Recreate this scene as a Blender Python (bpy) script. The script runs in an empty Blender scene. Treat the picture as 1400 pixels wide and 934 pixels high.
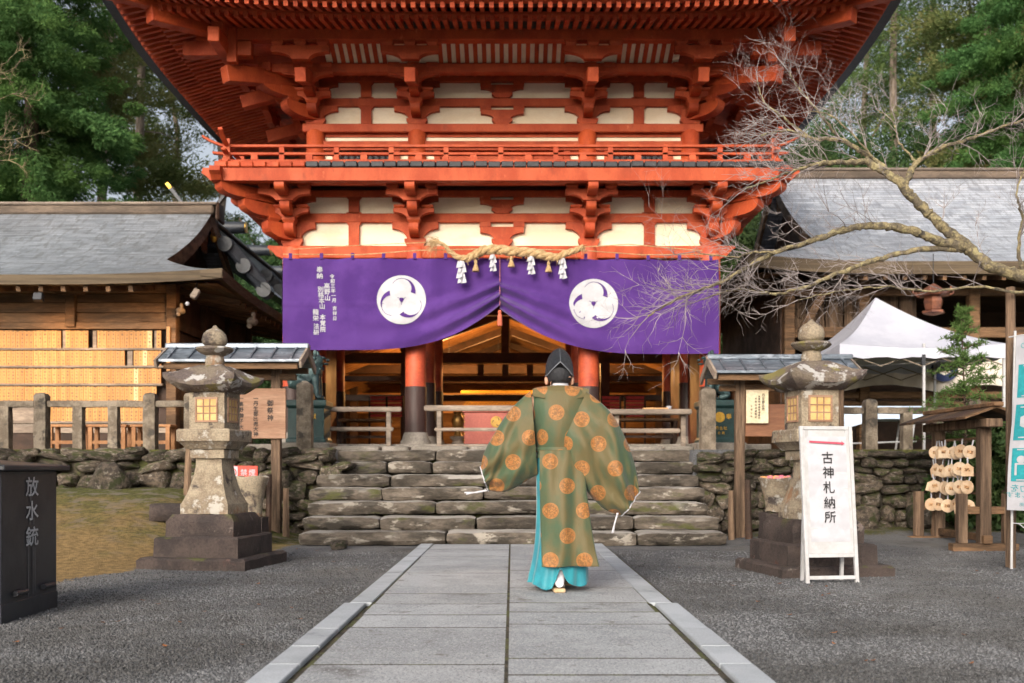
import bpy, bmesh, math, random
import numpy as np
from mathutils import Vector, Matrix, noise as mnoise

scene = bpy.context.scene
COL = scene.collection
R = math.radians

# ------------------------------------------------------------------ camera
CAM_H, FPX, HOR = 0.92, 1400 * 35.0 / 36.0, 640.0
cam_data = bpy.data.cameras.new('camera')
cam = bpy.data.objects.new('camera', cam_data)
COL.objects.link(cam)
cam.location = (0, 0, CAM_H)
cam.rotation_euler = (R(90), 0, 0)
cam_data.lens = 35.0
cam_data.sensor_width = 36.0
cam_data.shift_y = (HOR - 467.0) / 1400.0
cam_data.clip_start = 0.05
cam_data.clip_end = 2000.0
cam_data.dof.use_dof = True
cam_data.dof.focus_distance = 7.6
cam_data.dof.aperture_fstop = 2.4
scene.camera = cam

# ------------------------------------------------------------------ sky, sun, exposure
SUN_EL, SUN_AZ = R(23), R(-162)          # azimuth measured from +Y towards +X: behind the viewer, a little left
world = bpy.data.worlds.new('World')
scene.world = world
world.use_nodes = True
wn, wl = world.node_tree.nodes, world.node_tree.links
wn.clear()
wo = wn.new('ShaderNodeOutputWorld')
wb = wn.new('ShaderNodeBackground')
ws = wn.new('ShaderNodeTexSky')
ws.sky_type = 'NISHITA'
ws.sun_disc = False
ws.sun_elevation = SUN_EL
ws.sun_rotation = SUN_AZ
ws.air_density = 1.0
ws.dust_density = 7.0
ws.ozone_density = 1.0
wh = wn.new('ShaderNodeHueSaturation')
wh.inputs['Saturation'].default_value = 0.42
wl.new(ws.outputs[0], wh.inputs['Color'])
wl.new(wh.outputs[0], wb.inputs['Color'])
wb.inputs['Strength'].default_value = 0.15
wl.new(wb.outputs[0], wo.inputs['Surface'])

sun_data = bpy.data.lights.new('sun', 'SUN')
sun = bpy.data.objects.new('sun', sun_data)
COL.objects.link(sun)
sun_data.energy = 0.82
sun_data.angle = R(20)
sun_data.color = (1.0, 0.86, 0.68)
sdir = Vector((math.sin(SUN_AZ) * math.cos(SUN_EL), math.cos(SUN_AZ) * math.cos(SUN_EL), math.sin(SUN_EL)))
sun.rotation_euler = sdir.to_track_quat('Z', 'Y').to_euler()
sun.location = sdir * 40

scene.view_settings.view_transform = 'Standard'
scene.view_settings.look = 'None'
scene.view_settings.gamma = 1.0
scene.view_settings.exposure = 0.70
scene.render.engine = 'CYCLES'
scene.cycles.use_denoising = True
scene.cycles.max_bounces = 5
scene.cycles.diffuse_bounces = 3
scene.cycles.glossy_bounces = 2
scene.cycles.transparent_max_bounces = 6
scene.cycles.use_adaptive_sampling = True
scene.cycles.adaptive_threshold = 0.035

# ------------------------------------------------------------------ helpers
def P(x, y, d):
    """a picture position at distance d -> a point in the place"""
    return Vector(((x - 700.0) * d / FPX, d, CAM_H + (HOR - y) * d / FPX))

def hexc(r, g, b):
    f = lambda c: c / 12.92 if c <= 0.04045 else ((c + 0.055) / 1.055) ** 2.4
    return (f(r / 255.0), f(g / 255.0), f(b / 255.0), 1.0)

OFF = {}

def tag(o, label=None, cat=None, group=None, kind=None):
    if label: o['label'] = label
    if cat: o['category'] = cat
    if group: o['group'] = group
    if kind: o['kind'] = kind
    return o

def thing(name, label, cat, loc=(0, 0, 0), rz=0.0, group=None, world=False, kind=None):
    o = bpy.data.objects.new(name, None)
    o.empty_display_size = 0.2
    COL.objects.link(o)
    o.location = loc
    o.rotation_euler = (0, 0, rz)
    OFF[o] = Vector(loc) if world else Vector((0, 0, 0))
    return tag(o, label, cat, group, kind)

def kids(o):
    return [c for c in bpy.data.objects if c.parent is o]

def copy_tree(o, parent=None, table=None):
    if table is None:
        table = {}
        for c in bpy.data.objects:
            if c.parent: table.setdefault(c.parent, []).append(c)
    c = o.copy()
    COL.objects.link(c)
    if parent is not None: c.parent = parent
    OFF[c] = OFF.get(o, Vector((0, 0, 0)))
    for ch in table.get(o, []): copy_tree(ch, c, table)
    return c

class MB:
    def __init__(s):
        s.v, s.f, s.uv, s.mi = [], [], {}, []
    def add(s, vs, fs, uvs=None):
        n = len(s.v)
        s.v += [tuple(p) for p in vs]
        s.f += [tuple(i + n for i in f) for f in fs]
        if uvs:
            for i, u in enumerate(uvs): s.uv[n + i] = u
        return s
    def box(s, c, size, rz=0, rx=0, ry=0, top=1.0, topy=None):
        x, y, z = size[0] / 2, size[1] / 2, size[2] / 2
        ty = top if topy is None else topy
        vs = [(-x, -y, -z), (x, -y, -z), (x, y, -z), (-x, y, -z),
              (-x * top, -y * ty, z), (x * top, -y * ty, z), (x * top, y * ty, z), (-x * top, y * ty, z)]
        if rz or rx or ry:
            m = Matrix.Rotation(rz, 3, 'Z') @ Matrix.Rotation(ry, 3, 'Y') @ Matrix.Rotation(rx, 3, 'X')
            vs = [m @ Vector(p) for p in vs]
        vs = [(p[0] + c[0], p[1] + c[1], p[2] + c[2]) for p in vs]
        return s.add(vs, [(0, 3, 2, 1), (4, 5, 6, 7), (0, 1, 5, 4), (1, 2, 6, 5), (2, 3, 7, 6), (3, 0, 4, 7)])
    def bb(s, x0, x1, y0, y1, z0, z1):
        return s.box(((x0 + x1) / 2, (y0 + y1) / 2, (z0 + z1) / 2), (abs(x1 - x0), abs(y1 - y0), abs(z1 - z0)))
    def beam(s, a, b, w, h, up=(0, 0, 1)):
        a, b = Vector(a), Vector(b)
        t = (b - a).normalized()
        u = Vector(up)
        if abs(t.dot(u)) > 0.95: u = Vector((0, 1, 0))
        side = t.cross(u).normalized() * (w / 2)
        u2 = side.cross(t).normalized() * (h / 2)
        vs = [a - side - u2, a + side - u2, b + side - u2, b - side - u2, a - side + u2, a + side + u2, b + side + u2, b - side + u2]
        return s.add(vs, [(0, 3, 2, 1), (4, 5, 6, 7), (0, 1, 5, 4), (1, 2, 6, 5), (2, 3, 7, 6), (3, 0, 4, 7)])
    def prism(s, poly, fn0, fn1):
        """polygon (2d points) placed by fn0 and fn1 (two end faces)"""
        n = len(poly)
        vs = [fn0(*p) for p in poly] + [fn1(*p) for p in poly]
        fs = [tuple(range(n - 1, -1, -1)), tuple(range(n, 2 * n))]
        fs += [(i, (i + 1) % n, n + (i + 1) % n, n + i) for i in range(n)]
        return s.add(vs, fs)
    def tube(s, pts, rad, n=8, cap=True, flat=1.0):
        pts = [Vector(p) for p in pts]
        if not hasattr(rad, '__len__'): rad = [rad] * len(pts)
        rings = []
        prev = None
        for i, p in enumerate(pts):
            t = (pts[min(i + 1, len(pts) - 1)] - pts[max(i - 1, 0)])
            if t.length < 1e-9: t = Vector((0, 0, 1))
            t.normalize()
            if prev is None:
                a = Vector((0, 0, 1)) if abs(t.z) < 0.9 else Vector((1, 0, 0))
                prev = t.cross(a).normalized()
            else:
                prev = (prev - t * prev.dot(t))
                if prev.length < 1e-6: prev = t.orthogonal()
                prev.normalize()
            b = t.cross(prev)
            rings.append([p + prev * (math.cos(2 * math.pi * k / n) * rad[i]) + b * (math.sin(2 * math.pi * k / n) * rad[i] * flat) for k in range(n)])
        return s.loft(rings, cap=cap)
    def loft(s, rings, closed=True, cap=True, uvs=None):
        n = len(rings[0])
        vs = [p for r in rings for p in r]
        fs = []
        m = n if closed else n - 1
        for i in range(len(rings) - 1):
            for k in range(m):
                a, b = i * n + k, i * n + (k + 1) % n
                fs.append((a, b, b + n, a + n))
        if cap and closed:
            fs.append(tuple(range(n - 1, -1, -1)))
            fs.append(tuple(range((len(rings) - 1) * n, len(rings) * n)))
        return s.add(vs, fs, uvs)
    def lathe(s, prof, n=24, c=(0, 0, 0), rot=0.0, sq=0.0):
        rings = []
        for r, z in prof:
            ring = []
            for k in range(n):
                a = 2 * math.pi * k / n + rot
                q = r
                if sq:
                    q = r / max(abs(math.cos(a)), abs(math.sin(a))) * sq + r * (1 - sq)
                ring.append((c[0] + q * math.cos(a), c[1] + q * math.sin(a), c[2] + z))
            rings.append(ring)
        return s.loft(rings)
    def sqlathe(s, prof, c=(0, 0, 0), rot=0.0, ratio=1.0):
        """square cross-section profile: (half width, z)"""
        rings = []
        m = Matrix.Rotation(rot, 2)
        for r, z in prof:
            ring = []
            for (a, b) in ((-1, -1), (1, -1), (1, 1), (-1, 1)):
                q = m @ Vector((a * r, b * r * ratio))
                ring.append((c[0] + q.x, c[1] + q.y, c[2] + z))
            rings.append(ring)
        return s.loft(rings)
    def ball(s, c, r, n=10, m=6):
        if not hasattr(r, '__len__'): r = (r, r, r)
        rings = []
        for i in range(1, m):
            a = math.pi * i / m
            rings.append([(c[0] + r[0] * math.sin(a) * math.cos(2 * math.pi * k / n), c[1] + r[1] * math.sin(a) * math.sin(2 * math.pi * k / n), c[2] - r[2] * math.cos(a)) for k in range(n)])
        return s.loft(rings)
    def xf(s, m):
        s.v = [tuple(m @ Vector(p)) for p in s.v]
        return s
    def mesh(s, name, mat=None, smooth=False, bevel=0.0, seg=1, off=None, sharp=40):
        me = bpy.data.meshes.new(name)
        vs = s.v
        if off is not None and off.length > 0: vs = [(p[0] - off.x, p[1] - off.y, p[2] - off.z) for p in vs]
        me.from_pydata(vs, [], s.f)
        if s.uv:
            uvl = me.uv_layers.new(name='UVMap')
            for lp in me.loops: uvl.data[lp.index].uv = s.uv.get(lp.vertex_index, (0, 0))
        if bevel > 0:
            bm = bmesh.new(); bm.from_mesh(me)
            bmesh.ops.recalc_face_normals(bm, faces=bm.faces)
            ed = [e for e in bm.edges if len(e.link_faces) == 2 and e.calc_face_angle(0) > 0.5]
            bmesh.ops.bevel(bm, geom=ed, offset=bevel, segments=seg, affect='EDGES', clamp_overlap=True)
            bm.to_mesh(me); bm.free()
        else:
            bm = bmesh.new(); bm.from_mesh(me)
            bmesh.ops.recalc_face_normals(bm, faces=bm.faces)
            bm.to_mesh(me); bm.free()
        if smooth:
            me.polygons.foreach_set('use_smooth', [True] * len(me.polygons))
            if sharp < 180: me.set_sharp_from_angle(angle=R(sharp))
        if mat: me.materials.append(mat)
        return me
    def build(s, name, mat, parent=None, smooth=False, bevel=0.0, seg=1, sharp=40):
        off = OFF.get(parent, Vector((0, 0, 0))) if parent else None
        me = s.mesh(name, mat, smooth, bevel, seg, off, sharp)
        return put(name, me, parent)

def put(name, me, parent=None, loc=None, rot=None, scale=None):
    o = bpy.data.objects.new(name, me)
    COL.objects.link(o)
    off = Vector((0, 0, 0))
    if parent is not None:
        o.parent = parent
        off = OFF.get(parent, off)
    if loc is not None: o.location = Vector(loc) - off
    if rot is not None: o.rotation_euler = rot
    if scale is not None: o.scale = scale
    OFF[o] = off
    return o

def np_mesh(name, verts, faces, mat=None, smooth=False):
    """verts (n,3) and faces (m,k) numpy arrays"""
    me = bpy.data.meshes.new(name)
    k = faces.shape[1]
    me.vertices.add(len(verts)); me.vertices.foreach_set('co', np.ascontiguousarray(verts, dtype=np.float32).ravel())
    me.loops.add(faces.size); me.loops.foreach_set('vertex_index', np.ascontiguousarray(faces, dtype=np.int32).ravel())
    me.polygons.add(len(faces))
    me.polygons.foreach_set('loop_start', np.arange(0, faces.size, k, dtype=np.int32))
    me.polygons.foreach_set('loop_total', np.full(len(faces), k, dtype=np.int32))
    me.update(calc_edges=True)
    if smooth: me.polygons.foreach_set('use_smooth', [True] * len(me.polygons))
    if mat: me.materials.append(mat)
    return me

def rough_block(L, W, H, cell=0.12, rnd=0.05, amp=0.02, seed=0, freq=4.0):
    """a stone block with worn, uneven faces, centred on the origin"""
    nx, ny, nz = max(2, int(L / cell)), max(2, int(W / cell)), max(2, int(H / cell))
    idx, vs, fs = {}, [], []
    hx, hy, hz = L / 2, W / 2, H / 2
    def vert(i, j, k):
        key = (i, j, k)
        if key in idx: return idx[key]
        p = Vector((-hx + L * i / nx, -hy + W * j / ny, -hz + H * k / nz))
        r = min(rnd, hx * .9, hy * .9, hz * .9)
        q = Vector((max(-hx + r, min(hx - r, p.x)), max(-hy + r, min(hy - r, p.y)), max(-hz + r, min(hz - r, p.z))))
        d = p - q
        if d.length > 1e-6: p = q + d.normalized() * r
        s = Vector((seed * 7.31, seed * 3.17, seed * 1.71))
        n1 = mnoise.noise_vector(p * freq + s); n2 = mnoise.noise_vector(p * freq * 2.7 + s)
        p = p + n1 * amp + n2 * (amp * .45)
        idx[key] = len(vs); vs.append(p)
        return idx[key]
    def quad(a, b, c, d): fs.append((vert(*a), vert(*b), vert(*c), vert(*d)))
    for i in range(nx):
        for j in range(ny):
            quad((i, j, 0), (i, j + 1, 0), (i + 1, j + 1, 0), (i + 1, j, 0)); quad((i, j, nz), (i + 1, j, nz), (i + 1, j + 1, nz), (i, j + 1, nz))
    for i in range(nx):
        for k in range(nz):
            quad((i, 0, k), (i + 1, 0, k), (i + 1, 0, k + 1), (i, 0, k + 1)); quad((i, ny, k), (i, ny, k + 1), (i + 1, ny, k + 1), (i + 1, ny, k))
    for j in range(ny):
        for k in range(nz):
            quad((0, j, k), (0, j, k + 1), (0, j + 1, k + 1), (0, j + 1, k)); quad((nx, j, k), (nx, j + 1, k), (nx, j + 1, k + 1), (nx, j, k + 1))
    m = MB(); m.add(vs, fs)
    return m

def skin_mesh(name, verts, edges, radii, mat, levels=2, smooth=True):
    me = bpy.data.meshes.new(name + '_skeleton')
    me.from_pydata([tuple(v) for v in verts], edges, [])
    o = bpy.data.objects.new(name + '_skeleton', me)
    COL.objects.link(o)
    md = o.modifiers.new('skin', 'SKIN'); md.use_smooth_shade = True
    sub = o.modifiers.new('sub', 'SUBSURF'); sub.levels = levels; sub.render_levels = levels
    for i, r in enumerate(radii):
        sv = me.skin_vertices[0].data[i]
        sv.radius = r if hasattr(r, '__len__') else (r, r)
        sv.use_root = (i == 0)
    dg = bpy.context.evaluated_depsgraph_get()
    out = bpy.data.meshes.new_from_object(o.evaluated_get(dg))
    out.name = name
    bpy.data.objects.remove(o); bpy.data.meshes.remove(me)
    out.materials.clear(); out.materials.append(mat)
    out.polygons.foreach_set('use_smooth', [True] * len(out.polygons))
    return out

_txt = {}
def text_tris(body, size, bold=0.0, spacing=1.0, line=1.0):
    """(verts2d, faces) of a piece of lettering, centred"""
    cu = bpy.data.curves.new('lettering', 'FONT')
    cu.body = body; cu.size = size; cu.align_x = 'CENTER'; cu.align_y = 'CENTER'
    cu.offset = bold; cu.space_line = line; cu.space_character = spacing
    cu.resolution_u = 2
    o = bpy.data.objects.new('lettering', cu)
    COL.objects.link(o)
    dg = bpy.context.evaluated_depsgraph_get()
    me = bpy.data.meshes.new_from_object(o.evaluated_get(dg))
    vs = [v.co.copy() for v in me.vertices]
    fs = [tuple(p.vertices) for p in me.polygons]
    bpy.data.objects.remove(o); bpy.data.curves.remove(cu); bpy.data.meshes.remove(me)
    if vs:
        cx = (min(v.x for v in vs) + max(v.x for v in vs)) / 2; cy = (min(v.y for v in vs) + max(v.y for v in vs)) / 2
        vs = [(v.x - cx, v.y - cy) for v in vs]
    return vs, fs

def lettering(mb, body, size, fn, bold=0.0, line=1.0, sx=1.0, sy=1.0):
    vs, fs = text_tris(body, size, bold * size, 1.0, line)
    mb.add([fn(x * sx, y * sy) for x, y in vs], fs)
    return mb

def glyph(mb, ch, size, fn, bold=0.0, depth=(0, -.0007, 0)):
    """one character; a bold stroke is the same outline laid down again a hair to each side"""
    vs, fs = text_tris(ch, size)
    w = bold * size
    for k, (dx, dy) in enumerate(((0, 0), (w, 0), (-w, 0), (0, w), (0, -w)) if w else ((0, 0),)):
        dv = Vector(depth) * k
        mb.add([Vector(fn(a + dx, b + dy)) + dv for a, b in vs], fs)
    return mb

def column_text(mb, chars, fn, x, ys, size, bold=0.02, sx=1.0, depth=(0, -.0007, 0)):
    """one character after another down a column"""
    for ch, y in zip(chars, ys):
        glyph(mb, ch, size, lambda a, b: fn(x + a * sx, y + b), bold, depth)
    return mb

# ------------------------------------------------------------------ materials
class NT:
    def __init__(s, m):
        s.t = m.node_tree; s.n = s.t.nodes; s.l = s.t.links
    def new(s, kind, **kw):
        nd = s.n.new(kind)
        for k, v in kw.items(): setattr(nd, k, v)
        return nd
    def link(s, a, b): s.l.new(a, b)
    def math(s, op, a, b=None, clamp=False):
        nd = s.new('ShaderNodeMath', operation=op); nd.use_clamp = clamp
        for i, v in enumerate((a, b)):
            if v is None: continue
            if isinstance(v, (int, float)): nd.inputs[i].default_value = v
            else: s.link(v, nd.inputs[i])
        return nd.outputs[0]
    def mix(s, fac, a, b, blend='MIX'):
        nd = s.new('ShaderNodeMix', data_type='RGBA', blend_type=blend)
        for sock, v in ((nd.inputs[0], fac), (nd.inputs[6], a), (nd.inputs[7], b)):
            if isinstance(v, (int, float)): sock.default_value = v
            elif isinstance(v, tuple): sock.default_value = v
            else: s.link(v, sock)
        return nd.outputs[2]
    def ramp(s, fac, lo, hi):
        nd = s.new('ShaderNodeMapRange'); nd.interpolation_type = 'SMOOTHSTEP'
        s.link(fac, nd.inputs[0]); nd.inputs[1].default_value = lo; nd.inputs[2].default_value = hi
        return nd.outputs[0]
    def noise(s, vec, scale, detail=5.0, rough=0.55, dist=0.0):
        nd = s.new('ShaderNodeTexNoise')
        nd.inputs['Scale'].default_value = scale; nd.inputs['Detail'].default_value = detail
        nd.inputs['Roughness'].default_value = rough; nd.inputs['Distortion'].default_value = dist
        s.link(vec, nd.inputs['Vector'])
        mr = s.new('ShaderNodeMapRange')          # spread the noise over the whole 0..1 range
        mr.inputs[1].default_value = .5 - .5 / 1.6; mr.inputs[2].default_value = .5 + .5 / 1.6
        s.link(nd.outputs['Fac'], mr.inputs[0])
        return mr.outputs[0]
    def voronoi(s, vec, scale, feature='F1', out='Distance'):
        nd = s.new('ShaderNodeTexVoronoi', feature=feature)
        nd.inputs['Scale'].default_value = scale
        s.link(vec, nd.inputs['Vector'])
        return nd.outputs[out]
    def mapping(s, vec, scale=(1, 1, 1), loc=(0, 0, 0), rot=(0, 0, 0)):
        nd = s.new('ShaderNodeMapping')
        nd.inputs['Scale'].default_value = scale; nd.inputs['Location'].default_value = loc; nd.inputs['Rotation'].default_value = rot
        s.link(vec, nd.inputs['Vector'])
        return nd.outputs[0]

def base_mat(name):
    m = bpy.data.materials.new(name)
    m.use_nodes = True
    t = NT(m)
    t.n.clear()
    out = t.new('ShaderNodeOutputMaterial')
    b = t.new('ShaderNodeBsdfPrincipled')
    t.link(b.outputs[0], out.inputs[0])
    return m, t, b

def coords(t, perobj=True):
    tc = t.new('ShaderNodeTexCoord')
    if not perobj: return tc.outputs['Object'], None
    oi = t.new('ShaderNodeObjectInfo')
    ml = t.math('MULTIPLY', oi.outputs['Random'], 37.0)
    va = t.new('ShaderNodeVectorMath', operation='ADD')
    t.link(tc.outputs['Object'], va.inputs[0]); t.link(ml, va.inputs[1])
    return va.outputs[0], oi.outputs['Random']

def pm(name, c1, c2=None, scale=4.0, rough=0.6, bump=0.0, bscale=30.0, metal=0.0, stretch=(1, 1, 1), band=(0.35, 0.65), spots=(), top=None,
       rnd=0.0, spec=0.4, fine=0.15, sheen=0.0, trans=0.0, island=False):
    """procedural surface: two colours mixed by noise, fine grain, optional stains (colour, scale, lo, hi), optional growth or painted light on top faces"""
    m, t, b = base_mat(name)
    vec, rand = coords(t)
    vec = t.mapping(vec, stretch)
    f1 = t.noise(vec, scale, 6.0, 0.6)
    col = t.mix(t.ramp(f1, *band), c1, c2 if c2 else c1)
    if fine:
        f2 = t.noise(vec, bscale, 4.0, 0.7)
        v = t.math('MULTIPLY', t.math('SUBTRACT', f2, 0.5), fine * 4)
        v = t.math('ADD', v, 1.0)
        hs = t.new('ShaderNodeHueSaturation'); t.link(col, hs.inputs['Color']); t.link(v, hs.inputs['Value']); col = hs.outputs[0]
    for (sc, scl, lo, hi) in spots:
        col = t.mix(t.ramp(t.noise(vec, scl, 7.0, 0.65), lo, hi), col, sc)
    if top:
        ge = t.new('ShaderNodeNewGeometry')
        sx = t.new('ShaderNodeSeparateXYZ'); t.link(ge.outputs['Normal'], sx.inputs[0])
        up = t.ramp(sx.outputs['Z'], 0.15, 0.85)
        fac = t.math('MULTIPLY', up, t.ramp(t.noise(vec, top[1], 6.0, 0.6), top[2], top[3]))
        col = t.mix(fac, col, top[0])
    if rnd or island:
        src = rand
        if island:
            g2 = t.new('ShaderNodeNewGeometry'); src = g2.outputs['Random Per Island']
        v = t.math('ADD', t.math('MULTIPLY', t.math('SUBTRACT', src, 0.5), rnd * 2), 1.0)
        hs = t.new('ShaderNodeHueSaturation'); t.link(col, hs.inputs['Color']); t.link(v, hs.inputs['Value']); col = hs.outputs[0]
    t.link(col, b.inputs['Base Color'])
    rr = t.math('ADD', t.math('MULTIPLY', t.math('SUBTRACT', f1, 0.5), 0.3), rough, clamp=True)
    t.link(rr, b.inputs['Roughness'])
    b.inputs['Metallic'].default_value = metal
    b.inputs['Specular IOR Level'].default_value = spec
    if sheen: b.inputs['Sheen Weight'].default_value = sheen
    if trans: b.inputs['Transmission Weight'].default_value = trans
    if bump:
        bp = t.new('ShaderNodeBump'); bp.inputs['Strength'].default_value = bump; bp.inputs['Distance'].default_value = 0.02
        t.link(t.noise(vec, bscale, 6.0, 0.65), bp.inputs['Height'])
        t.link(bp.outputs[0], b.inputs['Normal'])
    return m

M = {}
# painted timber of the gate
M['vermilion'] = pm('vermilion_paint', (0.45, 0.076, 0.022, 1), (0.36, 0.053, 0.017, 1), 2.2, 0.6, 0.2, 40, rnd=0.13, fine=0.12, spec=0.25, stretch=(1.6, 1.6, .7),
                    spots=(((0.22, 0.040, 0.016, 1), 2.4, 0.62, 0.90), ((0.60, 0.16, 0.07, 1), 6.0, 0.70, 0.90), ((0.12, 0.03, 0.015, 1), 9.0, 0.78, 0.90)))
M['vermilion_old'] = pm('worn_vermilion_paint', (0.50, 0.085, 0.03, 1), (0.36, 0.055, 0.025, 1), 3.0, 0.6, 0.15, 30, rnd=0.10, fine=0.12,
                        spots=(((0.16, 0.05, 0.03, 1), 2.5, 0.60, 0.8),))
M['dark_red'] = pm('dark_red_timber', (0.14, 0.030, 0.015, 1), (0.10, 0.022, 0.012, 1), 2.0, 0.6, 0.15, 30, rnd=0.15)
M['plaster'] = pm('cream_plaster', (0.86, 0.75, 0.57, 1), (0.78, 0.65, 0.46, 1), 1.3, 0.85, 0.08, 30, fine=0.04, stretch=(1, 1, 2.2), rnd=0.04)
M['soot'] = pm('blackened_board', (0.020, 0.020, 0.024, 1), (0.035, 0.033, 0.036, 1), 4.0, 0.6, 0.1, 30, rnd=0.2)
M['column_wrap'] = pm('dark_brown_column_sheath', (0.050, 0.026, 0.022, 1), (0.035, 0.020, 0.018, 1), 4.0, 0.5, 0.2, 20, stretch=(1, 1, .2))
# bare timber
M['wood'] = pm('weathered_brown_timber', (0.19, 0.105, 0.052, 1), (0.090, 0.052, 0.028, 1), 3.0, 0.75, 0.55, 28, stretch=(.25, 1, 2.0), rnd=0.2, fine=0.3)
M['wood_v'] = pm('weathered_upright_timber', (0.21, 0.135, 0.085, 1), (0.095, 0.060, 0.038, 1), 4.0, 0.8, 0.7, 30, stretch=(2.5, 2.5, .18), rnd=0.2, fine=0.32)
M['wood_dark'] = pm('dark_timber', (0.060, 0.030, 0.018, 1), (0.035, 0.020, 0.013, 1), 3.0, 0.7, 0.3, 26, stretch=(.5, 1, 1), rnd=0.2)
M['wood_pale'] = pm('pale_new_timber', (0.52, 0.30, 0.13, 1), (0.44, 0.24, 0.10, 1), 3.0, 0.6, 0.2, 26, stretch=(.4, 1, 1.5), rnd=0.1)
M['ridge_wood'] = pm('weathered_ridge_timber', (0.15, 0.11, 0.08, 1), (0.085, 0.064, 0.048, 1), 3.0, 0.8, 0.35, 30, stretch=(.35, 1, 1.5), rnd=0.1, fine=0.2)
M['wood_grey'] = pm('silvered_timber', (0.30, 0.24, 0.19, 1), (0.19, 0.15, 0.12, 1), 3.0, 0.8, 0.35, 30, stretch=(.35, 1, 1.5), rnd=0.15, fine=0.2)
M['wood_board'] = pm('notice_board_timber', (0.33, 0.20, 0.13, 1), (0.24, 0.13, 0.08, 1), 2.0, 0.7, 0.15, 24, stretch=(.3, 1, 2.2))
# stone
M['lantern_stone'] = pm('lichened_granite', (0.34, 0.28, 0.20, 1), (0.22, 0.17, 0.12, 1), 5.0, 0.85, 0.7, 60, fine=0.25,
                        spots=(((0.46, 0.43, 0.38, 1), 5.0, 0.58, 0.70), ((0.07, 0.055, 0.05, 1), 3.6, 0.58, 0.72), ((0.28, 0.15, 0.08, 1), 2.3, 0.60, 0.75)))
M['lantern_roof_stone'] = pm('dark_lichened_granite', (0.13, 0.10, 0.09, 1), (0.20, 0.16, 0.12, 1), 5.0, 0.85, 0.8, 50, fine=0.25,
                        spots=(((0.50, 0.48, 0.46, 1), 5.5, 0.56, 0.66), ((0.20, 0.17, 0.06, 1), 4.0, 0.60, 0.72)))
M['lantern_base_stone'] = pm('black_stained_granite', (0.036, 0.027, 0.025, 1), (0.068, 0.050, 0.044, 1), 4.0, 0.85, 0.6, 50, fine=0.25,
                        spots=(((0.20, 0.17, 0.15, 1), 5.0, 0.68, 0.80), ((0.10, 0.035, 0.025, 1), 2.5, 0.66, 0.85)), top=((0.08, 0.085, 0.02, 1), 3.0, 0.62, 0.75))
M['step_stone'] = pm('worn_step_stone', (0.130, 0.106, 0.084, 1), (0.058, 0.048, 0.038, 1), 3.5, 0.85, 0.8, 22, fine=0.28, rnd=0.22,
                     spots=(((0.30, 0.27, 0.23, 1), 6.0, 0.60, 0.72), ((0.045, 0.038, 0.03, 1), 2.2, 0.57, 0.70), ((0.070, 0.072, 0.022, 1), 2.8, 0.58, 0.76)), stretch=(.55, 1, 1.5), top=((0.36, 0.335, 0.305, 1), 3.0, 0.20, 0.65))  # paler top faces paint the skylight on the treads, risers left darker
M['wall_stone'] = pm('mossy_rubble_stone', (0.145, 0.112, 0.083, 1), (0.062, 0.049, 0.039, 1), 5.0, 0.9, 1.0, 22, fine=0.28, rnd=0.4,
                     spots=(((0.30, 0.26, 0.22, 1), 6.0, 0.60, 0.70), ((0.045, 0.050, 0.016, 1), 2.6, 0.50, 0.70)), top=((0.064, 0.074, 0.018, 1), 2.5, 0.44, 0.68))
M['post_stone'] = pm('weathered_granite_post', (0.255, 0.21, 0.16, 1), (0.145, 0.115, 0.085, 1), 6.0, 0.85, 0.6, 60, fine=0.22, rnd=0.12,
                     spots=(((0.07, 0.06, 0.05, 1), 3.5, 0.58, 0.72),), top=((0.05, 0.045, 0.04, 1), 5.0, 0.35, 0.6))
M['slab'] = pm('pale_granite_paving', (0.385, 0.40, 0.42, 1), (0.30, 0.312, 0.33, 1), 1.6, 0.8, 0.35, 90, fine=0.16, rnd=0.08,
               spots=(((0.15, 0.15, 0.15, 1), 1.5, 0.60, 0.90), ((0.50, 0.51, 0.52, 1), 70.0, 0.55, 0.70), ((0.10, 0.10, 0.105, 1), 95.0, 0.56, 0.70), ((0.14, 0.13, 0.115, 1), 6.0, 0.66, 0.85)))
M['kerb'] = pm('blue_grey_granite_kerb', (0.41, 0.435, 0.47, 1), (0.345, 0.37, 0.40, 1), 2.0, 0.8, 0.3, 110, fine=0.14, rnd=0.09,
               spots=(((0.20, 0.21, 0.22, 1), 2.0, 0.62, 0.85),))
M['podium'] = pm('podium_stone', (0.26, 0.23, 0.20, 1), (0.18, 0.16, 0.135, 1), 3.0, 0.85, 0.4, 40, fine=0.2)
# metal, paper, cloth
M['bronze'] = pm('verdigris_bronze', (0.040, 0.072, 0.074, 1), (0.020, 0.036, 0.040, 1), 5.0, 0.5, 0.3, 25, metal=0.35, fine=0.2)
M['green_paint'] = pm('dark_green_pedestal', (0.020, 0.055, 0.052, 1), (0.014, 0.038, 0.038, 1), 2.0, 0.45, 0.05, 30)
M['gold'] = pm('gilt_metal', (0.62, 0.38, 0.07, 1), (0.52, 0.30, 0.05, 1), 8.0, 0.5, 0.05, 40, metal=0.7)
M['ink'] = pm('black_ink', (0.018, 0.016, 0.016, 1), None, 3, 0.7, fine=0.0)
M['white_print'] = pm('white_print', (0.46, 0.46, 0.49, 1), (0.41, 0.41, 0.44, 1), 6, 0.7, fine=0.03)
M['paper'] = pm('white_paper', (0.46, 0.46, 0.50, 1), (0.41, 0.41, 0.445, 1), 6, 0.8, 0.05, 14, fine=0.02)
M['white_metal'] = pm('white_coated_metal', (0.46, 0.46, 0.475, 1), (0.40, 0.395, 0.40, 1), 6, 0.5, fine=0.04)
M['cream_cloth'] = pm('cream_curtain_cloth', (0.66, 0.60, 0.52, 1), (0.58, 0.52, 0.45, 1), 2, 0.9, 0.1, 10, fine=0.03)
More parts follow.
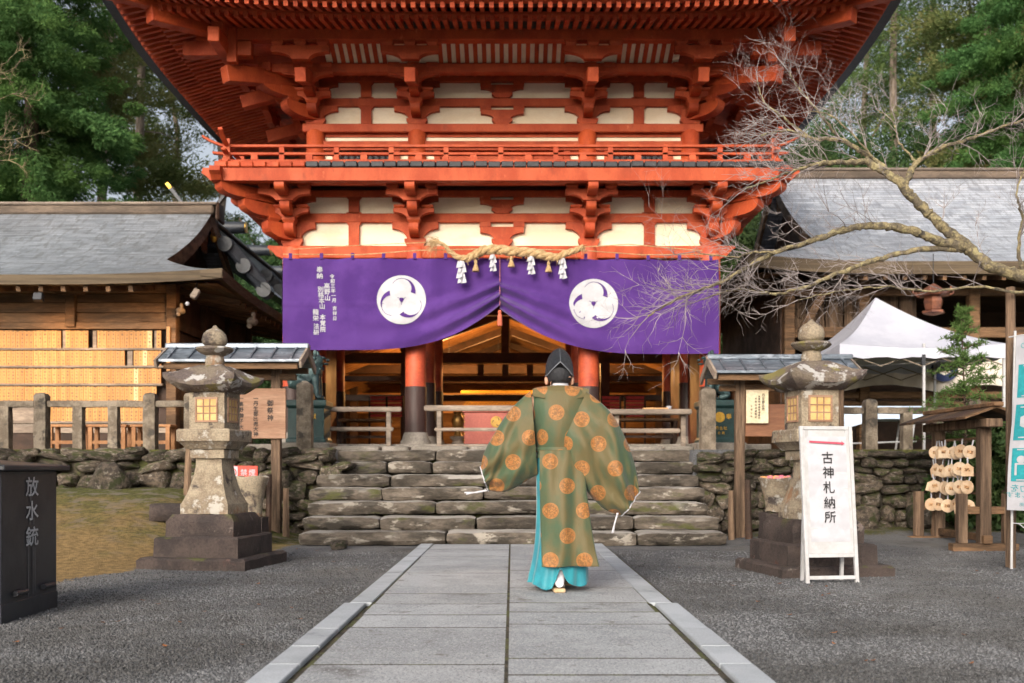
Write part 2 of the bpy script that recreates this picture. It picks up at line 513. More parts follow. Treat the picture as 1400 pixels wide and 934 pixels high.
M['tent'] = pm('white_tent_fabric', (0.47, 0.48, 0.55, 1), (0.42, 0.43, 0.505, 1), 2.0, 0.6, 0.08, 9, fine=0.02)
M['black_steel'] = pm('charcoal_painted_steel', (0.032, 0.034, 0.040, 1), (0.025, 0.026, 0.031, 1), 2.5, 0.42, 0.04, 60, fine=0.05, spots=(((0.075, 0.075, 0.08, 1), 3.0, 0.66, 0.85),))
M['copper'] = pm('aged_copper', (0.30, 0.12, 0.07, 1), (0.18, 0.08, 0.06, 1), 6.0, 0.45, 0.1, 30, metal=0.6)
M['straw'] = pm('rice_straw_rope', (0.52, 0.36, 0.19, 1), (0.40, 0.26, 0.12, 1), 14.0, 0.85, 0.5, 90, fine=0.25)
M['skin'] = pm('skin', (0.62, 0.36, 0.25, 1), (0.56, 0.31, 0.21, 1), 6, 0.5, fine=0.03)
M['pink'] = pm('pink_paper_flowers', (0.75, 0.20, 0.30, 1), (0.85, 0.45, 0.15, 1), 20, 0.8)
M['red_board'] = pm('red_sign_paint', (0.62, 0.055, 0.030, 1), (0.55, 0.05, 0.03, 1), 4, 0.5)
M['bark'] = pm('conifer_bark', (0.15, 0.10, 0.07, 1), (0.085, 0.06, 0.045, 1), 6.0, 0.9, 0.8, 18, stretch=(2, 2, .25), rnd=0.2)
M['bark_pale'] = pm('pale_bark', (0.30, 0.24, 0.19, 1), (0.18, 0.14, 0.11, 1), 6.0, 0.9, 0.6, 18, stretch=(2, 2, .25), rnd=0.2)
# ================================================================== THE SETTING: ground, path, steps, walls
rng = random.Random(11)
PLAT = 1.17
WALL_Y = 13.35

def sm(t):
    t = max(0.0, min(1.0, t)); return t * t * (3 - 2 * t)

def ground_z(x, y):
    if y >= (14.15 if -2.41 < x < 2.45 else WALL_Y + 0.12):
        z = PLAT
        if y > 34: z += min((y - 34) * 0.15, 9)
        if y > 24 and abs(x) > 9: z += sm((y - 24) / 14) * sm((abs(x) - 9) / 6) * 1.5
        return z
    if y > 13: y = 13.0
    z = 0.66 * sm((y - 8.2) / 5.0) * sm((-x - 2.55) / 1.9)
    z += 0.14 * sm((y - 10.0) / 3.3) * sm((x - 2.5) / 1.5)
    z += 0.012 * mnoise.noise(Vector((x * .7, y * .7, 0)))
    if abs(x) < 1.6: z *= 0.2
    return z

def bank(x, y):
    """how much of the dry mossy bank covers the gravel here"""
    e = y - (7.75 + max(0.0, (x + 3.75)) * 3.1) + 0.5 * mnoise.noise(Vector((x * 1.4, y * 1.4, 3.0)))
    l = sm(e / 0.5) * sm((-x - 2.35) / 0.25)
    e2 = y - 11.9 + 0.5 * mnoise.noise(Vector((x * 1.1, y * 1.1, 9.0)))
    r = 0.75 * sm(e2 / 0.9) * sm((x - 2.6) / 0.8)
    return max(l, r)

# one sheet out to the horizon
xs = sorted(set([-900, -500, -250, -120, -70, -45, -30, -22, -16, -12, 12, 16, 22, 30, 45, 70, 120, 250, 500, 900] + [-2.42, -2.40, 2.44, 2.46] + [round(-10 + .25 * i, 3) for i in range(81)]))
ys = sorted(set([-300, -120, -60, -25, -10, -4] + [round(.0 + .25 * i, 3) for i in range(54)] + [WALL_Y + .05, WALL_Y + .13, 13.9, 14.14, 14.16] + [14.5, 16, 18, 20, 22, 24, 26, 28, 30, 32, 34, 36, 39, 42, 46, 50, 55, 60, 70, 83, 110, 160, 300, 600, 1000]))
V_, A_ = [], []
for y in ys:
    for x in xs:
        V_.append((x, y, ground_z(x, y))); A_.append(bank(x, y) if -10 < x < 10 and 0 < y < 14 else (1.0 if y > 13 else 0.0))
nx_ = len(xs)
F_ = np.array([[j * nx_ + i, j * nx_ + i + 1, (j + 1) * nx_ + i + 1, (j + 1) * nx_ + i] for j in range(len(ys) - 1) for i in range(nx_ - 1)])

def ground_material():
    m, t, b = base_mat('gravel_and_dry_moss')
    vec, _ = coords(t, False)
    # gravel: crushed grey stone in several sizes
    v1 = t.new('ShaderNodeTexVoronoi'); v1.inputs['Scale'].default_value = 95; t.link(vec, v1.inputs['Vector'])
    v2 = t.new('ShaderNodeTexVoronoi'); v2.inputs['Scale'].default_value = 210; t.link(vec, v2.inputs['Vector'])
    s1 = t.new('ShaderNodeSeparateColor'); t.link(v1.outputs['Color'], s1.inputs[0])
    s2 = t.new('ShaderNodeSeparateColor'); t.link(v2.outputs['Color'], s2.inputs[0])
    g = t.mix(t.ramp(s1.outputs[0], 0.0, 1.0), (0.055, 0.057, 0.061, 1), (0.160, 0.162, 0.172, 1))
    g = t.mix(t.math('MULTIPLY', s2.outputs[1], 0.55), g, (0.15, 0.15, 0.155, 1))
    g = t.mix(t.ramp(t.noise(vec, 1.1, 5, .6), .46, .86), g, (0.078, 0.072, 0.066, 1))
    g = t.mix(t.math('MULTIPLY', t.ramp(t.noise(vec, .45, 4, .6), .46, .64), .35), g, (0.26, 0.25, 0.24, 1))
    g = t.mix(t.math('MULTIPLY', t.ramp(t.noise(vec, 9, 5, .6), .62, .74), .6), g, (0.060, 0.050, 0.040, 1))
    # bank: dry needles over earth, moss patches
    n1 = t.noise(vec, 2.2, 6, .6); n2 = t.noise(vec, 16, 6, .7)
    e = t.mix(t.ramp(n2, .3, .7), (0.16, 0.105, 0.045, 1), (0.31, 0.205, 0.085, 1))
    sx = t.new('ShaderNodeSeparateXYZ'); t.link(vec, sx.inputs[0])
    far = t.ramp(t.math('ADD', sx.outputs['Y'], t.math('MULTIPLY', n1, 3.5)), 11.3, 14.6)
    mo = t.mix(t.ramp(n2, .35, .65), (0.060, 0.065, 0.018, 1), (0.13, 0.125, 0.035, 1))
    mo = t.mix(t.ramp(t.noise(vec, 5, 5, .6), .52, .64), mo, (0.17, 0.15, 0.12, 1))
    e = t.mix(far, e, mo)
    at = t.new('ShaderNodeAttribute'); at.attribute_name = 'bank'
    k = t.ramp(t.math('ADD', at.outputs['Fac'], t.math('MULTIPLY', t.math('SUBTRACT', n2, .5), 0.8)), .35, .65)
    t.link(t.mix(k, g, e), b.inputs['Base Color'])
    b.inputs['Roughness'].default_value = 0.9
    b.inputs['Specular IOR Level'].default_value = 0.25
    h = t.math('ADD', t.math('MULTIPLY', v1.outputs['Distance'], -1.0), t.math('MULTIPLY', n2, .5))
    bp = t.new('ShaderNodeBump'); bp.inputs['Strength'].default_value = 0.9; bp.inputs['Distance'].default_value = 0.012
    t.link(h, bp.inputs['Height']); t.link(bp.outputs[0], b.inputs['Normal'])
    return m

M['ground'] = ground_material()
gm = np_mesh('ground', np.array(V_), F_, M['ground'], True)
at_ = gm.attributes.new('bank', 'FLOAT', 'POINT'); at_.data.foreach_set('value', np.array(A_, dtype=np.float32))
tag(put('ground', gm), 'grey crushed gravel court running up to a dry mossy bank', kind='structure')

# loose gravel lying on it near the viewer
def gravel():
    r = np.random.default_rng(5)
    n = 130000
    y = 3.7 / (1 - r.random(n) * (1 - 3.7 / 11.0))
    x = (r.random(n) * 2 - 1) * (0.53 * y + 0.25)
    ok = (np.abs(x + .01) > 1.135)
    x, y = x[ok], y[ok]
    keep = np.array([bank(a, c) < 0.25 for a, c in zip(x, y)])
    x, y = x[keep], y[keep]
    n = len(x)
    z = np.array([ground_z(a, c) for a, c in zip(x, y)]) + 0.001
    s = (0.0035 + 0.0062 * r.random(n) ** 2.2) * (1 + 0.05 * y)
    base = np.array([(1, 0, 0), (-1, 0, 0), (0, 1, 0), (0, -1, 0), (0, 0, .8), (0, 0, -.5)])
    tri = np.array([(0, 2, 4), (2, 1, 4), (1, 3, 4), (3, 0, 4), (2, 0, 5), (1, 2, 5), (3, 1, 5), (0, 3, 5)])
    a = r.random(n) * 6.283
    jit = 1 + 0.45 * (r.random((n, 6, 3)) - .5)
    q = base[None] * jit * s[:, None, None]
    ca, sa = np.cos(a)[:, None], np.sin(a)[:, None]
    vx = q[:, :, 0] * ca - q[:, :, 1] * sa * .8; vy = q[:, :, 0] * sa + q[:, :, 1] * ca * .8
    vv = np.stack([vx + x[:, None], vy + y[:, None], q[:, :, 2] + z[:, None]], 2).reshape(-1, 3)
    ff = (tri[None] + (np.arange(n) * 6)[:, None, None]).reshape(-1, 3)
    m = pm('loose_grey_gravel', (0.125, 0.127, 0.134, 1), (0.072, 0.071, 0.071, 1), 1.0, 0.85, rnd=0.55, island=True, fine=0.0)
    tag(put('gravel', np_mesh('gravel', vv, ff, m)), 'loose grey crushed gravel on either side of the paved path', 'gravel', kind='stuff')
gravel()

# a few fallen leaves on the gravel and path
leaf_m = pm('dry_brown_leaf', (0.24, 0.09, 0.03, 1), (0.16, 0.07, 0.03, 1), 20, 0.8, rnd=0.3)
for i in range(46):
    y = rng.uniform(4.6, 11.3); x = rng.choice((-1, 1)) * rng.uniform(1.25, .5 * y)
    z = ground_z(x, y) + .011
    mb = MB(); L = rng.uniform(.016, .030); w = L * .45
    mb.add([(-L, 0, .004), (-L * .3, -w, 0), (L * .5, -w * .7, .002), (L, 0, .008), (L * .5, w * .7, .002), (-L * .3, w, 0), (0, 0, -.002)], [(0, 1, 6), (1, 2, 6), (2, 3, 6), (3, 4, 6), (4, 5, 6), (5, 0, 6)])
    o = mb.build('fallen_leaf', leaf_m); o.location = (x, y, z); o.rotation_euler = (0, 0, rng.uniform(0, 6.28))
    tag(o, 'small dry brown leaf lying on the grey gravel', 'leaf', 'fallen leaves on the gravel')

# ------------------------------------------------------------------ paved path
pth = thing('path', 'granite slab path with blue grey kerbs leading to the steps', None, (0, 4, 0), kind='structure', world=True)
soil = pm('dark_joint_soil', (0.075, 0.062, 0.042, 1), (0.032, 0.029, 0.021, 1), 9, 0.95, 0.8, 40, fine=.3, spots=(((0.085, 0.09, 0.03, 1), 5, .52, .62),))
MB().bb(-.925, .915, -1.0, 11.66, -.05, .0277).build('joint_soil', soil, pth)
MB().bb(-1.10, 1.09, -1.0, 11.68, -.05, .012).build('bedding', soil, pth)
JL = [-1.0, .2, 1.3, 2.3, 3.15, 3.85, 4.52, 5.57, 6.05, 6.54, 7.07, 8.46, 10.0, 10.9, 11.66]
JR = [-1.0, .4, 1.6, 2.6, 3.55, 4.29, 4.67, 5.69, 6.17, 6.59, 7.41, 8.69, 9.75, 10.55, 11.66]
for (JJ, xa, xb) in ((JL, -.91, -.034), (JR, -.016, .90)):
    for a, b in zip(JJ[:-1], JJ[1:]):
        g = .010 + rng.random() * .008
        e0, e1 = rng.uniform(-.012, .012), rng.uniform(-.012, .012)
        x0, x1 = (xa + e0, xb) if xa < -.5 else (xa, xb + e1)
        zt = .0285 + rng.uniform(-.0003, .0003)
        mb = MB().bb(x0, x1, a + g, b - g, -.04, zt)
        o = mb.build('paving_slab', M['slab'], pth)
        o.rotation_euler = (0, 0, 0)
# kerbs; the far run stands a little in from the near run
kl = [-1.0, .5, 1.9, 3.0, 3.7, 4.5, 4.95, 5.5, 6.55, 8.3, 9.9, 11.66]
for sgn in (-1, 1):
    for a, b in zip(kl[:-1], kl[1:]):
        jog = .035 if a >= 6.5 else 0.0
        xi, xo = .958, 1.105
        if sgn > 0: xi, xo = .940, 1.090
        mb = MB().bb(sgn * (xi - jog), sgn * (xo - jog), a + .005, b - .005, -.06, .036 + rng.uniform(-.002, .002))
        mb.build('kerb_stone', M['kerb'], pth, bevel=.004, seg=2)

# ------------------------------------------------------------------ the stone steps
def step_block(L, W, H, seed):
    """a long split stone: flat worn tread, layered and chipped front"""
    mb = rough_block(L, W, H, .045, .022, .0, seed)
    s = Vector((seed * 1.37, seed * .73, seed * .31)); out = []
    for p in mb.v:
        p = Vector(p)
        n1 = mnoise.noise_vector(Vector((p.x * 1.8, p.y * 2.5, p.z * 5)) + s)
        n2 = mnoise.noise_vector(Vector((p.x * 5, p.y * 7, p.z * 26)) + s)
        n3 = mnoise.noise_vector(p * 17 + s)
        edge = sm((abs(p.x) - L / 2 + .10) / .10)
        q = p + Vector((n1.x * .02, n1.y * .035 + n2.y * .026 + n3.y * .010, n1.z * .016 + n2.z * .006 + n3.z * .006))
        q.z -= edge * .018 * (1 if p.z > 0 else -.3); q.y += edge * .020 * (1 if p.y < 0 else 0)
        if p.z > 0: q.z = min(q.z, H / 2 + .006)
        if p.y < 0 and p.z < 0: q.y += .035 * (-p.z / (H / 2)) ** 2
        out.append(tuple(q))
    mb.v = out
    return mb
st = thing('stone_steps', 'broad flight of seven rough stone steps up to the gate', 'steps', (0, 11.7, 0), world=True)
RISE, TREAD = .168, .35
courses = [
    [407, 609, 872, 995], [413, 518, 650, 868, 985], [420, 595, 790, 970], [422, 522, 660, 850, 965],
    [432, 533, 690, 868, 957], [441, 529, 590, 742, 862, 954], [448, 595, 720, 850, 950]]
for i, c in enumerate(courses):
    yf = 11.7 + TREAD * i
    for a, b in zip(c[:-1], c[1:]):
        xa, xb = (a - 700) * yf / FPX, (b - 700) * yf / FPX
        L = xb - xa - .006
        mb = step_block(L, .50, RISE - .008, rng.randint(0, 999))
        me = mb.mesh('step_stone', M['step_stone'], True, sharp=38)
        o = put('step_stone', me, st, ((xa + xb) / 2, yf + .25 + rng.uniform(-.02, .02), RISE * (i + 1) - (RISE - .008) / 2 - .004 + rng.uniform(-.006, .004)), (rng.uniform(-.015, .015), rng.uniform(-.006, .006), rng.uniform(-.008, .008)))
core = MB()
for i in range(7): core.bb(-2.3, 2.4, 11.95 + TREAD * i, 14.2, RISE * i - .1, RISE * (i + 1) - .07)
core.build('rubble_core', soil, st)
# flat landing stones at the top
for (a, b) in ((455, 520), (522, 560), (562, 640), (642, 760), (762, 840), (842, 905), (907, 948)):
    d = 14.3
    xa, xb = (a - 700) * d / FPX, (b - 700) * d / FPX
    mb = rough_block(xb - xa - .008, .6, .10, .09, .03, .008, rng.randint(0, 999), 5)
    put('landing_stone', mb.mesh('landing_stone', M['podium'], True, sharp=180), st, ((xa + xb) / 2, 14.45, PLAT + .015))

# ------------------------------------------------------------------ rubble retaining walls
rocks = []
for k in range(12):
    bm = bmesh.new(); bmesh.ops.create_icosphere(bm, subdivisions=3, radius=.5)
    cuts = [(Vector((rng.gauss(0, 1), rng.gauss(0, 1) - .8, rng.gauss(0, 1))).normalized(), rng.uniform(.33, .46)) for _ in range(7)]
    for v in bm.verts:
        p = v.co.copy()
        q = Vector([math.copysign(abs(c * 2) ** .55, c) * .5 for c in p])
        nn = mnoise.noise_vector(p * 2.2 + Vector((k * 5.1, k * 2.3, 0)))
        c = q * .95 + nn * .12
        for nrm_, h_ in cuts:           # split faces
            e = c.dot(nrm_) - h_
            if e > 0: c = c - nrm_ * e * .88
        v.co = c + mnoise.noise_vector(p * 6 + Vector((0, k * 4.4, 0))) * .028 + mnoise.noise_vector(p * 15 + Vector((0, k * 2.4, 0))) * .012
    me = bpy.data.meshes.new('rubble_stone'); bm.to_mesh(me); bm.free()
    me.materials.append(M['wall_stone']); me.polygons.foreach_set('use_smooth', [True] * len(me.polygons))
    me.set_sharp_from_angle(angle=R(28))
    rocks.append(me)

def rubble_wall(name, label, x0, x1):
    w = thing(name, label, 'wall', ((x0 + x1) / 2, WALL_Y, 0), world=True)
    MB().bb(x0, x1, WALL_Y - .02, WALL_Y + .30, -.1, PLAT - .06).build('earth_core', soil, w)
    z = -.05; row = 0
    while z < PLAT - .05:
        h = rng.uniform(.10, .22) if z < .8 else rng.uniform(.09, .15)
        x = x0 + rng.uniform(-.1, 0)
        while x < x1:
            wd = rng.uniform(.14, .42) if h > .15 else rng.uniform(.16, .5)
            gz = ground_z(x + wd / 2, WALL_Y - .1)
            if z + h > gz - .05:
                hh = h * rng.uniform(.85, 1.25)
                top = min(PLAT + .01, z + hh)
                put('rubble_stone', rng.choice(rocks), w, (x + wd / 2, WALL_Y - .05 + rng.uniform(-.05, .05), top - hh / 2 + rng.uniform(-.02, .01)), (rng.uniform(-.2, .2), rng.uniform(-.22, .22), rng.choice((0, math.pi)) + rng.uniform(-.2, .2)), (wd * 1.06, .36, hh * 1.08))
            x += wd
        z += h * .95; row += 1
    return w
rubble_wall('retaining_wall', 'mossy rubble stone wall left of the steps, below the plaque hall', -8.2, -2.42)
rubble_wall('retaining_wall', 'mossy rubble stone wall right of the steps, behind the plaque rack', 2.50, 8.6)

# loose rocks lying about at the foot of the walls
def loose(px, py, d, sx, sy, sz, label):
    p = P(px, py, d)
    o = put('loose_stone', rng.choice(rocks), None, (p.x, d, ground_z(p.x, d) + sz * .36), (0, 0, rng.uniform(-.4, .4)), (sx, sy, sz))
    tag(o, label, 'stone')
loose(152, 660, 12.9, .55, .4, .42, 'large pale boulder at the foot of the left wall')
loose(327, 712, 11.5, .34, .3, .16, 'flat grey stone beside the left stone lantern base')
loose(462, 700, 11.3, .22, .3, .12, 'small stone at the left end of the lowest steps')
loose(1180, 668, 12.9, .45, .35, .36, 'rounded boulder against the right wall, behind the white sign')
loose(1262, 690, 12.9, .40, .35, .40, 'blue grey boulder behind the hanging plaque rack')
mb = rough_block(.42, .32, .20, .08, .02, .008, 4)
o = put('stone_block', mb.mesh('stone_block', M['lantern_base_stone'], True, sharp=180), None, (P(232, 690, 11.2).x, 11.2, ground_z(-3.9, 11.2) + .08), (0, 0, .25))
tag(o, 'low dark squared stone block on the mossy bank behind the left lantern', 'stone')
# ================================================================== THE GATE TOWER
GX = -.15
gate = thing('gate_tower', 'two storey vermilion timber gate tower with cream panels and deep eaves', 'gate', (GX, 18.0, PLAT), world=True)
VE = M['vermilion']
LX = [GX - 3.37, GX - 1.40, GX + 1.38, GX + 3.33]     # lower columns
UX = [GX - 3.06, GX - 1.40, GX + 1.38, GX + 3.06]     # upper columns
YF, YB = 16.0, 20.0
UF, UB = 16.28, 19.72

# podium
pod = MB().bb(GX - 4.15, GX + 4.15, 15.35, 20.9, PLAT - .2, 1.29)
pod.build('podium', M['podium'], gate, bevel=.015)
FL = 1.29

# columns of the lower storey
for ri, y in enumerate((16.0, 18.0, 20.0)):
    for ci, x in enumerate(LX):
        r = .165 if ri == 0 else .16
        mb = MB().lathe([(r * 1.5, 0), (r * 1.5, .05), (r * 1.32, .09), (r * 1.12, .20)], 20, (x, y, FL))
        base = mb.build('column_base', M['podium'], gate, True)
        body = MB().lathe([(r, .20), (r, 3.12), (r * .9, 3.16)], 24, (x, y, FL)).build('column', M['vermilion_old'], gate, True)
        wrap_top = 2.22 if ri == 0 else 2.45
        MB().lathe([(r + .008, .20), (r + .008, wrap_top - FL), (r, wrap_top - FL + .004)], 24, (x, y, FL)).build('sheath', M['column_wrap'], body, True)
# ceiling over the passage and side walls of the lower storey
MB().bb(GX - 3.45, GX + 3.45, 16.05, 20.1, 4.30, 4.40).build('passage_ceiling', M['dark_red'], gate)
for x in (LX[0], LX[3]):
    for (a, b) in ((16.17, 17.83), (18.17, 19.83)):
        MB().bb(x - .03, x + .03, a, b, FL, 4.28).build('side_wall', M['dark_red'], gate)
for y in (16.0, 18.0, 20.0):
    if y > 16: MB().bb(GX - 3.3, GX + 3.3, y - .08, y + .08, 3.98, 4.24).build('tie_beam', M['dark_red'], gate, bevel=.01)
for x in LX[1:3]:
    MB().bb(x - .08, x + .08, 16.1, 19.9, 3.95, 4.18).build('tie_beam', M['dark_red'], gate, bevel=.01)

def boat(w, h, cut=.55, n=5, run=None):
    """side view of a bracket arm: flat top, lower corners rounded away; half width w, height h"""
    run = run or h * 1.15
    pts = [(-w, h), (-w, h * cut)]
    for i in range(1, n + 1):
        a = math.pi / 2 * i / n
        pts.append((-w + run * math.sin(a) * .9 + run * .1 * i / n, h * cut * (math.cos(a))))
    return pts + [(-x, y) for x, y in reversed(pts)]

def front_prism(poly, x, y0, y1, z):
    mb = MB(); mb.prism(poly, lambda a, b: (x + a, y0, z + b), lambda a, b: (x + a, y1, z + b)); return mb

def facade(cols, yw, zr1, hr1, beam_h, hr2, zfoot):
    """two rows of cream panels with bracket silhouettes between the columns, on the front plane yw"""
    xl, xr = cols[0], cols[-1]
    z1 = zr1 + hr1; z2 = z1 + beam_h; z3 = z2 + hr2
    mids = [((cols[0] + cols[1]) / 2, 'strut'), ((cols[1] + cols[2]) / 2, 'arm'), ((cols[2] + cols[3]) / 2, 'strut')]
    for i in range(3):
        for (za, zb) in ((zr1 - .03, z1 + .03), (z2 - .03, z3 + .03)):
            MB().bb(cols[i], cols[i + 1], yw + .02, yw + .06, za, zb).build('plaster_panel', M['plaster'], gate)
    MB().bb(xl - .10, xr + .10, yw - .06, yw + .08, z1, z2).build('tie_beam', VE, gate, bevel=.008)
    MB().bb(xl - .10, xr + .10, yw - .06, yw + .08, z3, z3 + .10).build('tie_beam', VE, gate, bevel=.008)
    for (z, h) in ((zr1, hr1), (z2, hr2)):
        for i, x in enumerate(cols):
            ft = h * .30
            p = [(-.125, 0), (-.165, ft)]
            arm = boat(.37, h - ft, .62, 6, .24)
            poly = [(.125, 0), (-.125, 0), (-.17, ft * .9)] + [(a, b + ft) for a, b in arm[::-1][0:0]]
            front_prism([(-.13, 0), (.13, 0), (.17, ft * .6), (.17, ft), (-.17, ft), (-.17, ft * .6)], x, yw - .10, yw + .05, z).build('bearing_block', VE, gate)
            front_prism(arm, x, yw - .065, yw + .05, z + ft).build('bracket_arm', VE, gate)
        for (x, kind) in mids:
            if kind == 'strut':
                front_prism([(-.085, 0), (.085, 0), (.085, h - .05), (.125, h), (-.125, h), (-.085, h - .05)], x, yw - .05, yw + .05, z).build('strut', VE, gate)
                MB().bb(x - .12, x + .12, yw - .05, yw + .05, z, z + .018).build('strut_foot', VE, gate)
            else:
                ft, bl = h * .30, h * .20
                front_prism([(-.10, 0), (.10, 0), (.17, ft * .7), (.17, ft), (-.17, ft), (-.17, ft * .7)], x, yw - .08, yw + .05, z).build('bearing_block', VE, gate)
                front_prism(boat(.35, h - ft - bl, .55, 6, .22), x, yw - .065, yw + .05, z + ft).build('bracket_arm', VE, gate)
                for dx in (-.27, .27):
                    MB().box((x + dx, yw - .015, z + h - bl / 2), (.18, .12, bl)).build('bearing_block', VE, gate)

# ------------------------------------------------------------------ lower storey frame
MB().bb(LX[0] - .05, LX[3] + .05, YF - .11, YF + .11, 4.27, 4.47).build('head_beam', VE, gate, bevel=.012)
for sx in (-1, 1):      # curved beam noses at the corners
    x0 = LX[0] if sx < 0 else LX[3]
    nose = [(.0, 0), (.10, 0), (.20, .04), (.27, .12), (.34, .17), (.32, .21), (.22, .20), (.0, .20)]
    mb = MB(); mb.prism(nose, lambda a, b: (x0 + sx * (a + .05), YF - .09, 4.27 + b), lambda a, b: (x0 + sx * (a + .05), YF + .09, 4.27 + b))
    mb.build('beam_nose', VE, gate)
facade(LX, YF, 4.47, .39, .14, .27, 0)
MB().bb(LX[0], LX[3], YF + .08, YB, 4.45, 5.45).build('inner_wall', M['dark_red'], gate)  # unseen solid box filling the storey behind the panels

def bracket(name, org, dirv, fwd, cross, tail=None, w=.15, sc=1.0):
    """a bracket cluster. fwd: (z0, z1, reach); cross: (out, z0, z1, half); in metres out from the wall"""
    d = Vector((dirv[0], dirv[1], 0)); d.normalize()
    l = Vector((-d.y, d.x, 0))
    def at(o, s, z): q = Vector((org[0], org[1], 0)) + d * o * sc + l * s; return (q.x, q.y, z)
    root = None
    for (z0, z1, reach) in fwd:
        h = z1 - z0
        prof = [(-.15, h), (-.15, 0), (max(0.0, reach - h * 1.15), 0)]
        for i in range(1, 7):
            a = math.pi / 2 * i / 6
            prof.append((reach - h * 1.15 * (1 - math.sin(a)), h * .66 * (1 - math.cos(a))))
        prof += [(reach, h)]
        mb = MB(); mb.prism(prof, lambda o, z: at(o, -w / 2, z0 + z), lambda o, z: at(o, w / 2, z0 + z))
        if root is None: root = mb.build(name, VE, gate)
        else: mb.build('forward_arm', VE, root)
        # bearing block on the arm's end
        bo = reach - .10
        rings = []
        for (hw, z) in ((.075, z1 + .001), (.105, z1 + .05), (.105, z1 + .095)):
            rings.append([at(bo + a * hw / sc, b * hw, z) for a, b in ((-1, -1), (1, -1), (1, 1), (-1, 1))])
        MB().loft(rings).build('bearing_block', VE, root)
    for (o, z0, z1, half) in cross:
        h = z1 - z0
        mb = MB(); mb.prism(boat(half, h * .72, .55, 5, h * 1.1), lambda a, b: at(o - .06, a, z0 + b), lambda a, b: at(o + .06, a, z0 + b))
        mb.build('cross_arm', VE, root)
        for s in (-half + .10, 0, half - .10):
            rings = []
            for (hw, z) in ((.065, z0 + h * .72), (.09, z0 + h * .86), (.09, z1)):
                rings.append([at(o + a * hw, s + b * hw, z) for a, b in ((-1, -1), (1, -1), (1, 1), (-1, 1))])
            MB().loft(rings).build('bearing_block', VE, root)
    if tail:
        (o0, z0, o1, z1, tw, th) = tail
        MB().beam(at(o0, 0, z0), at(o1, 0, z1), tw, th).build('tail_rafter', VE, root, bevel=.008)
    return root

LF = [(4.60, 4.78, .34), (4.89, 5.05, .62), (5.12, 5.24, .98)]
LC = [(.28, 4.88, 5.06, .32), (.58, 5.06, 5.30, .40)]
for i, x in enumerate(LX):
    bracket('balcony_bracket', (x, YF), (0, -1), LF, LC if 0 < i < 3 else LC)
for sx, x in ((-1, LX[0]), (1, LX[3])):
    for y in (16.0, 18.0, 20.0):
        bracket('balcony_bracket', (x, y), (sx, 0), LF, LC)
    bracket('balcony_bracket', (x, YF), (sx, -1), [(4.56, 4.80, .42), (4.86, 5.06, .76), (5.08, 5.26, 1.08)], [], None, .19, 1.22)

# ------------------------------------------------------------------ balcony
BO = .92
bx0, bx1, by0, by1 = LX[0] - BO, LX[3] + BO, YF - BO, YB + BO
def nosed(name, a0, a1, mk, z0, z1, ext, parent=gate, mat=VE):
    """a beam from a0 to a1 with curved noses that run past both ends; mk(s, side, z)"""
    h = z1 - z0
    prof = [(a0 - ext, h * 1.0), (a0 - ext - .02, h * .6), (a0 - ext + .05, h * .35), (a0 - ext * .5, h * .02), (a0, 0), (a1, 0), (a1 + ext * .5, h * .02), (a1 + ext - .05, h * .35), (a1 + ext + .02, h * .6), (a1 + ext, h)]
    mb = MB(); mb.prism(prof, lambda s, z: mk(s, -1, z0 + z), lambda s, z: mk(s, 1, z0 + z)); return mb.build(name, mat, parent)
nosed('balcony_beam', bx0, bx1, lambda s, k, z: (s, by0 + k * .08, z), 5.255, 5.445, .22)
nosed('balcony_beam', LX[0] - .5, LX[3] + .5, lambda s, k, z: (s, YF - .58 + k * .06, z), 5.31, 5.43, .1)
for x in (bx0, bx1):
    nosed('balcony_beam', by0, by1, lambda s, k, z: (x + k * .08, s, z), 5.25, 5.44, .22)
MB().bb(bx0 + .05, bx1 - .05, by0 + .05, by1 - .05, 5.445, 5.470).build('balcony_deck', M['dark_red'], gate)
nb = 44
board_r = MB().bb(-.092, .092, -.45, .62, 0, .085).mesh('floor_board', VE, bevel=.01)
board_k = MB().bb(-.092, .092, -.45, .62, 0, .085).mesh('floor_board', M['soot'], bevel=.01)
for i in range(nb):
    x = bx0 - .06 + (bx1 - bx0 + .12) * (i + .5) / nb
    dark = i > 6 and rng.random() < .97
    put('floor_board', board_k if dark else board_r, gate, (x, by0 + .40 + rng.uniform(-.012, .012), 5.471 + rng.uniform(-.003, .003)), (0, 0, 0))
side_board = MB().bb(-.45, .35, -.092, .092, 0, .085).mesh('floor_board', VE, bevel=.01)
for sx, x in ((-1, bx0 + .38), (1, bx1 - .38)):
    for j in range(20):
        y = by0 + 1.12 + j * .2
        put('floor_board', side_board, gate, (x, y, 5.471), (0, 0, 0 if sx < 0 else math.pi))

# railing: three rails with posts, upturned ends
ro = .10
rx0, rx1, ry0, ry1 = bx0 + ro, bx1 - ro, by0 + ro, by1 - ro
for (z, h, w, ext, up) in ((5.585, .055, .10, .12, .0), (5.705, .040, .075, .22, .02), (5.825, .042, .07, .38, .15)):
    for (a, b) in (((rx0, ry0), (rx1, ry0)), ((rx0, ry0), (rx0, ry1)), ((rx1, ry0), (rx1, ry1))):
        A, B = Vector((a[0], a[1], z)), Vector((b[0], b[1], z))
        t = (B - A).normalized()
        pts = [A - t * ext + Vector((0, 0, up)), A - t * ext * .6 + Vector((0, 0, up * .45)), A - t * ext * .25 + Vector((0, 0, up * .1)), A, B, B + t * ext * .25 + Vector((0, 0, up * .1)), B + t * ext * .6 + Vector((0, 0, up * .45)), B + t * ext + Vector((0, 0, up))]
        side = t.cross(Vector((0, 0, 1))) * (w / 2)
        rings = [[p - side - Vector((0, 0, h / 2)), p + side - Vector((0, 0, h / 2)), p + side + Vector((0, 0, h / 2)), p - side + Vector((0, 0, h / 2))] for p in pts]
        MB().loft(rings).build('railing_rail', VE, gate, bevel=.006)
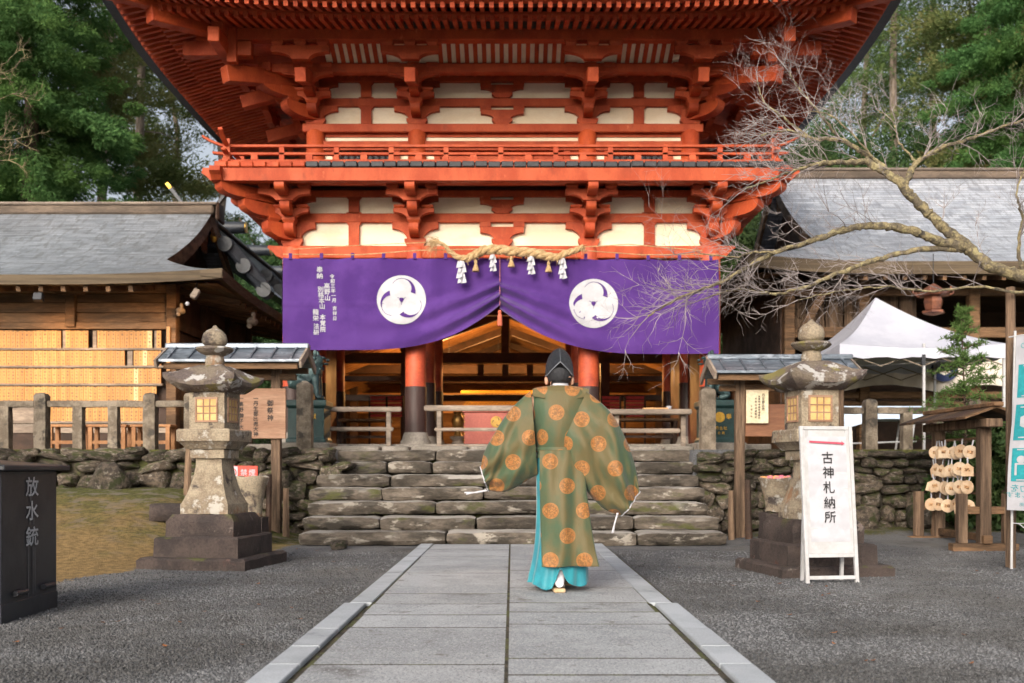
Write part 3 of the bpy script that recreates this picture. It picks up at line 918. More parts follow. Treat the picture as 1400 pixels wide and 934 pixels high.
def rail_posts(a, b, n):
    A, B = Vector((*a, 0)), Vector((*b, 0))
    for i in range(n + 1):
        p = A.lerp(B, i / n)
        corner = i in (0, n)
        w = .10 if corner else .075
        MB().bb(p.x - w / 2, p.x + w / 2, p.y - w / 2, p.y + w / 2, 5.555, 5.80 if not corner else 5.93).build('railing_post', VE, gate)
        if i < n:
            q = A.lerp(B, (i + .5) / n)
            MB().bb(q.x - .05, q.x + .05, q.y - .035, q.y + .035, 5.61, 5.69).build('railing_block', VE, gate)
rail_posts((rx0, ry0), (rx1, ry0), 10)
rail_posts((rx0, ry0 + .8), (rx0, ry1), 6)
rail_posts((rx1, ry0 + .8), (rx1, ry1), 6)

# ------------------------------------------------------------------ upper storey
for x in UX:
    for y in (UF, UB):
        MB().lathe([(.15, 0), (.15, .93), (.12, .97)], 20, (x, y, 5.45)).build('column', VE, gate, True)
MB().bb(UX[0] + .05, UX[3] - .05, UF + .06, UB - .06, 5.45, 7.9).build('inner_wall', M['dark_red'], gate)  # unseen solid box added behind the wall to block light
MB().bb(UX[0] - .20, UX[3] + .20, UF - .10, UF + .10, 6.385, 6.52).build('head_beam', VE, gate, bevel=.01)
for i in range(3):
    a, b = UX[i] + .13, UX[i + 1] - .13
    MB().bb(a, b, UF + .0, UF + .05, 6.335, 6.385).build('lintel', VE, gate)
    MB().bb(a, b, UF + .03, UF + .055, 6.25, 6.335).build('plaster_panel', M['plaster'], gate)
    MB().bb(a, b, UF - .06, UF + .05, 6.10, 6.25).build('lintel', VE, gate, bevel=.006)
    MB().bb(a, b, UF - .04, UF + .05, 5.50, 5.62).build('sill_beam', VE, gate, bevel=.006)
    for (p, q) in ((a, a + .20), (b - .20, b)):
        MB().bb(p, q, UF + .03, UF + .055, 5.62, 6.10).build('plaster_panel', M['plaster'], gate)
        e = q if p == a else p
        MB().bb(e - .05, e + .05, UF - .04, UF + .05, 5.62, 6.10).build('jamb', VE, gate)
    if i != 1:
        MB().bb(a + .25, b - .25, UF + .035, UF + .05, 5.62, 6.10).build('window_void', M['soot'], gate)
        nbar = 9
        for k in range(nbar):
            x = a + .25 + (b - a - .5) * (k + .5) / nbar
            MB().box((x, UF + .01, 5.86), (.035, .03, .48), rz=.78).build('window_bar', M['soot'], gate)
    else:
        for k in range(4):
            p = a + .25 + (b - a - .5) * k / 4; q = p + (b - a - .5) / 4
            MB().bb(p + .006, q - .006, UF + .015, UF + .05, 5.62, 6.10).build('door_leaf', VE, gate, bevel=.006)
facade(UX, UF, 6.52, .30, .13, .27, 0)

UFW = [(6.62, 6.76, .36), (6.85, 6.99, .66)]
UC = [(.30, 6.80, 7.00, .30), (.62, 6.98, 7.27, .40), (1.15, 7.12, 7.40, .44)]
TAIL = (.15, 7.17, 1.20, 6.885, .17, .21)
for x in UX:
    bracket('eave_bracket', (x, UF), (0, -1), UFW, UC, TAIL)
for sx, x in ((-1, UX[0]), (1, UX[3])):
    for y in (UF, 18.0, UB):
        bracket('eave_bracket', (x, y), (sx, 0), UFW, UC, TAIL)
    bracket('eave_bracket', (x, UF), (sx, -1), [(6.58, 6.78, .46), (6.83, 7.01, .80)], [], (.15, 7.20, 1.26, 6.90, .20, .24), .19, 1.30)

hx = (UX[3] - UX[0]) / 2; hy = (UB - UF) / 2; ux = (UX[3] + UX[0]) / 2; uy = 18.0
# tie at the second bracket step, upper bearing arm that runs past the corner, purlin
for (o, z0, z1, ext, w) in ((.62, 7.12, 7.26, .15, .14), (1.15, 7.20, 7.37, .0, .10), (1.15, 7.40, 7.575, .42, .17)):
    e = ext
    MB().bb(ux - hx - o - e, ux + hx + o + e, UF - o - w / 2, UF - o + w / 2, z0, z1).build('purlin', VE, gate, bevel=.008) if o != 1.15 or z0 > 7.3 else None
    for sx in (-1, 1):
        x = ux + sx * (hx + o)
        if o != 1.15 or z0 > 7.3: MB().bb(x - w / 2, x + w / 2, UF - o - e + (.003 if e else 0), UB + o + e, z0 - .004, z1 - .004).build('purlin', VE, gate, bevel=.008)
for sx in (-1, 1):
    xo = ux + sx * (hx + 1.15)
    a = xo - sx * .42
    MB().bb(min(a, xo + sx * .62), max(a, xo + sx * .62), UF - 1.15 - .085, UF - 1.15 + .085, 7.16, 7.38).build('corner_arm', VE, gate, bevel=.01)
    MB().bb(xo - .085, xo + .085, UF - 1.15 - .60, UF - 1.15 + .35, 7.155, 7.375).build('corner_arm', VE, gate, bevel=.01)
    # short posts between the corner arm and the eave
    MB().box((xo + sx * .34, UF - 1.15 - .01, 7.49), (.15, .15, .22), top=.8).build('corner_post', VE, gate)
    MB().box((xo - sx * .14, UF - 1.15 - .09, 7.30), (.14, .12, .52)).build('corner_post', VE, gate)

# lattice ceiling behind the tie, ribbed cream soffit in front of it
MB().bb(ux - hx - .6, ux + hx + .6, UF - .60, UF + .05, 7.31, 7.33).build('lattice_ceiling', M['dark_red'], gate)
for sx in (-1, 1): MB().bb(*sorted((ux + sx * hx, ux + sx * (hx + .6))), UF + .05, UB + .6, 7.31, 7.33).build('lattice_ceiling', M['dark_red'], gate)
bar = MB().bb(-.02, .02, -.6, .02, -.022, 0).mesh('lattice_bar', VE)
k = ux - hx
while k < ux + hx + .01:
    put('lattice_bar', bar, gate, (k, UF, 7.308)); k += .145
for q in (.14, .30, .46):
    MB().bb(ux - hx - .5, ux + hx + .5, UF - q - .02, UF - q + .02, 7.285, 7.304).build('lattice_bar', VE, gate)
sof = MB()
sof.add([(ux - hx + .3, UF - .64, 7.285), (ux + hx - .3, UF - .64, 7.285), (ux + hx - .3, UF - 1.10, 7.475), (ux - hx + .3, UF - 1.10, 7.475),
         (ux - hx + .3, UF - .64, 7.305), (ux + hx - .3, UF - .64, 7.305), (ux + hx - .3, UF - 1.10, 7.495), (ux - hx + .3, UF - 1.10, 7.495)],
        [(0, 3, 2, 1), (4, 5, 6, 7), (0, 1, 5, 4), (1, 2, 6, 5), (2, 3, 7, 6), (3, 0, 4, 7)])
sof.build('cream_soffit', M['plaster'], gate)
rib = MB(); rib.beam((0, -.62, 7.272), (0, -1.10, 7.462), .066, .045)
rib = rib.mesh('soffit_rib', VE)
for i in range(3):
    a, b = UX[i] + .44, UX[i + 1] - .44
    n = max(3, int(round((b - a) / .133)))
    for k in range(n + 1):
        put('soffit_rib', rib, gate, (a + (b - a) * k / n, UF, 0))
for sx in (-1, 1):      # dark closed soffit round the corners and sides
    x0, x1 = sorted((ux + sx * (hx + .64), ux + sx * (hx + 1.1)))
    MB().bb(x0, x1, UF - .64, UB + .6, 7.38, 7.40).build('side_soffit', M['vermilion_old'], gate)
    x0, x1 = sorted((ux + sx * (hx - .3), ux + sx * (hx + 1.1)))
    MB().bb(x0, x1, UF - 1.1, UF - .645, 7.385, 7.405).build('corner_soffit', M['vermilion_old'], gate)
    MB().bb(x0, x1, UF - .66, UF - .642, 7.262, 7.384).build('closing_board', M['vermilion_old'], gate)

# ------------------------------------------------------------------ rafters: two tiers, parallel, cut by the hips
OV1, OV2 = 2.0, 2.46
def lift(l, half):
    c = max(0.0, (abs(l) - half * .62) / (half * .38 + OV2)); return .30 * c ** 2.2
def frame(side):
    if side == 0: return lambda o, l, z: Vector((ux + l, UF - o, z))
    s = -1 if side < 0 else 1
    return lambda o, l, z: Vector((ux + s * (hx + o), uy + l, z))
cache = {}
def rafter(name, side, l, half, o0, o1, z0, z1, w, h):
    """one rafter: its own length, shared mesh where alike"""
    f = frame(side)
    L = math.hypot(o1 - o0, z1 - z0); key = (name, round(L, 2))
    if key not in cache:
        cache[key] = MB().bb(0, L, -w / 2, w / 2, 0, h).mesh(name, VE)
    a = f(o0, l, z0); b = f(o1, l, z1)
    t = (b - a)
    o = put(name, cache[key], gate, a)
    yaw = math.atan2(t.y, t.x); pitch = -math.atan2(t.z, math.hypot(t.x, t.y))
    o.rotation_euler = (0, pitch, yaw)
SP = .136
for side, half, lmin, lmax in ((0, hx, -hx - OV2 + .06, hx + OV2 - .06), (-1, hy, -hy - OV2 + .06, hy + .9), (1, hy, -hy - OV2 + .06, hy + .9)):
    l = -SP * int(-lmin / SP)
    while l <= lmax:
        e = max(0.0, abs(l) - half)
        if e < OV1 - .12:
            o0 = max(-.05, e)
            lf = lift(l, half)
            zb = lambda o: 7.845 - .25 * o + lf * (o / OV2) ** 1.5
            rafter('rafter', side, l, half, o0, OV1, zb(o0), zb(OV1), .066, .080)
        if e < OV2 - .10:
            o0 = max(1.35, e)
            lf = lift(l, half)
            zb = lambda o: 7.47 - .30 * (o - 1.95) + lf * (o / OV2) ** 1.5
            rafter('flying_rafter', side, l, half, o0, OV2, zb(o0), zb(OV2), .062, .075)
        l += SP

def eave_strip(name, mat, o_in, o_out, zfn, th, parent=gate, sides=(0, -1, 1)):
    """a board that follows the eave, mitred at the hips"""
    for side in sides:
        half = hx if side == 0 else hy
        f = frame(side); n = 26; rings = []
        lo = -1.0; hi = 1.0 if side == 0 else (half + .9) / (half + o_out)
        for k in range(n + 1):
            u = lo + (hi - lo) * k / n
            ring = []
            for (o, dz) in ((o_in, 0), (o_out, 0), (o_out, th), (o_in, th)):
                l = u * (half + o)
                if side != 0 and u > 0: l = u * (half + o_out)
                lf = lift(l, half) * (o / OV2) ** 1.5
                ring.append(f(o, l, zfn(o) + dz + lf))
            rings.append(ring)
        MB().loft(rings).build(name, mat, parent)
eave_strip('rafter_tie', VE, 1.90, 2.00, lambda o: 7.425, .045)
eave_strip('eave_board', VE, 2.40, 2.52, lambda o: 7.395, .06)
eave_strip('lower_deck', M['vermilion_old'], .0, 1.95, lambda o: 7.930 - .25 * o, .02)
eave_strip('upper_deck', M['vermilion_old'], 1.80, 2.48, lambda o: 7.553 - .30 * (o - 1.95), .02)
eave_strip('roof_edge', M['soot'], 2.20, 2.72, lambda o: 7.46, .17)
# hip rafters
for sx in (-1, 1):
    c0 = Vector((ux + sx * hx, UF, 7.70)); c1 = Vector((ux + sx * (hx + 2.0), UF - 2.0, 7.43)); c2 = Vector((ux + sx * (hx + 2.72), UF - 2.72, 7.52))
    MB().beam(c0, c1, .20, .22).build('hip_rafter', VE, gate, bevel=.01)
    MB().beam(c0.lerp(c1, .6) + Vector((0, 0, .17)), c2, .17, .18).build('hip_rafter', VE, gate, bevel=.01)
# roof body above the eaves
rings = []
for (o, z, k) in ((2.74, 7.56, 1), (1.6, 8.05, .5), (.3, 8.9, .1), (-1.0, 10.2, 0), (-1.65, 11.2, 0)):
    ring = []
    for (sx, sy) in ((-1, -1), (0, -1), (1, -1), (1, 0), (1, 1), (0, 1), (-1, 1), (-1, 0)):
        ring.append((ux + sx * (hx + o), uy + sy * (hy + o), z + (.25 * k if sx and sy else 0)))
    rings.append(ring)
MB().loft(rings).build('roof', pm('dark_bark_roof', (0.05, 0.042, 0.036, 1), (0.09, 0.075, 0.06, 1), 5, .9, .5, 20), gate)

# ------------------------------------------------------------------ hung in front of the gate: purple curtain, straw rope
curtain_m = pm('purple_curtain_cloth', (0.074, 0.024, 0.175, 1), (0.058, 0.018, 0.145, 1), 1.6, 0.8, 0.10, 240, fine=0.05, spec=0.2, sheen=0.25,
               spots=(((0.088, 0.031, 0.20, 1), 1.1, .55, .85),))
CY = 15.62
xl, xc, xr = (387 - 700) * CY / FPX, (683.5 - 700) * CY / FPX, (982 - 700) * CY / FPX
Zc = lambda y: CAM_H + (HOR - y) * CY / FPX
cur = thing('shrine_curtain', 'purple cloth curtain with two white swirl crests, drawn up at its centre', 'curtain', (xc, CY, Zc(478)), world=True)

def curtain_pt(side, u, v):
    """u: 0 outer edge .. 1 centre; v: 0 top .. 1 bottom"""
    xo = xl if side < 0 else xr
    x = xo + (xc - xo) * u
    top = Zc(352.5) + .035 * (0.5 - abs(((u * 5.6) % 1) - .5)) * 0 - .018 * math.sin(math.pi * ((u * 6.5) % 1)) - (.03 if side > 0 else 0) * (1 - u)
    bot = Zc(479 if side < 0 else 484) + (Zc(419) - Zc(480)) * (max(0, (u - .28) / .72) ** (2.9 if side < 0 else 2.7))
    z = top + (bot - top) * v
    g = u ** 3.0
    y = CY - (.016 * math.sin(u * 19 + v * 1.5) + .009 * math.sin(u * 47 + v * 4)) * (1 - .5 * v) - .02 * v
    y -= .030 * math.sin(u * 7.0 + 1.0 + side) * v
    y += .085 * u ** 2.2 * math.sin(v * 24 + u * 4 + .8 * math.sin(u * 9)) * sm((v - .25) / .5) - .05 * g * v
    y += .006 * math.sin(u * 60 + 3 * v) * (1 - v)
    y -= .010 * math.exp(-((v - .5) / .016) ** 2) * (1 - u ** 3)                     # joining seams
    for su in (.34, .68): y -= .009 * math.exp(-((u - su) / .008) ** 2)
    z += .012 * g * math.cos(v * 21) * sm((v - .3) / .5)
    return Vector((x, y, z))
for side in (-1, 1):
    nu, nv = 90, 44
    vs = [curtain_pt(side, i / nu, j / nv) for j in range(nv + 1) for i in range(nu + 1)]
    fs = [(j * (nu + 1) + i, j * (nu + 1) + i + 1, (j + 1) * (nu + 1) + i + 1, (j + 1) * (nu + 1) + i) for j in range(nv) for i in range(nu)]
    MB().add(vs, fs).build('curtain_half', curtain_m, cur, True, sharp=180)
    # the cloth turns the corner and runs a little way back
    vs = []
    xo = xl if side < 0 else xr
    for j in range(nv + 1):
        for i in range(13):
            p = curtain_pt(side, 0, j / nv)
            a = i / 12
            vs.append((xo + side * (.03 * math.sin(a * 3) + .015 * math.sin(a * 17 + j * .08)), p.y + .02 * math.sin(a) + a * .9, p.z))
    fs = [(j * 13 + i, j * 13 + i + 1, (j + 1) * 13 + i + 1, (j + 1) * 13 + i) for j in range(nv) for i in range(12)]
    MB().add(vs, fs).build('curtain_return', curtain_m, cur, True, sharp=180)
    # hanging loops and line
    for k in range(7):
        u = (k + .25) / 7.0
        p = curtain_pt(side, u, 0)
        MB().box((p.x, p.y - .01, p.z + .03), (.05, .03, .09)).build('hanging_loop', curtain_m, cur)
    line = [(xo, CY - .02, Zc(348)), (xo + (xc - xo) * .35, CY - .03, Zc(349)), (xo + (xc - xo) * .62, CY - .03, Zc(343)), (xo + (xc - xo) * .98, CY - .05, Zc(341))]
    MB().tube(line, .008, 5).build('hanging_line', M['straw'], cur)

def curtain_y(x, z):
    side = -1 if x < xc else 1
    xo = xl if side < 0 else xr
    u = (x - xo) / (xc - xo)
    best = min((abs(curtain_pt(side, u, v / 40).z - z), v) for v in range(41))[1]
    return curtain_pt(side, u, best / 40).y
def crest(cx_, cz, r):
    mb = MB(); n = 48; rings = 5
    vs = [(cx_, curtain_y(cx_, cz) - .008, cz)]; fs = []
    for q in range(1, rings + 1):
        for k in range(n):
            x = cx_ + r * q / rings * math.cos(2 * math.pi * k / n); z = cz + r * q / rings * math.sin(2 * math.pi * k / n)
            vs.append((x, curtain_y(x, z) - .008, z))
    for k in range(n): fs.append((0, 1 + k, 1 + (k + 1) % n))
    for q in range(rings - 1):
        for k in range(n):
            a = 1 + q * n + k; b = 1 + q * n + (k + 1) % n; fs.append((a, b, b + n, a + n))
    disc = mb.add(vs, fs).build('crest_disc', M['white_print'], cur, True, sharp=180)
    mb = MB()
    F = lambda x, z: (cx_ + x * r, curtain_y(cx_ + x * r, cz + z * r) - .013, cz + z * r)
    for q in range(3):
        rot = Matrix.Rotation(2 * math.pi * q / 3, 2)
        c = Vector((0, .46)); inn, out = [], []
        for i in range(17):
            s = i / 16; a = R(150 - 172 * s)
            t_ = .018 + .19 * max(0, (s - .40) / .60) ** 1.4
            inn.append(rot @ (c + Vector((math.cos(a), math.sin(a))) * .405)); out.append(rot @ (c + Vector((math.cos(a), math.sin(a))) * (.405 + t_)))
        vs = [F(*p) for p in inn] + [F(*p) for p in out]
        mb.add(vs, [(i, i + 1, 17 + i + 1, 17 + i) for i in range(16)])
        tri = [rot @ Vector(p) for p in ((-.012, -.03), (.085, .080), (-.085, .080))]
        mb.add([F(*p) for p in tri], [(0, 1, 2)])
        ln = [rot @ Vector(p) for p in ((-.010, 0), (.010, 0), (.008, -.20), (-.008, -.20))]
        mb.add([F(*p) for p in ln], [(0, 1, 2, 3)])
    mb.build('crest_swirl', curtain_m, disc)
crest((549 - 700) * CY / FPX, Zc(410), 33.5 * CY / FPX)
crest((811.5 - 700) * CY / FPX, Zc(415), 33.5 * CY / FPX)
px = CY / FPX
tx = MB(); TF = lambda x, z: ((x - 700) * px, curtain_y((x - 700) * px, Zc(z)) - .010, Zc(z))
def ctext(chars, x, y0, y1, size, lean=0.0):
    n = len(chars)
    for i, ch in enumerate(chars):
        y = y0 + (y1 - y0) * (i / max(1, n - 1)); xx = x + lean * i
        glyph(tx, ch, size, lambda a, b: TF(xx + a, y - b), .022)
ctext('奉納', 437.5, 369, 377.5, 8.5)
ctext('令和三年一月', 454, 378, 411, 6.6, .55)
ctext('吉祥日', 458, 422, 436, 6.0, .2)
ctext('高野山', 447, 391, 407.5, 8.2, .5)
ctext('別格本山', 438.5, 396, 419, 8.2, .8)
ctext('本覚院', 441.5, 434, 450.5, 8.0, .3)
ctext('龍栄', 432.3, 427, 435.5, 8.2)
ctext('法研', 433, 446.5, 455, 8.0)
tx.build('dedication_lettering', M['white_print'], cur)['kind'] = 'stuff'
# drawing cord and tassel in the middle
MB().tube([(xc, CY - .06, Zc(352)), (xc, CY - .07, Zc(420))], .007, 6).build('drawing_cord', pm('pink_cord', (0.45, 0.16, 0.20, 1), None, 9, .8), cur)
tas = MB().lathe([(.012, .0), (.030, -.015), (.030, -.04), (.020, -.055), (.034, -.075), (.040, -.24), (.036, -.25)], 12, (xc, CY - .08, Zc(425)))
tas.build('tassel', pm('salmon_tassel', (0.62, 0.16, 0.09, 1), (0.5, 0.12, 0.07, 1), 30, .8, .4, 60, stretch=(1, 1, .1)), cur, True)

# straw rope
rope_y = CY - .16
RP = lambda x, y: Vector(((x - 700) * rope_y / FPX, rope_y, CAM_H + (HOR - y) * rope_y / FPX))
rp = thing('straw_rope', 'thick twisted straw rope hung across the curtain top', 'rope', tuple(RP(690, 345)), world=True)
key = [(592, 329, .035), (606, 334, .035), (616, 345, .045), (626, 352, .058), (638, 354, .070), (650, 348, .082), (662, 342, .090), (680, 341, .096), (700, 343.5, .096), (720, 345, .096), (735, 347, .092), (750, 351, .084), (762, 352, .075), (775, 346, .066), (788, 342, .06), (797, 338, .05)]
def interp(t):
    t = t * (len(key) - 1); i = min(int(t), len(key) - 2); f = t - i
    f2 = f * f * (3 - 2 * f) * .4 + f * .6
    a, b = key[i], key[i + 1]
    return RP(a[0] + (b[0] - a[0]) * f, a[1] + (b[1] - a[1]) * f2), a[2] + (b[2] - a[2]) * f
for s in range(3):
    pts, rad = [], []
    for i in range(141):
        p, r = interp(i / 140)
        q, _ = interp(min(1, i / 140 + .01)); t = (q - p); t = t.normalized() if t.length > 1e-6 else Vector((1, 0, 0))
        n1 = t.cross(Vector((0, 1, 0))).normalized(); n2 = Vector((0, 1, 0))
        a = i * .30 + s * 2.094
        r *= .80
        pts.append(p + (n1 * math.cos(a) + n2 * math.sin(a)) * r * .48); rad.append(r * .60)
    MB().tube(pts, rad, 9).build('rope_strand', M['straw'], rp, True)
mb = MB()      # frayed ends and stray straws
for i in range(150):
    e = rng.random()
    if e < .5: p = RP(595 + rng.uniform(-6, 6), 329 + rng.uniform(-4, 4)); d_ = Vector((rng.uniform(-.16, .02), rng.uniform(-.06, .05), rng.uniform(-.24, .08)))
    elif e < .62: p = RP(796, 338); d_ = Vector((rng.uniform(.0, .10), rng.uniform(-.05, .05), rng.uniform(-.10, .08)))
    else: p, r = interp(rng.random()); p = p + Vector((0, -.05, -.04)); d_ = Vector((rng.uniform(-.05, .05), rng.uniform(-.04, .02), rng.uniform(-.09, .03)))
    mb.tube([p, p + d_ * .55, p + d_ + Vector((0, 0, -.03))], [.004, .0035, .002], 3, False)
mb.build('straw_ends', M['straw'], rp)['kind'] = 'stuff'
MB().tube([RP(795, 338), RP(860, 334), RP(960, 343)], .008, 5).build('end_cord', M['straw'], rp)
MB().tube([RP(400, 341), RP(480, 336), RP(595, 331)], .006, 5).build('end_cord', M['straw'], rp)
for (x, y0, y1, w) in ((631, 357, 387, .125), (674, 348, 371, .085), (726, 350, 375, .095), (769, 353, 381, .095)):   # folded paper streamers
    mb = MB()
    p0 = RP(x, y0); H = (y1 - y0) * rope_y / FPX
    for layer in range(3):
        dx = (layer - 1) * w * .16; yy = -.02 * layer
        for k in range(4):
            zt = p0.z - H * k / 4.2; sgn = 1 if (k + layer) % 2 else -1
            ww = w * .42
            a = p0.x + dx + sgn * w * .12
            mb.add([(a - ww / 2, p0.y + yy, zt), (a + ww / 2, p0.y + yy - .01, zt - .01), (a + ww / 2 + sgn * .02, p0.y + yy - .05, zt - H * .31), (a - ww / 2 + sgn * .02, p0.y + yy - .03, zt - H * .33)], [(0, 1, 2, 3)])
    s_ = mb.build('paper_streamer', M['paper'], rp)
for (x, y0, y1) in ((650.5, 355, 371), (699, 350, 365), (750, 357, 372)):     # straw tassels
    p0 = RP(x, y0); H = (y1 - y0) * rope_y / FPX
    MB().lathe([(.012, 0), (.022, -.02), (.028, -H * .3), (.022, -H * .38), (.045, -H * .75), (.058, -H), (.05, -H - .004)], 10, tuple(p0)).build('straw_tassel', M['straw'], rp, True)
# ================================================================== THE HALLS AROUND THE GATE
def shingle_material(name, c1, c2, c3, scale):
    m, t, b = base_mat(name)
    uv = t.new('ShaderNodeUVMap'); uv.uv_map = 'UVMap'
    vec = uv.outputs[0]
    tc, _ = coords(t, False)
    sx = t.new('ShaderNodeSeparateXYZ'); t.link(vec, sx.inputs[0])
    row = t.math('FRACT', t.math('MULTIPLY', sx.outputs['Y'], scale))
    br = t.new('ShaderNodeTexBrick'); br.offset = .5
    br.inputs['Scale'].default_value = scale; br.inputs['Brick Width'].default_value = 2.6; br.inputs['Row Height'].default_value = 1.0; br.inputs['Mortar Size'].default_value = .03
    br.inputs['Color1'].default_value = (0, 0, 0, 1); br.inputs['Color2'].default_value = (1, 1, 1, 1); br.inputs['Mortar'].default_value = (.1, .1, .1, 1)
    t.link(vec, br.inputs['Vector'])
    col = t.mix(br.outputs['Color'], c1, c2)
    n = t.noise(t.mapping(vec, (1.3, 9.0, 1)), 1.0, 6, .65)
    col = t.mix(t.math('MULTIPLY', t.ramp(n, .50, .80), .75), col, c3)
    col = t.mix(t.math('MULTIPLY', t.ramp(t.noise(tc, .5, 4, .6), .45, .75), .35), col, c3)
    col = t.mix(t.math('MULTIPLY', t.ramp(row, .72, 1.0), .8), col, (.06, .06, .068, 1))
    col = t.mix(t.math('MULTIPLY', t.ramp(t.noise(t.mapping(tc, (6, 1.2, 1.2)), 2.0, 6, .7), .52, .66), .6), col, c3)
    t.link(col, b.inputs['Base Color'])
    b.inputs['Metallic'].default_value = .35
    b.inputs['Specular IOR Level'].default_value = .7
    t.link(t.math('ADD', t.math('MULTIPLY', n, .35), .22), b.inputs['Roughness'])
    bp = t.new('ShaderNodeBump'); bp.inputs['Strength'].default_value = .6; bp.inputs['Distance'].default_value = .03
    t.link(t.math('ADD', t.math('MULTIPLY', row, -1.0), t.math('MULTIPLY', t.noise(tc, 14, 4, .6), .5)), bp.inputs['Height']); t.link(bp.outputs[0], b.inputs['Normal'])
    return m
M['roof_l'] = shingle_material('aged_copper_shingle', (.30, .335, .38, 1), (.50, .54, .60, 1), (.17, .175, .18, 1), 11.0)
M['roof_r'] = shingle_material('pale_metal_shingle', (.48, .52, .60, 1), (.80, .83, .90, 1), (.22, .23, .27, 1), 9.0)
M['eave_edge'] = pm('layered_bark_eave', (.13, .095, .058, 1), (.085, .062, .04, 1), 3, .8, .3, 30, stretch=(.2, 1, 7), fine=.2)

def irimoya(root, s, xg, xc_, xfar, ye, yr, ze, zr, tg, mat, fascia, liftc=.10, bulge=.42):
    """hip-and-gable roof, its gable end towards the gate. s = +1: gable end faces +x"""
    def prof(t): return ye + (yr - ye) * t, ze + (zr - ze) * ((1 - bulge) * t + bulge * t * t)
    def bound(t):
        if t < tg:
            q = t / tg; return xc_ + (xg - xc_) * (q ** .9)
        q = (t - tg) / (1 - tg); return xg + s * .10 * math.sin(q * 2.2) - s * .02
    N, K = 30, 44
    def corner_lift(x, t): return liftc * max(0.0, 1 - abs(x - xc_) / 2.6) ** 2 * max(0, 1 - t / tg) if t < tg else 0
    for mirror in (False, True):
        vs, uv = [], []
        for j in range(N + 1):
            t = j / N; y, z = prof(t)
            if mirror: y = 2 * yr - y
            xb = bound(t); ln = t * math.hypot(yr - ye, zr - ze)
            for i in range(K + 1):
                x = xfar + (xb - xfar) * (i / K) ** .8
                vs.append((x, y, z + corner_lift(x, t))); uv.append((x, ln))
        fs = [(j * (K + 1) + i, j * (K + 1) + i + 1, (j + 1) * (K + 1) + i + 1, (j + 1) * (K + 1) + i) for j in range(N) for i in range(K)]
        MB().add(vs, fs, uv).build('roof_slope', mat, root, True, sharp=180)
    # side slope below the gable
    vs, uv = [], []
    zt = prof(tg)[1]; n2 = 24
    for j in range(n2 + 1):
        q = j / n2; t = q * tg; y0, z = prof(t); x = bound(t * .999)
        ya, yb = y0, 2 * yr - y0
        for i in range(K + 1):
            y = ya + (yb - ya) * i / K
            e = min(abs(y - ya), abs(yb - y))
            vs.append((x, y, z + liftc * max(0, 1 - (y - ye) / 2.6) ** 2 * (1 - q))); uv.append((y, q * math.hypot(xc_ - xg, zt - ze)))
    fs = [(j * (K + 1) + i, j * (K + 1) + i + 1, (j + 1) * (K + 1) + i + 1, (j + 1) * (K + 1) + i) for j in range(n2) for i in range(K)]
    MB().add(vs, fs, uv).build('roof_side', mat, root, True, sharp=180)
    # thick layered edge along front and gable-side eaves
    rings = []
    for i in range(K + 1):
        x = xfar + (xc_ - xfar) * (i / K) ** .8; l = corner_lift(x, 0)
        rings.append([(x, ye, ze + l + .004), (x, ye + .02, ze - fascia + l), (x, ye + .35, ze - fascia + .03 + l), (x, ye + .35, ze - .02 + l)])
    MB().loft(rings).build('eave_edge', M['eave_edge'], root)
    rings = []
    for i in range(K + 1):
        y = ye + (2 * (yr - ye)) * i / K; l = liftc * max(0, 1 - (y - ye) / 2.6) ** 2
        rings.append([(xc_, y, ze + l + .003), (xc_ - s * .02, y, ze - fascia + l), (xc_ - s * .35, y, ze - fascia + .03 + l), (xc_ - s * .35, y, ze - .02 + l)])
    MB().loft(rings).build('eave_edge', M['eave_edge'], root)
    # gable wall with barge boards
    yg0, zg0 = prof(tg)
    pts = [(yg0 + .15, zg0 - .1)] + [(prof(tg + (1 - tg) * k / 8)[0] + .05, prof(tg + (1 - tg) * k / 8)[1] - .06) for k in range(9)]
    pts = pts + [(2 * yr - a, b) for a, b in reversed(pts)]
    mb = MB(); mb.prism(pts, lambda a, b: (xg - s * .45, a, b), lambda a, b: (xg - s * .40, a, b)); mb.build('gable_wall', M['wood_dark'], root)
    for mir in (1, -1):
        rings = []
        for k in range(13):
            t = tg + (1 - tg) * k / 12; y, z = prof(t)
            if mir < 0: y = 2 * yr - y
            x = bound(t)
            rings.append([(x - s * .08, y, z - .02), (x - s * .01, y, z - .02), (x - s * .01, y, z - .30), (x - s * .08, y, z - .30)])
        MB().loft(rings).build('barge_board', M['wood'], root)
    MB().box((xg - s * .12, yr, zr - .55), (.06, .30, .55), top=1.3).build('gable_pendant', M['wood'], root, bevel=.05)
    # ridge
    MB().bb(min(xfar, xg + s * .12), max(xfar, xg + s * .12), yr - .18, yr + .18, zr - .10, zr + .08).build('ridge', M['ridge_wood'], root, bevel=.03)
    MB().bb(min(xfar, xg + s * .2), max(xfar, xg + s * .2), yr - .22, yr + .22, zr + .082, zr + .130).build('ridge_cap', M['wood_grey'], root, bevel=.03)
    MB().box((xg + s * .20, yr, zr - .04), (.08, .46, .38), top=.75).build('ridge_end', M['wood_dark'], root, bevel=.03)
    # rafters below the front and side eaves
    raf = MB().beam((0, 0, 0), (0, 1.55, .30), .07, .09).mesh('rafter', M['wood'])
    x = xc_ - s * 1.5
    while abs(x - xc_) < abs(xfar - xc_) * .9:
        put('rafter', raf, root, (x, ye + .12, ze - fascia - .05)); x -= s * .36
    raf2 = MB().beam((0, 0, 0), (-s * 1.55, 0, .30), .07, .09).mesh('rafter', M['wood'])
    y = ye + 1.5
    while y < 2 * yr - ye:
        put('rafter', raf2, root, (xc_ - s * .12, y, ze - fascia - .05)); y += .36
    mb = MB()
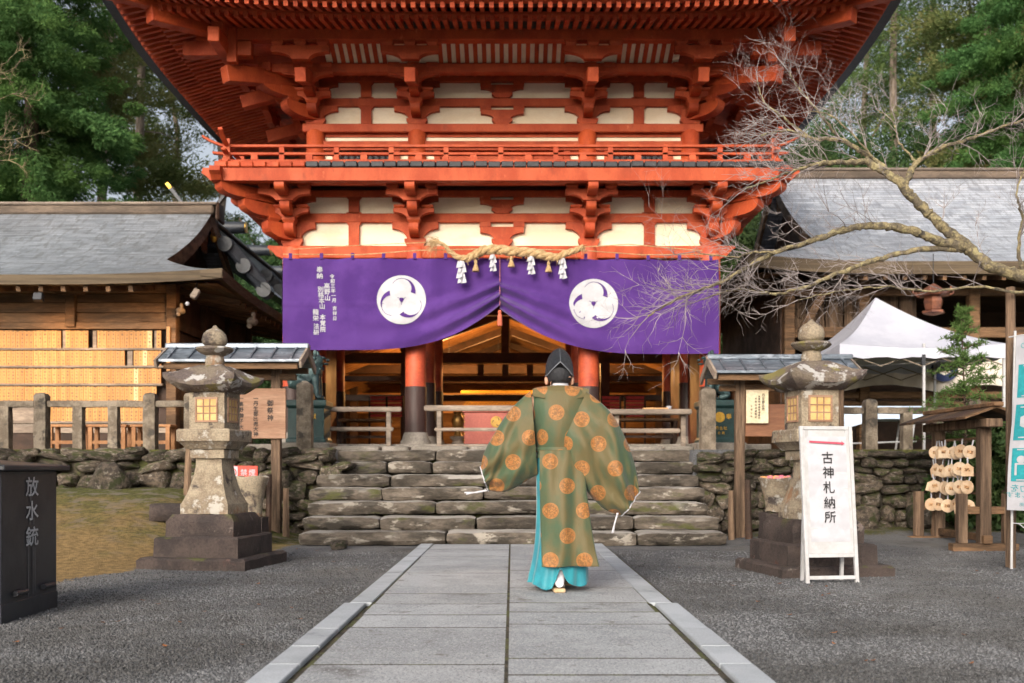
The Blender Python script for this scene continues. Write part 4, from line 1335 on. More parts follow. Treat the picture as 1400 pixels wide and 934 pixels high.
    mb.add([(xfar, ye + .10, ze - fascia + .02), (xc_ - s * .1, ye + .10, ze - fascia + .02), (xc_ - s * 1.8, ye + 1.8, ze - fascia + .37), (xfar, ye + 1.8, ze - fascia + .37)], [(0, 1, 2, 3)])
    mb.add([(xc_ - s * .1, ye + .10, ze - fascia + .03), (xc_ - s * .1, 2 * yr - ye, ze - fascia + .03), (xc_ - s * 1.8, 2 * yr - ye, ze - fascia + .38), (xc_ - s * 1.8, ye + 1.8, ze - fascia + .38)], [(0, 1, 2, 3)])
    mb.build('eave_soffit', M['wood'], root)

# ------------------------------------------------------------------ left hall, its wall covered in name plaques
WY = 17.0
lh = thing('plaque_hall', 'timber hall with grey shingled roof and yellow plaque wall, left of the gate', 'hall', (-8.5, WY, PLAT), world=True)
ZW = lambda y: CAM_H + (HOR - y) * WY / FPX
XW = lambda x: (x - 700) * WY / FPX
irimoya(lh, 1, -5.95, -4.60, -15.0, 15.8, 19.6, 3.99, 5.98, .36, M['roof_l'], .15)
MB().bb(-15.0, XW(236), WY + .08, WY + 5, PLAT - .1, 4.25).build('wall', M['wood_dark'], lh)
MB().bb(XW(236) - .08, XW(236) + .09, WY - .10, WY + .10, PLAT, 4.1).build('corner_post', M['wood'], lh, bevel=.01)
for k in range(1, 4): MB().bb(XW(236) - .07, XW(236) + .095, WY + k * 1.6 - .08, WY + k * 1.6 + .08, PLAT, 4.1).build('corner_post', M['wood_dark'], lh, bevel=.01)
for z0, z1 in ((1.6, 1.75), (2.6, 2.72), (3.3, 3.45)): MB().bb(XW(236) - .02, XW(236) + .06, WY + .1, WY + 5, z0, z1).build('side_rail', M['wood_dark'], lh)
boards = [(451, 441, .07), (441, 428, .03), (428, 414, .045), (414, 402, .03), (402, 390, .08), (390, 372, .05)]
for (a, b, dy) in boards:
    MB().bb(-15.0, XW(230), WY - dy, WY + .06, ZW(a) + .004, ZW(b) - .004).build('wall_board', M['wood'], lh, bevel=.006)
MB().bb(XW(93), XW(106), WY - .12, WY, ZW(448), ZW(404)).build('strut', M['wood'], lh, bevel=.01)
front_ = MB(); front_.prism(boat(.36, .12, .5, 5, .14), lambda a, b: (XW(99) + a, WY - .13, ZW(404) + b), lambda a, b: (XW(99) + a, WY - .03, ZW(404) + b)); front_.build('bracket_arm', M['wood'], lh)

def plaque_material():
    m, t, b = base_mat('inked_wooden_plaque')
    uv = t.new('ShaderNodeUVMap'); uv.uv_map = 'UVMap'
    sx = t.new('ShaderNodeSeparateXYZ'); t.link(uv.outputs[0], sx.inputs[0])
    ge = t.new('ShaderNodeNewGeometry'); rnd = ge.outputs['Random Per Island']
    c = t.mix(rnd, (0.46, 0.205, 0.046, 1), (0.60, 0.31, 0.085, 1))
    c = t.mix(t.math('GREATER_THAN', rnd, .965), c, (0.74, 0.52, 0.26, 1))
    tc = t.new('ShaderNodeTexCoord')
    c = t.mix(t.math('MULTIPLY', t.ramp(t.noise(t.mapping(tc.outputs['Object'], (9, 9, 1)), 3, 4, .6), .4, .7), .35), c, (0.36, 0.17, 0.05, 1))
    inu = t.math('LESS_THAN', t.math('ABSOLUTE', t.math('SUBTRACT', sx.outputs['X'], .5)), .22)
    fr = t.math('FRACT', t.math('MULTIPLY', sx.outputs['Y'], 4.6))
    inv = t.math('MULTIPLY', t.math('GREATER_THAN', fr, .25), t.math('LESS_THAN', fr, .80))
    ink = t.math('GREATER_THAN', t.noise(t.mapping(tc.outputs['Object'], (1, 1, 1)), 75, 2, .5), .47)
    mk = t.math('MULTIPLY', t.math('MULTIPLY', inu, inv), t.math('MULTIPLY', ink, .95))
    t.link(t.mix(mk, c, (0.10, 0.045, 0.018, 1)), b.inputs['Base Color'])
    b.inputs['Roughness'].default_value = .6
    return m
M['plaque'] = plaque_material()
rows = [(476, 452.5, 224, ((87, 91), (128, 133), (148.5, 149.5), (160, 161), (171, 172), (212, 216))), (500, 479, 222, ((175, 182),)), (524.5, 504, 220, ()), (549, 528.5, 219, ()), (576, 553, 198, ((14, 50),))]
for (yb, yt, xe, gaps) in rows:
    mb = MB(); x = -70.0
    while x < xe - 4:
        if any(a - 3 < x + 3 < b + 2 for a, b in gaps if b - a > 2): x += 6.2; continue
        x0, x1 = XW(x) + .002, XW(x + 6.2) - .002
        dy = rng.uniform(.0, .006); dz = rng.uniform(-.006, .004)
        z0, z1 = ZW(yb) + dz, ZW(yt) + dz
        mb.add([(x0, WY - .045 - dy, z0), (x1, WY - .045 - dy, z0), (x1, WY - .045 - dy, z1), (x0, WY - .045 - dy, z1), (x0, WY - .02, z0), (x1, WY - .02, z0), (x1, WY - .02, z1), (x0, WY - .02, z1)],
               [(0, 1, 2, 3), (1, 5, 6, 2), (4, 0, 3, 7), (3, 2, 6, 7), (4, 5, 1, 0)], [(0, 0), (1, 0), (1, 1), (0, 1)] * 2)
        x += 6.2
    o = mb.build('name_plaques', M['plaque'], lh); o['kind'] = 'stuff'
    MB().bb(-15.0, XW(xe + 4), WY - .075, WY - .0, ZW(yb + 3.3), ZW(yb + .3)).build('plaque_rail', M['wood_grey'], lh, bevel=.004)
    for a, b in gaps:
        if b - a > 2: MB().bb(XW(a), XW(b), WY - .03, WY + .02, ZW(yb), ZW(yt)).build('gap_board', M['wood_grey'], lh)
MB().bb(-15.0, XW(232), WY - .05, WY + .06, ZW(592), ZW(580)).build('wall_board', M['wood_grey'], lh)
MB().bb(-15.0, XW(232), WY - .02, WY + .06, PLAT, ZW(592)).build('wall_base', M['wood_dark'], lh)
for k, px0 in enumerate((224, 229.5)):
    MB().bb(XW(px0 + 2.0), XW(px0 + 6.5), WY - .14, WY - .105, ZW(508), ZW(448)).build('tall_plaque', M['wood_pale'], lh) if k else None
# floodlight under the corner of the eave, turned on the plaques
fl = thing('floodlight', 'small pale floodlight under the eave corner of the plaque hall', 'lamp', tuple(P(267, 402, 16.0)), world=False)
MB().box((0, 0, 0), (.10, .09, .17), ry=.45, rx=-.25).build('housing', M['wood_grey'], fl, bevel=.012)
MB().tube([(0, .02, .08), (.02, .06, .24)], .015, 6).build('arm', M['black_steel'], fl)
MB().ball((-.12, -.02, -.16), .035).build('bulb', M['white_metal'], fl, True)
def lamp(parent, loc, power, col, target, size=1.1, rad=.12):
    ld = bpy.data.lights.new('lamp_light', 'SPOT'); ld.energy = power; ld.color = col; ld.spot_size = R(115); ld.spot_blend = .9; ld.shadow_soft_size = rad
    lo = bpy.data.objects.new('lamp_light', ld); COL.objects.link(lo); lo.parent = parent; lo.location = loc
    dv = Vector(target); lo.rotation_euler = (-dv).to_track_quat('Z', 'Y').to_euler()
    return lo
lamp(fl, (-.06, .10, -.10), 34, (1.0, .52, .17), (-1.2, 1.05, -1.15))
for (xx, lab) in ((-7.6, 'small floodlight under the plaque hall eave, above the middle of the wall'), (-9.3, 'small floodlight under the plaque hall eave, near the left edge')):
    f2 = thing('floodlight', lab, 'lamp', (xx, 15.98, 3.66))
    MB().box((0, 0, 0), (.15, .10, .13), rx=-.35).build('housing', M['black_steel'], f2, bevel=.01)
    MB().tube([(0, .02, .05), (0, .05, .16)], .012, 6).build('arm', M['black_steel'], f2)
    lamp(f2, (0, .09, -.08), 34, (1.0, .52, .17), (0, 1.05, -1.15))

# ridge of the building behind: black ridge, crossed finials with gilt ends, ridge logs
bl = pm('black_lacquer_ridge', (.022, .027, .036, 1), (.04, .046, .058, 1), 4, .45, .2, 20)
rb = thing('ridge_ornaments', 'black roof ridge with crossed gilt finials and logs behind the plaque hall', 'roof ridge', (-6.2, 21, 5.3), world=True)
MB().bb(-6.35, -5.95, 19.95, 28.5, 5.35, 5.80).build('ridge', bl, rb, bevel=.03)
MB().bb(-6.42, -5.88, 19.9, 28.5, 5.802, 5.86).build('ridge_cap', bl, rb, bevel=.015)
for y in (21.0, 23.2, 25.6):
    lg = MB().tube([(-6.55, y, 5.99), (-6.2, y, 5.99), (-5.62, y, 5.99)], [.12, .135, .12], 16).build('ridge_log', bl, rb, True)
    MB().tube([(-5.62, y, 5.99), (-5.60, y, 5.99)], .11, 16).build('log_cap', M['gold'], lg, True)
    MB().tube([(-6.57, y, 5.99), (-6.55, y, 5.99)], .11, 16).build('log_cap', M['gold'], lg, True)
for y in (19.95, 28.3):
    for s in (-1, 1):
        a, b = Vector((-6.25 - s * .25, y + s * .05, 5.45)), Vector((-6.25 + s * .62, y + s * .05, 6.58))
        fi = MB().beam(a, b, .06, .11, (0, 1, 0)).build('crossed_finial', bl, rb)
        t = (b - a).normalized()
        MB().beam(b - t * .10, b + t * .03, .065, .118, (0, 1, 0)).build('gilt_end', M['gold'], fi)
        for q in (.30, .48, .60): MB().ball(a.lerp(b, q) + Vector((0, -.06, 0)), .035, 8, 5).build('gilt_stud', M['gold'], fi, True)
MB().ball((-5.95, 19.85, 5.52), (.07, .05, .11), 8, 6).build('gilt_boss', M['gold'], rb, True)
# descending ridge with scrolled ends
for (p0, p1) in (((-5.75, 20.0, 5.45), (-5.02, 20.35, 4.55)), ((-5.55, 22.5, 5.3), (-4.95, 22.7, 4.6))):
    dr = MB().beam(p0, p1, .26, .26).build('descending_ridge', bl, rb, bevel=.04)
    for q in (0, .45, .95):
        c = Vector(p0).lerp(Vector(p1), q)
        MB().tube([(c.x + .02, c.y - .16, c.z - .06), (c.x + .02, c.y + .16, c.z - .06)], .15, 14).build('scroll', bl, dr, True)
rs = MB(); rs.add([(-6.1, 20, 5.5), (-6.1, 28, 5.5), (-4.3, 28, 4.05), (-4.3, 20, 4.05)], [(0, 1, 2, 3)], [(0, 2), (8, 2), (8, 0), (0, 0)]); rs.build('roof_slope', M['roof_l'], rb)

# carved ends and small pale fittings under the side eave
for (px0, py0, d, sz, lab) in ((345, 440, 17.6, .13, 'pale carved beam end under the left hall side eave, nearest the gate'), (247, 425, 16.8, .10, 'small pale fitting on the corner post of the plaque hall')):
    p = P(px0, py0, d)
    mb = MB(); mb.ball((0, 0, 0), (sz * .8, sz, sz * .6), 10, 6); mb.ball((sz * .3, -sz * .5, sz * .7), (sz * .35, sz * .4, sz * .6), 8, 5); mb.ball((-sz * .3, -sz * .3, -sz * .6), (sz * .4, sz * .4, sz * .4), 8, 5)
    o = mb.build('carved_beam_end', M['wood_grey'], None, True); o.location = p; tag(o, lab, 'carving')

# benches between the fence and the plaque wall
ob = pm('orange_varnished_timber', (.42, .19, .07, 1), (.33, .14, .05, 1), 3, .5, .1, 30)
for (a, b, lab) in ((70, 118, 'orange timber bench under the plaques, leftmost of three'), (124, 178, 'orange timber bench under the plaques, middle of three'), (183, 238, 'orange timber bench under the plaques, nearest the steps')):
    d = 15.4; xa, xb = (a - 700) * d / FPX, (b - 700) * d / FPX
    bn = thing('bench', lab, 'bench', ((xa + xb) / 2, d, PLAT), group='benches under the plaque wall', world=True)
    for k in range(3): MB().bb(xa, xb, d - .16 + k * .11, d - .16 + k * .11 + .095, PLAT + .38, PLAT + .42).build('seat_slat', ob, bn, bevel=.005)
    for x in (xa + .05, xb - .05):
        for y in (d - .12, d + .12): MB().bb(x - .03, x + .03, y - .03, y + .03, PLAT, PLAT + .378).build('leg', ob, bn)
    MB().bb(xa + .05, xb - .05, d - .145, d - .115, PLAT + .12, PLAT + .17).build('stretcher', ob, bn)

# ------------------------------------------------------------------ right hall
rh = thing('open_hall', 'large timber hall with bright metal shingled roof, right of the gate', 'hall', (9, 19.5, PLAT), world=True)
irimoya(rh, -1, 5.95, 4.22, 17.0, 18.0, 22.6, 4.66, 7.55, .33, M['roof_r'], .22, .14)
RY = 19.2
ZR = lambda y: CAM_H + (HOR - y) * RY / FPX
XR = lambda x: (x - 700) * RY / FPX
MB().bb(5.3, 17, 24.5, 24.6, PLAT, 5.2).build('back_wall', M['wood_dark'], rh)
MB().bb(5.2, 5.3, 19.3, 24.6, PLAT, 5.0).build('side_wall', M['wood_dark'], rh)
MB().bb(5.2, 17, 19.3, 24.6, 4.75, 4.85).build('ceiling', M['wood_dark'], rh)
for x in (XR(1078), XR(1180), XR(1330), XR(1480)):
    MB().bb(x - .10, x + .10, RY - .1, RY + .1, PLAT, 4.6).build('post', M['wood'], rh, bevel=.012)
for (a, b) in ((405, 394), (462, 448), (545, 536), (560, 549), (575, 563)):
    MB().bb(XR(1078), 17, RY - .07, RY + .07, ZR(a), ZR(b)).build('beam', M['wood'], rh, bevel=.01)
for k in range(7):
    x = XR(1085) + k * .36
    MB().bb(x, x + .33, RY + .3, RY + .34, ZR(470), ZR(400)).build('wall_board', M['wood_v'], rh, bevel=.006)
for (a, b) in (((1095, 455), (1128, 395)),):
    pa, pb = P(a[0], a[1], RY - .3), P(b[0], b[1], RY - .3)
    MB().beam(pa, pb, .10, .14).build('brace', M['wood'], rh)
# cream curtain with a dark blue crest
cc = thing('hall_curtain', 'cream cloth curtain with a dark blue crest under the right hall eaves', 'curtain', (XR(1280), RY - .3, ZR(560)), world=True)
vs = []
for j in range(13):
    for i in range(81):
        x = XR(1140) + (XR(1470) - XR(1140)) * i / 80; v = j / 12
        bt = ZR(538 - 10 * abs(math.sin(i / 80 * math.pi * 2.5)))
        tp = ZR(478)
        vs.append((x, RY - .32 - .03 * math.sin(i * .8) * (.4 + v) - .02 * math.sin(i * .23), tp + (bt - tp) * v))
MB().add(vs, [(j * 81 + i, j * 81 + i + 1, (j + 1) * 81 + i + 1, (j + 1) * 81 + i) for j in range(12) for i in range(80)]).build('cloth', M['cream_cloth'], cc, True, sharp=180)
dk = MB(); n = 28; c = P(1291, 506, RY - .45)
dk.add([(c.x, c.y, c.z)] + [(c.x + .26 * math.cos(2 * math.pi * k / n), c.y, c.z + .22 * math.sin(2 * math.pi * k / n)) for k in range(n)], [(0, 1 + k, 1 + (k + 1) % n) for k in range(n)])
crd = dk.build('crest', pm('navy_print', (.02, .03, .09, 1), None, 4, .8), cc)
MB().add([(c.x - .12, c.y - .004, c.z - .04), (c.x, c.y - .004, c.z + .10), (c.x + .12, c.y - .004, c.z - .04), (c.x, c.y - .004, c.z - .10)], [(0, 1, 2, 3)]).build('crest_mark', M['cream_cloth'], crd)
# hanging copper lantern
p = P(1276, 405, 17.6)
cl = thing('hanging_lantern', 'copper hanging lantern under the right hall eaves, above the tent', 'lantern', tuple(p))
MB().lathe([(.02, .22), (.06, .20), (.30, .03), (.27, .0), (.16, .0)], 6).build('lantern_roof', M['copper'], cl)
MB().lathe([(.15, -.002), (.17, -.10), (.14, -.24), (.10, -.26)], 6).build('lantern_body', M['copper'], cl)
MB().lathe([(.20, -.262), (.20, -.30), (.05, -.34)], 6).build('lantern_foot', M['copper'], cl)
for k in range(6):
    a = k * math.pi / 3
    MB().tube([(.28 * math.cos(a), .28 * math.sin(a), .02), (.36 * math.cos(a), .36 * math.sin(a), .06), (.35 * math.cos(a), .35 * math.sin(a), .12)], [.02, .015, .006], 6).build('roof_curl', M['copper'], cl)
MB().tube([(0, 0, .22), (0, 0, .75)], .008, 5).build('chain', M['black_steel'], cl)
# ------------------------------------------------------------------ white tent
tc_ = P(1222, 640, 17.3); TX = tc_.x
tent = thing('canopy_tent', 'white pop-up canopy tent on the terrace at right', 'tent', (TX, 17.4, PLAT))
hw = 1.34; ez, az, vz = 2.93 - PLAT, 3.90 - PLAT, 2.70 - PLAT
apex = (-.28, 0, az)
n = 14; vs = []; fs = []
per = []
for k in range(4):
    a = [(-hw, -hw), (hw, -hw), (hw, hw), (-hw, hw)][k]; b = [(-hw, -hw), (hw, -hw), (hw, hw), (-hw, hw)][(k + 1) % 4]
    for i in range(n): q = i / n; per.append((a[0] + (b[0] - a[0]) * q, a[1] + (b[1] - a[1]) * q, math.sin(math.pi * q)))
rings = []
for j in range(13):
    q = j / 12
    ring = []
    for (x, y, e) in per:
        sag = .10 * math.sin(math.pi * q) + .07 * e * (1 - q)
        ring.append((apex[0] + (x - apex[0]) * (1 - q), apex[1] + (y - apex[1]) * (1 - q), ez + (az - ez) * q ** 1.06 - sag))
    rings.append(ring)
MB().loft(rings, cap=False).build('canopy', M['tent'], tent, True, sharp=50)
rings = [[(x * 1.004, y * 1.004, ez - .002 - .07 * e) for x, y, e in per], [(x * 1.01, y * 1.01, (ez + vz) / 2 - .04 * e) for x, y, e in per], [(x * 1.012, y * 1.012, vz + .018 * math.sin(i * 2.2)) for i, (x, y, e) in enumerate(per)]]
MB().loft(rings, cap=False).build('valance', M['tent'], tent, True, sharp=50)
for (x, y) in ((-hw, -hw), (hw, -hw), (hw, hw), (-hw, hw), (.02, -hw)):
    MB().bb(x * .98 - .018, x * .98 + .018, y * .98 - .018, y * .98 + .018, 0, ez).build('leg', M['white_metal'], tent)
for y in (-hw, hw):
    for k in range(4):
        x0 = -hw + k * hw / 2; x1 = x0 + hw / 2
        MB().beam((x0, y * .97, ez - .12), (x1, y * .97, ez - .36), .012, .018).build('truss_bar', M['post_stone'], tent)
        MB().beam((x0, y * .95, ez - .36), (x1, y * .95, ez - .12), .012, .018).build('truss_bar', M['post_stone'], tent)
MB().bb(-.03, .03, -hw - .02, -hw + .02, ez - .34, vz + .05).build('corner_clip', M['black_steel'], tent)

# table under a pale blue cloth behind the right fence
tp = P(1188, 600, 15.6)
tb = thing('folding_table', 'folding table under a pale blue cloth behind the right fence', 'table', (tp.x, 15.6, PLAT))
for (x, y) in ((-.62, -.3), (.62, -.3), (.62, .3), (-.62, .3)): MB().tube([(x * .85, y, 0), (x, y, .66)], .016, 6).build('leg', M['white_metal'], tb)
MB().bb(-.68, .68, -.36, .36, .66, .69).build('table_top', M['white_metal'], tb)
vs = []; per2 = [(-.70, -.38), (.0, -.385), (.70, -.38), (.705, 0), (.70, .38), (0, .385), (-.70, .38), (-.705, 0)]
rings = [[(x * k, y * k, z - (dz if i in drop else 0)) for i, (x, y) in enumerate(per2)] for (k, z, dz, drop) in ((.2, .70, 0, ()), (1.0, .698, 0, ()), (1.03, .60, 0, ()), (1.06, .50, .22, (0, 6, 7)))]
MB().loft(rings, cap=False).build('cloth', pm('pale_blue_cloth', (.58, .68, .82, 1), (.50, .60, .75, 1), 3, .8, .1, 9, fine=.02), tb, True, sharp=60)
MB().tube([(-.6, -.30, .12), (.62, -.30, .16)], .014, 6).build('brace', M['white_metal'], tb)

# ------------------------------------------------------------------ worship hall seen through the gate
wh_ = thing('worship_hall', 'lamplit timber hall with open roof trusses seen through the gate', 'hall', (GX, 24, PLAT), world=True)
HW = pm('lamplit_cedar', (.38, .20, .075, 1), (.27, .135, .05, 1), 3, .55, .15, 26, stretch=(.4, 1, 1.4), rnd=.15)
D0, D1 = 21.4, 30.0
MB().bb(GX - 5, GX + 5, D0 - .2, D1, PLAT, 1.36).build('floor', M['wood_dark'], wh_)
zr_, zs_ = 4.85, 3.05; hwid = 4.6
for s in (-1, 1):
    mb = MB(); mb.add([(GX, D0 - .5, zr_), (GX, D1, zr_), (GX + s * hwid, D1, zs_), (GX + s * hwid, D0 - .5, zs_), (GX, D0 - .5, zr_ + .12), (GX, D1, zr_ + .12), (GX + s * hwid, D1, zs_ + .12), (GX + s * hwid, D0 - .5, zs_ + .12)],
                      [(0, 1, 2, 3), (4, 5, 6, 7), (0, 1, 5, 4), (1, 2, 6, 5), (2, 3, 7, 6), (3, 0, 4, 7)])
    mb.build('roof_slope', HW, wh_)
    for k in range(24):
        y = D0 - .4 + k * .36
        MB().beam((GX + s * .05, y, zr_ - .06), (GX + s * hwid * .98, y, zs_ - .02), .06, .09).build('rafter', HW, wh_)
for y in (22.0, 24.6, 27.4):
    dm = M['wood_dark']
    MB().bb(GX - 4.2, GX + 4.2, y - .11, y + .11, 3.24, 3.46).build('tie_beam', dm, wh_, bevel=.01)
    MB().bb(GX - .09, GX + .09, y - .09, y + .09, 3.46, 4.78).build('king_post', dm, wh_)
    for s in (-1, 1):
        MB().beam((GX + s * .1, y, 4.30), (GX + s * 2.3, y, 3.48), .12, .16).build('principal_rafter', dm, wh_)
        MB().bb(GX + s * 2.2 - .10, GX + s * 2.2 + .10, y - .10, y + .10, PLAT, 3.24).build('post', dm, wh_, bevel=.01)
        MB().bb(GX + s * 4.2 - .10, GX + s * 4.2 + .10, y - .10, y + .10, PLAT, 3.24).build('post', dm, wh_, bevel=.01)
for y in (22.3, 27.4):
    for (z0, z1) in ((2.86, 2.98), (2.42, 2.56)):
        MB().bb(GX - 4.2, GX + 4.2, y - .07, y + .07, z0, z1).build('cross_beam', M['wood_dark'] if y < 24 else HW, wh_, bevel=.01)
for x in (GX - .55, GX, GX + .55):
    MB().bb(x - .07, x + .07, 22.24, 22.40, 2.98, 3.24).build('strut', M['wood_dark'], wh_)
MB().bb(GX - 5, GX + 5, D1 - .05, D1 + .05, PLAT, 5.0).build('back_wall', HW, wh_)
for k in range(9):
    z = 1.45 + k * .22
    MB().bb(GX - 4.5, GX + 4.5, D1 - .09, D1 - .05, z, z + .20).build('wall_board', HW, wh_, bevel=.008)
for s in (-1, 1):
    MB().bb(GX + s * 4.7 - .05, GX + s * 4.7 + .05, D0 + 2, D1, PLAT, 3.2).build('side_wall', M['wood_dark'], wh_)
# gilt lattice screen
gl = thing('gilt_lattice_screen', 'low gilt lattice screen glowing behind the offering box', 'screen', (P(685, 547, 23.4).x, 23.4, PLAT), world=True)
xa, xb = P(632, 0, 23.4).x, P(740, 0, 23.4).x; za, zb = P(0, 556, 23.4).z, P(0, 538, 23.4).z
MB().bb(xa - .03, xb + .03, 23.37, 23.43, zb, zb + .07).build('top_rail', M['gold'], gl)
MB().bb(xa - .03, xb + .03, 23.37, 23.43, za - .5, za).build('bottom_board', M['wood_dark'], gl)
x = xa
bar1 = MB().beam((0, 0, 0), (zb - za, 0, zb - za), .012, .02, (0, 1, 0)).mesh('lattice_bar', M['gold'])
bar2 = MB().beam((zb - za, .012, 0), (0, .012, zb - za), .012, .02, (0, 1, 0)).mesh('lattice_bar', M['gold'])
while x < xb - (zb - za) + .06:
    put('lattice_bar', bar1, gl, (x, 23.40, za)); put('lattice_bar', bar2, gl, (x, 23.40, za)); x += .075
# lamps hung in the hall
bulb_m, t_, b_ = base_mat('lit_bulb'); b_.inputs['Base Color'].default_value = (1, .8, .5, 1); b_.inputs['Emission Color'].default_value = (1.0, .62, .25, 1); b_.inputs['Emission Strength'].default_value = 14
for (x, y, z, pw, lab) in ((GX - 1.3, 22.9, 3.40, 230, 'bare bulb under the roof of the worship hall, left'), (GX + 1.3, 22.9, 3.40, 230, 'bare bulb under the roof of the worship hall, right'), (GX - .2, 25.2, 3.37, 230, 'low bulb behind the gilt lattice screen')):
    lb = thing('hanging_bulb', lab, 'lamp', (x, y, z))
    MB().ball((0, 0, 0), .05, 12, 8).build('bulb', bulb_m, lb, True)
    MB().tube([(0, 0, .05), (0, 0, .8)], .006, 5).build('flex', M['black_steel'], lb)
    ld = bpy.data.lights.new('bulb_light', 'POINT'); ld.energy = pw; ld.color = (1, .50, .16); ld.shadow_soft_size = .06
    lo = bpy.data.objects.new('bulb_light', ld); COL.objects.link(lo); lo.parent = lb; lo.location = (0, -.08, -.06)
# ================================================================== THINGS IN THE COURT
# ------------------------------------------------------------------ stone lanterns
pane_m = pm('yellowed_lantern_pane', (.58, .40, .16, 1), (.48, .30, .11, 1), 9, .6, fine=.05)
def carve(mb, seed, amp=.006, freq=9):
    s = Vector((seed * 3.3, seed * 1.7, 0))
    mb.v = [tuple(Vector(p) + mnoise.noise_vector(Vector(p) * freq + s) * amp) for p in mb.v]
    return mb
def finesq(prof, n=6, rot=0.0, round_=0.0, sub=4):
    """square (or softened) turned profile with enough points to wear down"""
    rings = []
    pr = []
    for i in range(len(prof) - 1):
        (r0, z0), (r1, z1) = prof[i], prof[i + 1]
        k = max(1, int(math.hypot(r1 - r0, z1 - z0) / .05))
        for j in range(k): pr.append((r0 + (r1 - r0) * j / k, z0 + (z1 - z0) * j / k))
    pr.append(prof[-1])
    for r, z in pr:
        ring = []
        for (a, b) in ((-1, -1), (1, -1), (1, 1), (-1, 1)):
            c = (-b, a) if False else None
            ex, ey = {(-1, -1): (1, 0), (1, -1): (0, 1), (1, 1): (-1, 0), (-1, 1): (0, -1)}[(a, b)]
            for k in range(n):
                x, y = a + ex * 2 * k / n, b + ey * 2 * k / n
                if round_:
                    q = math.hypot(x, y); x, y = x * (1 - round_) + x / q * 1.08 * round_, y * (1 - round_) + y / q * 1.08 * round_
                ring.append((x * r, y * r, z))
        rings.append(ring)
    return MB().loft(rings)
def stone_lantern(loc, rz, label, seed, round_shaft=0.0):
    L = thing('stone_lantern', label, 'stone lantern', loc, rz, 'pair of stone lanterns flanking the path')
    S, Rf, Bs = M['lantern_stone'], M['lantern_roof_stone'], M['lantern_base_stone']
    carve(finesq([(.0, -.05), (.51, -.05), (.51, .09), (.485, .11), (0, .11)], 10), seed, .012, 4).build('base_slab', Bs, L, True, sharp=35)
    carve(finesq([(0, .10), (.405, .10), (.405, .28), (.385, .295), (0, .295)], 8), seed + 1, .008, 5).build('base_tier', Bs, L, True, sharp=35)
    carve(finesq([(0, .29), (.325, .29), (.325, .43), (.28, .495), (0, .50)], 8), seed + 2, .008, 6).build('base_tier', Bs, L, True, sharp=35)
    carve(finesq([(0, .495), (.232, .495), (.232, .585), (.222, .60), (.186, .68), (.158, .77), (.138, .87), (.127, .96), (.128, 1.015), (0, 1.015)], 6, 0, round_shaft), seed + 3, .005, 8).build('shaft', S, L, True, sharp=35)
    carve(finesq([(0, 1.01), (.165, 1.012), (.168, 1.09), (.155, 1.10), (0, 1.10)], 6), seed + 4, .004, 9).build('collar', S, L, True, sharp=35)
    carve(finesq([(0, 1.095), (.19, 1.098), (.245, 1.165), (.258, 1.17), (.258, 1.265), (.245, 1.28), (0, 1.28)], 8), seed + 5, .005, 8).build('platform', S, L, True, sharp=35)
    fb = carve(finesq([(0, 1.278), (.172, 1.278), (.172, 1.63), (0, 1.63)], 6), seed + 6, .003, 9).build('firebox', S, L, True, sharp=35)
    for k in range(4):
        m = Matrix.Rotation(k * math.pi / 2, 4, 'Z')
        wf = MB()
        for (x0, x1, z0, z1) in ((-.11, .11, 1.345, 1.362), (-.11, .11, 1.558, 1.575), (-.11, -.094, 1.362, 1.558), (.094, .11, 1.362, 1.558)): wf.bb(x0, x1, -.183, -.170, z0, z1)
        fr = wf.xf(m).build('window', M['wood_board'], L)
        MB().bb(-.094, .094, -.1755, -.172, 1.362, 1.558).xf(m).build('pane', pane_m, fr)
        lt = MB()
        for q in (-.031, .031): lt.bb(q - .005, q + .005, -.181, -.1756, 1.362, 1.558)
        for q in (1.427, 1.492): lt.bb(-.094, .094, -.180, -.1757, q - .005, q + .005)
        lt.xf(m).build('lattice', M['wood_board'], fr)
    # roof with swept corners
    rings = []; n = 10
    for (r, z, lf) in ((0, 1.625, 0), (.20, 1.625, 0), (.295, 1.665, .045), (.322, 1.68, .068), (.328, 1.715, .078), (.295, 1.745, .05), (.24, 1.785, .025), (.20, 1.825, .008), (.14, 1.865, 0), (.10, 1.885, 0), (0, 1.885, 0)):
        ring = []
        for (a, b) in ((-1, -1), (1, -1), (1, 1), (-1, 1)):
            ex, ey = {(-1, -1): (1, 0), (1, -1): (0, 1), (1, 1): (-1, 0), (-1, 1): (0, -1)}[(a, b)]
            for k in range(n):
                x, y = a + ex * 2 * k / n, b + ey * 2 * k / n
                c = min(abs(x), abs(y)); x2, y2 = x * (1 + .06 * c ** 3), y * (1 + .06 * c ** 3)
                ring.append((x2 * r, y2 * r, z + lf * c ** 2.5))
        rings.append(ring)
    carve(MB().loft(rings), seed + 7, .007, 8).build('lantern_roof', Rf, L, True, sharp=45)
    carve(MB().lathe([(0, 1.88), (.085, 1.88), (.09, 1.93), (.078, 1.965), (.09, 1.985), (0, 1.985)], 20), seed, .003).build('finial_neck', S, L, True)
    carve(MB().lathe([(0, 1.975), (.085, 1.975), (.15, 2.01), (.175, 2.035), (.165, 2.052), (.10, 2.065), (0, 2.07)], 24), seed + 3, .007, 12).build('finial_ring', Rf, L, True)
    carve(MB().lathe([(0, 2.06), (.08, 2.062), (.112, 2.09), (.118, 2.13), (.105, 2.18), (.07, 2.215), (.03, 2.235), (.012, 2.26), (0, 2.262)], 24), seed + 5, .004, 10).build('finial_jewel', S, L, True, sharp=60)
    return L
stone_lantern((-2.80, 9.38, 0), R(-8), 'stone lantern left of the path, in front of the plaque hall', 1)
stone_lantern((2.66, 8.85, -.02), R(9), 'stone lantern right of the path, behind the white text sign', 7, .35)

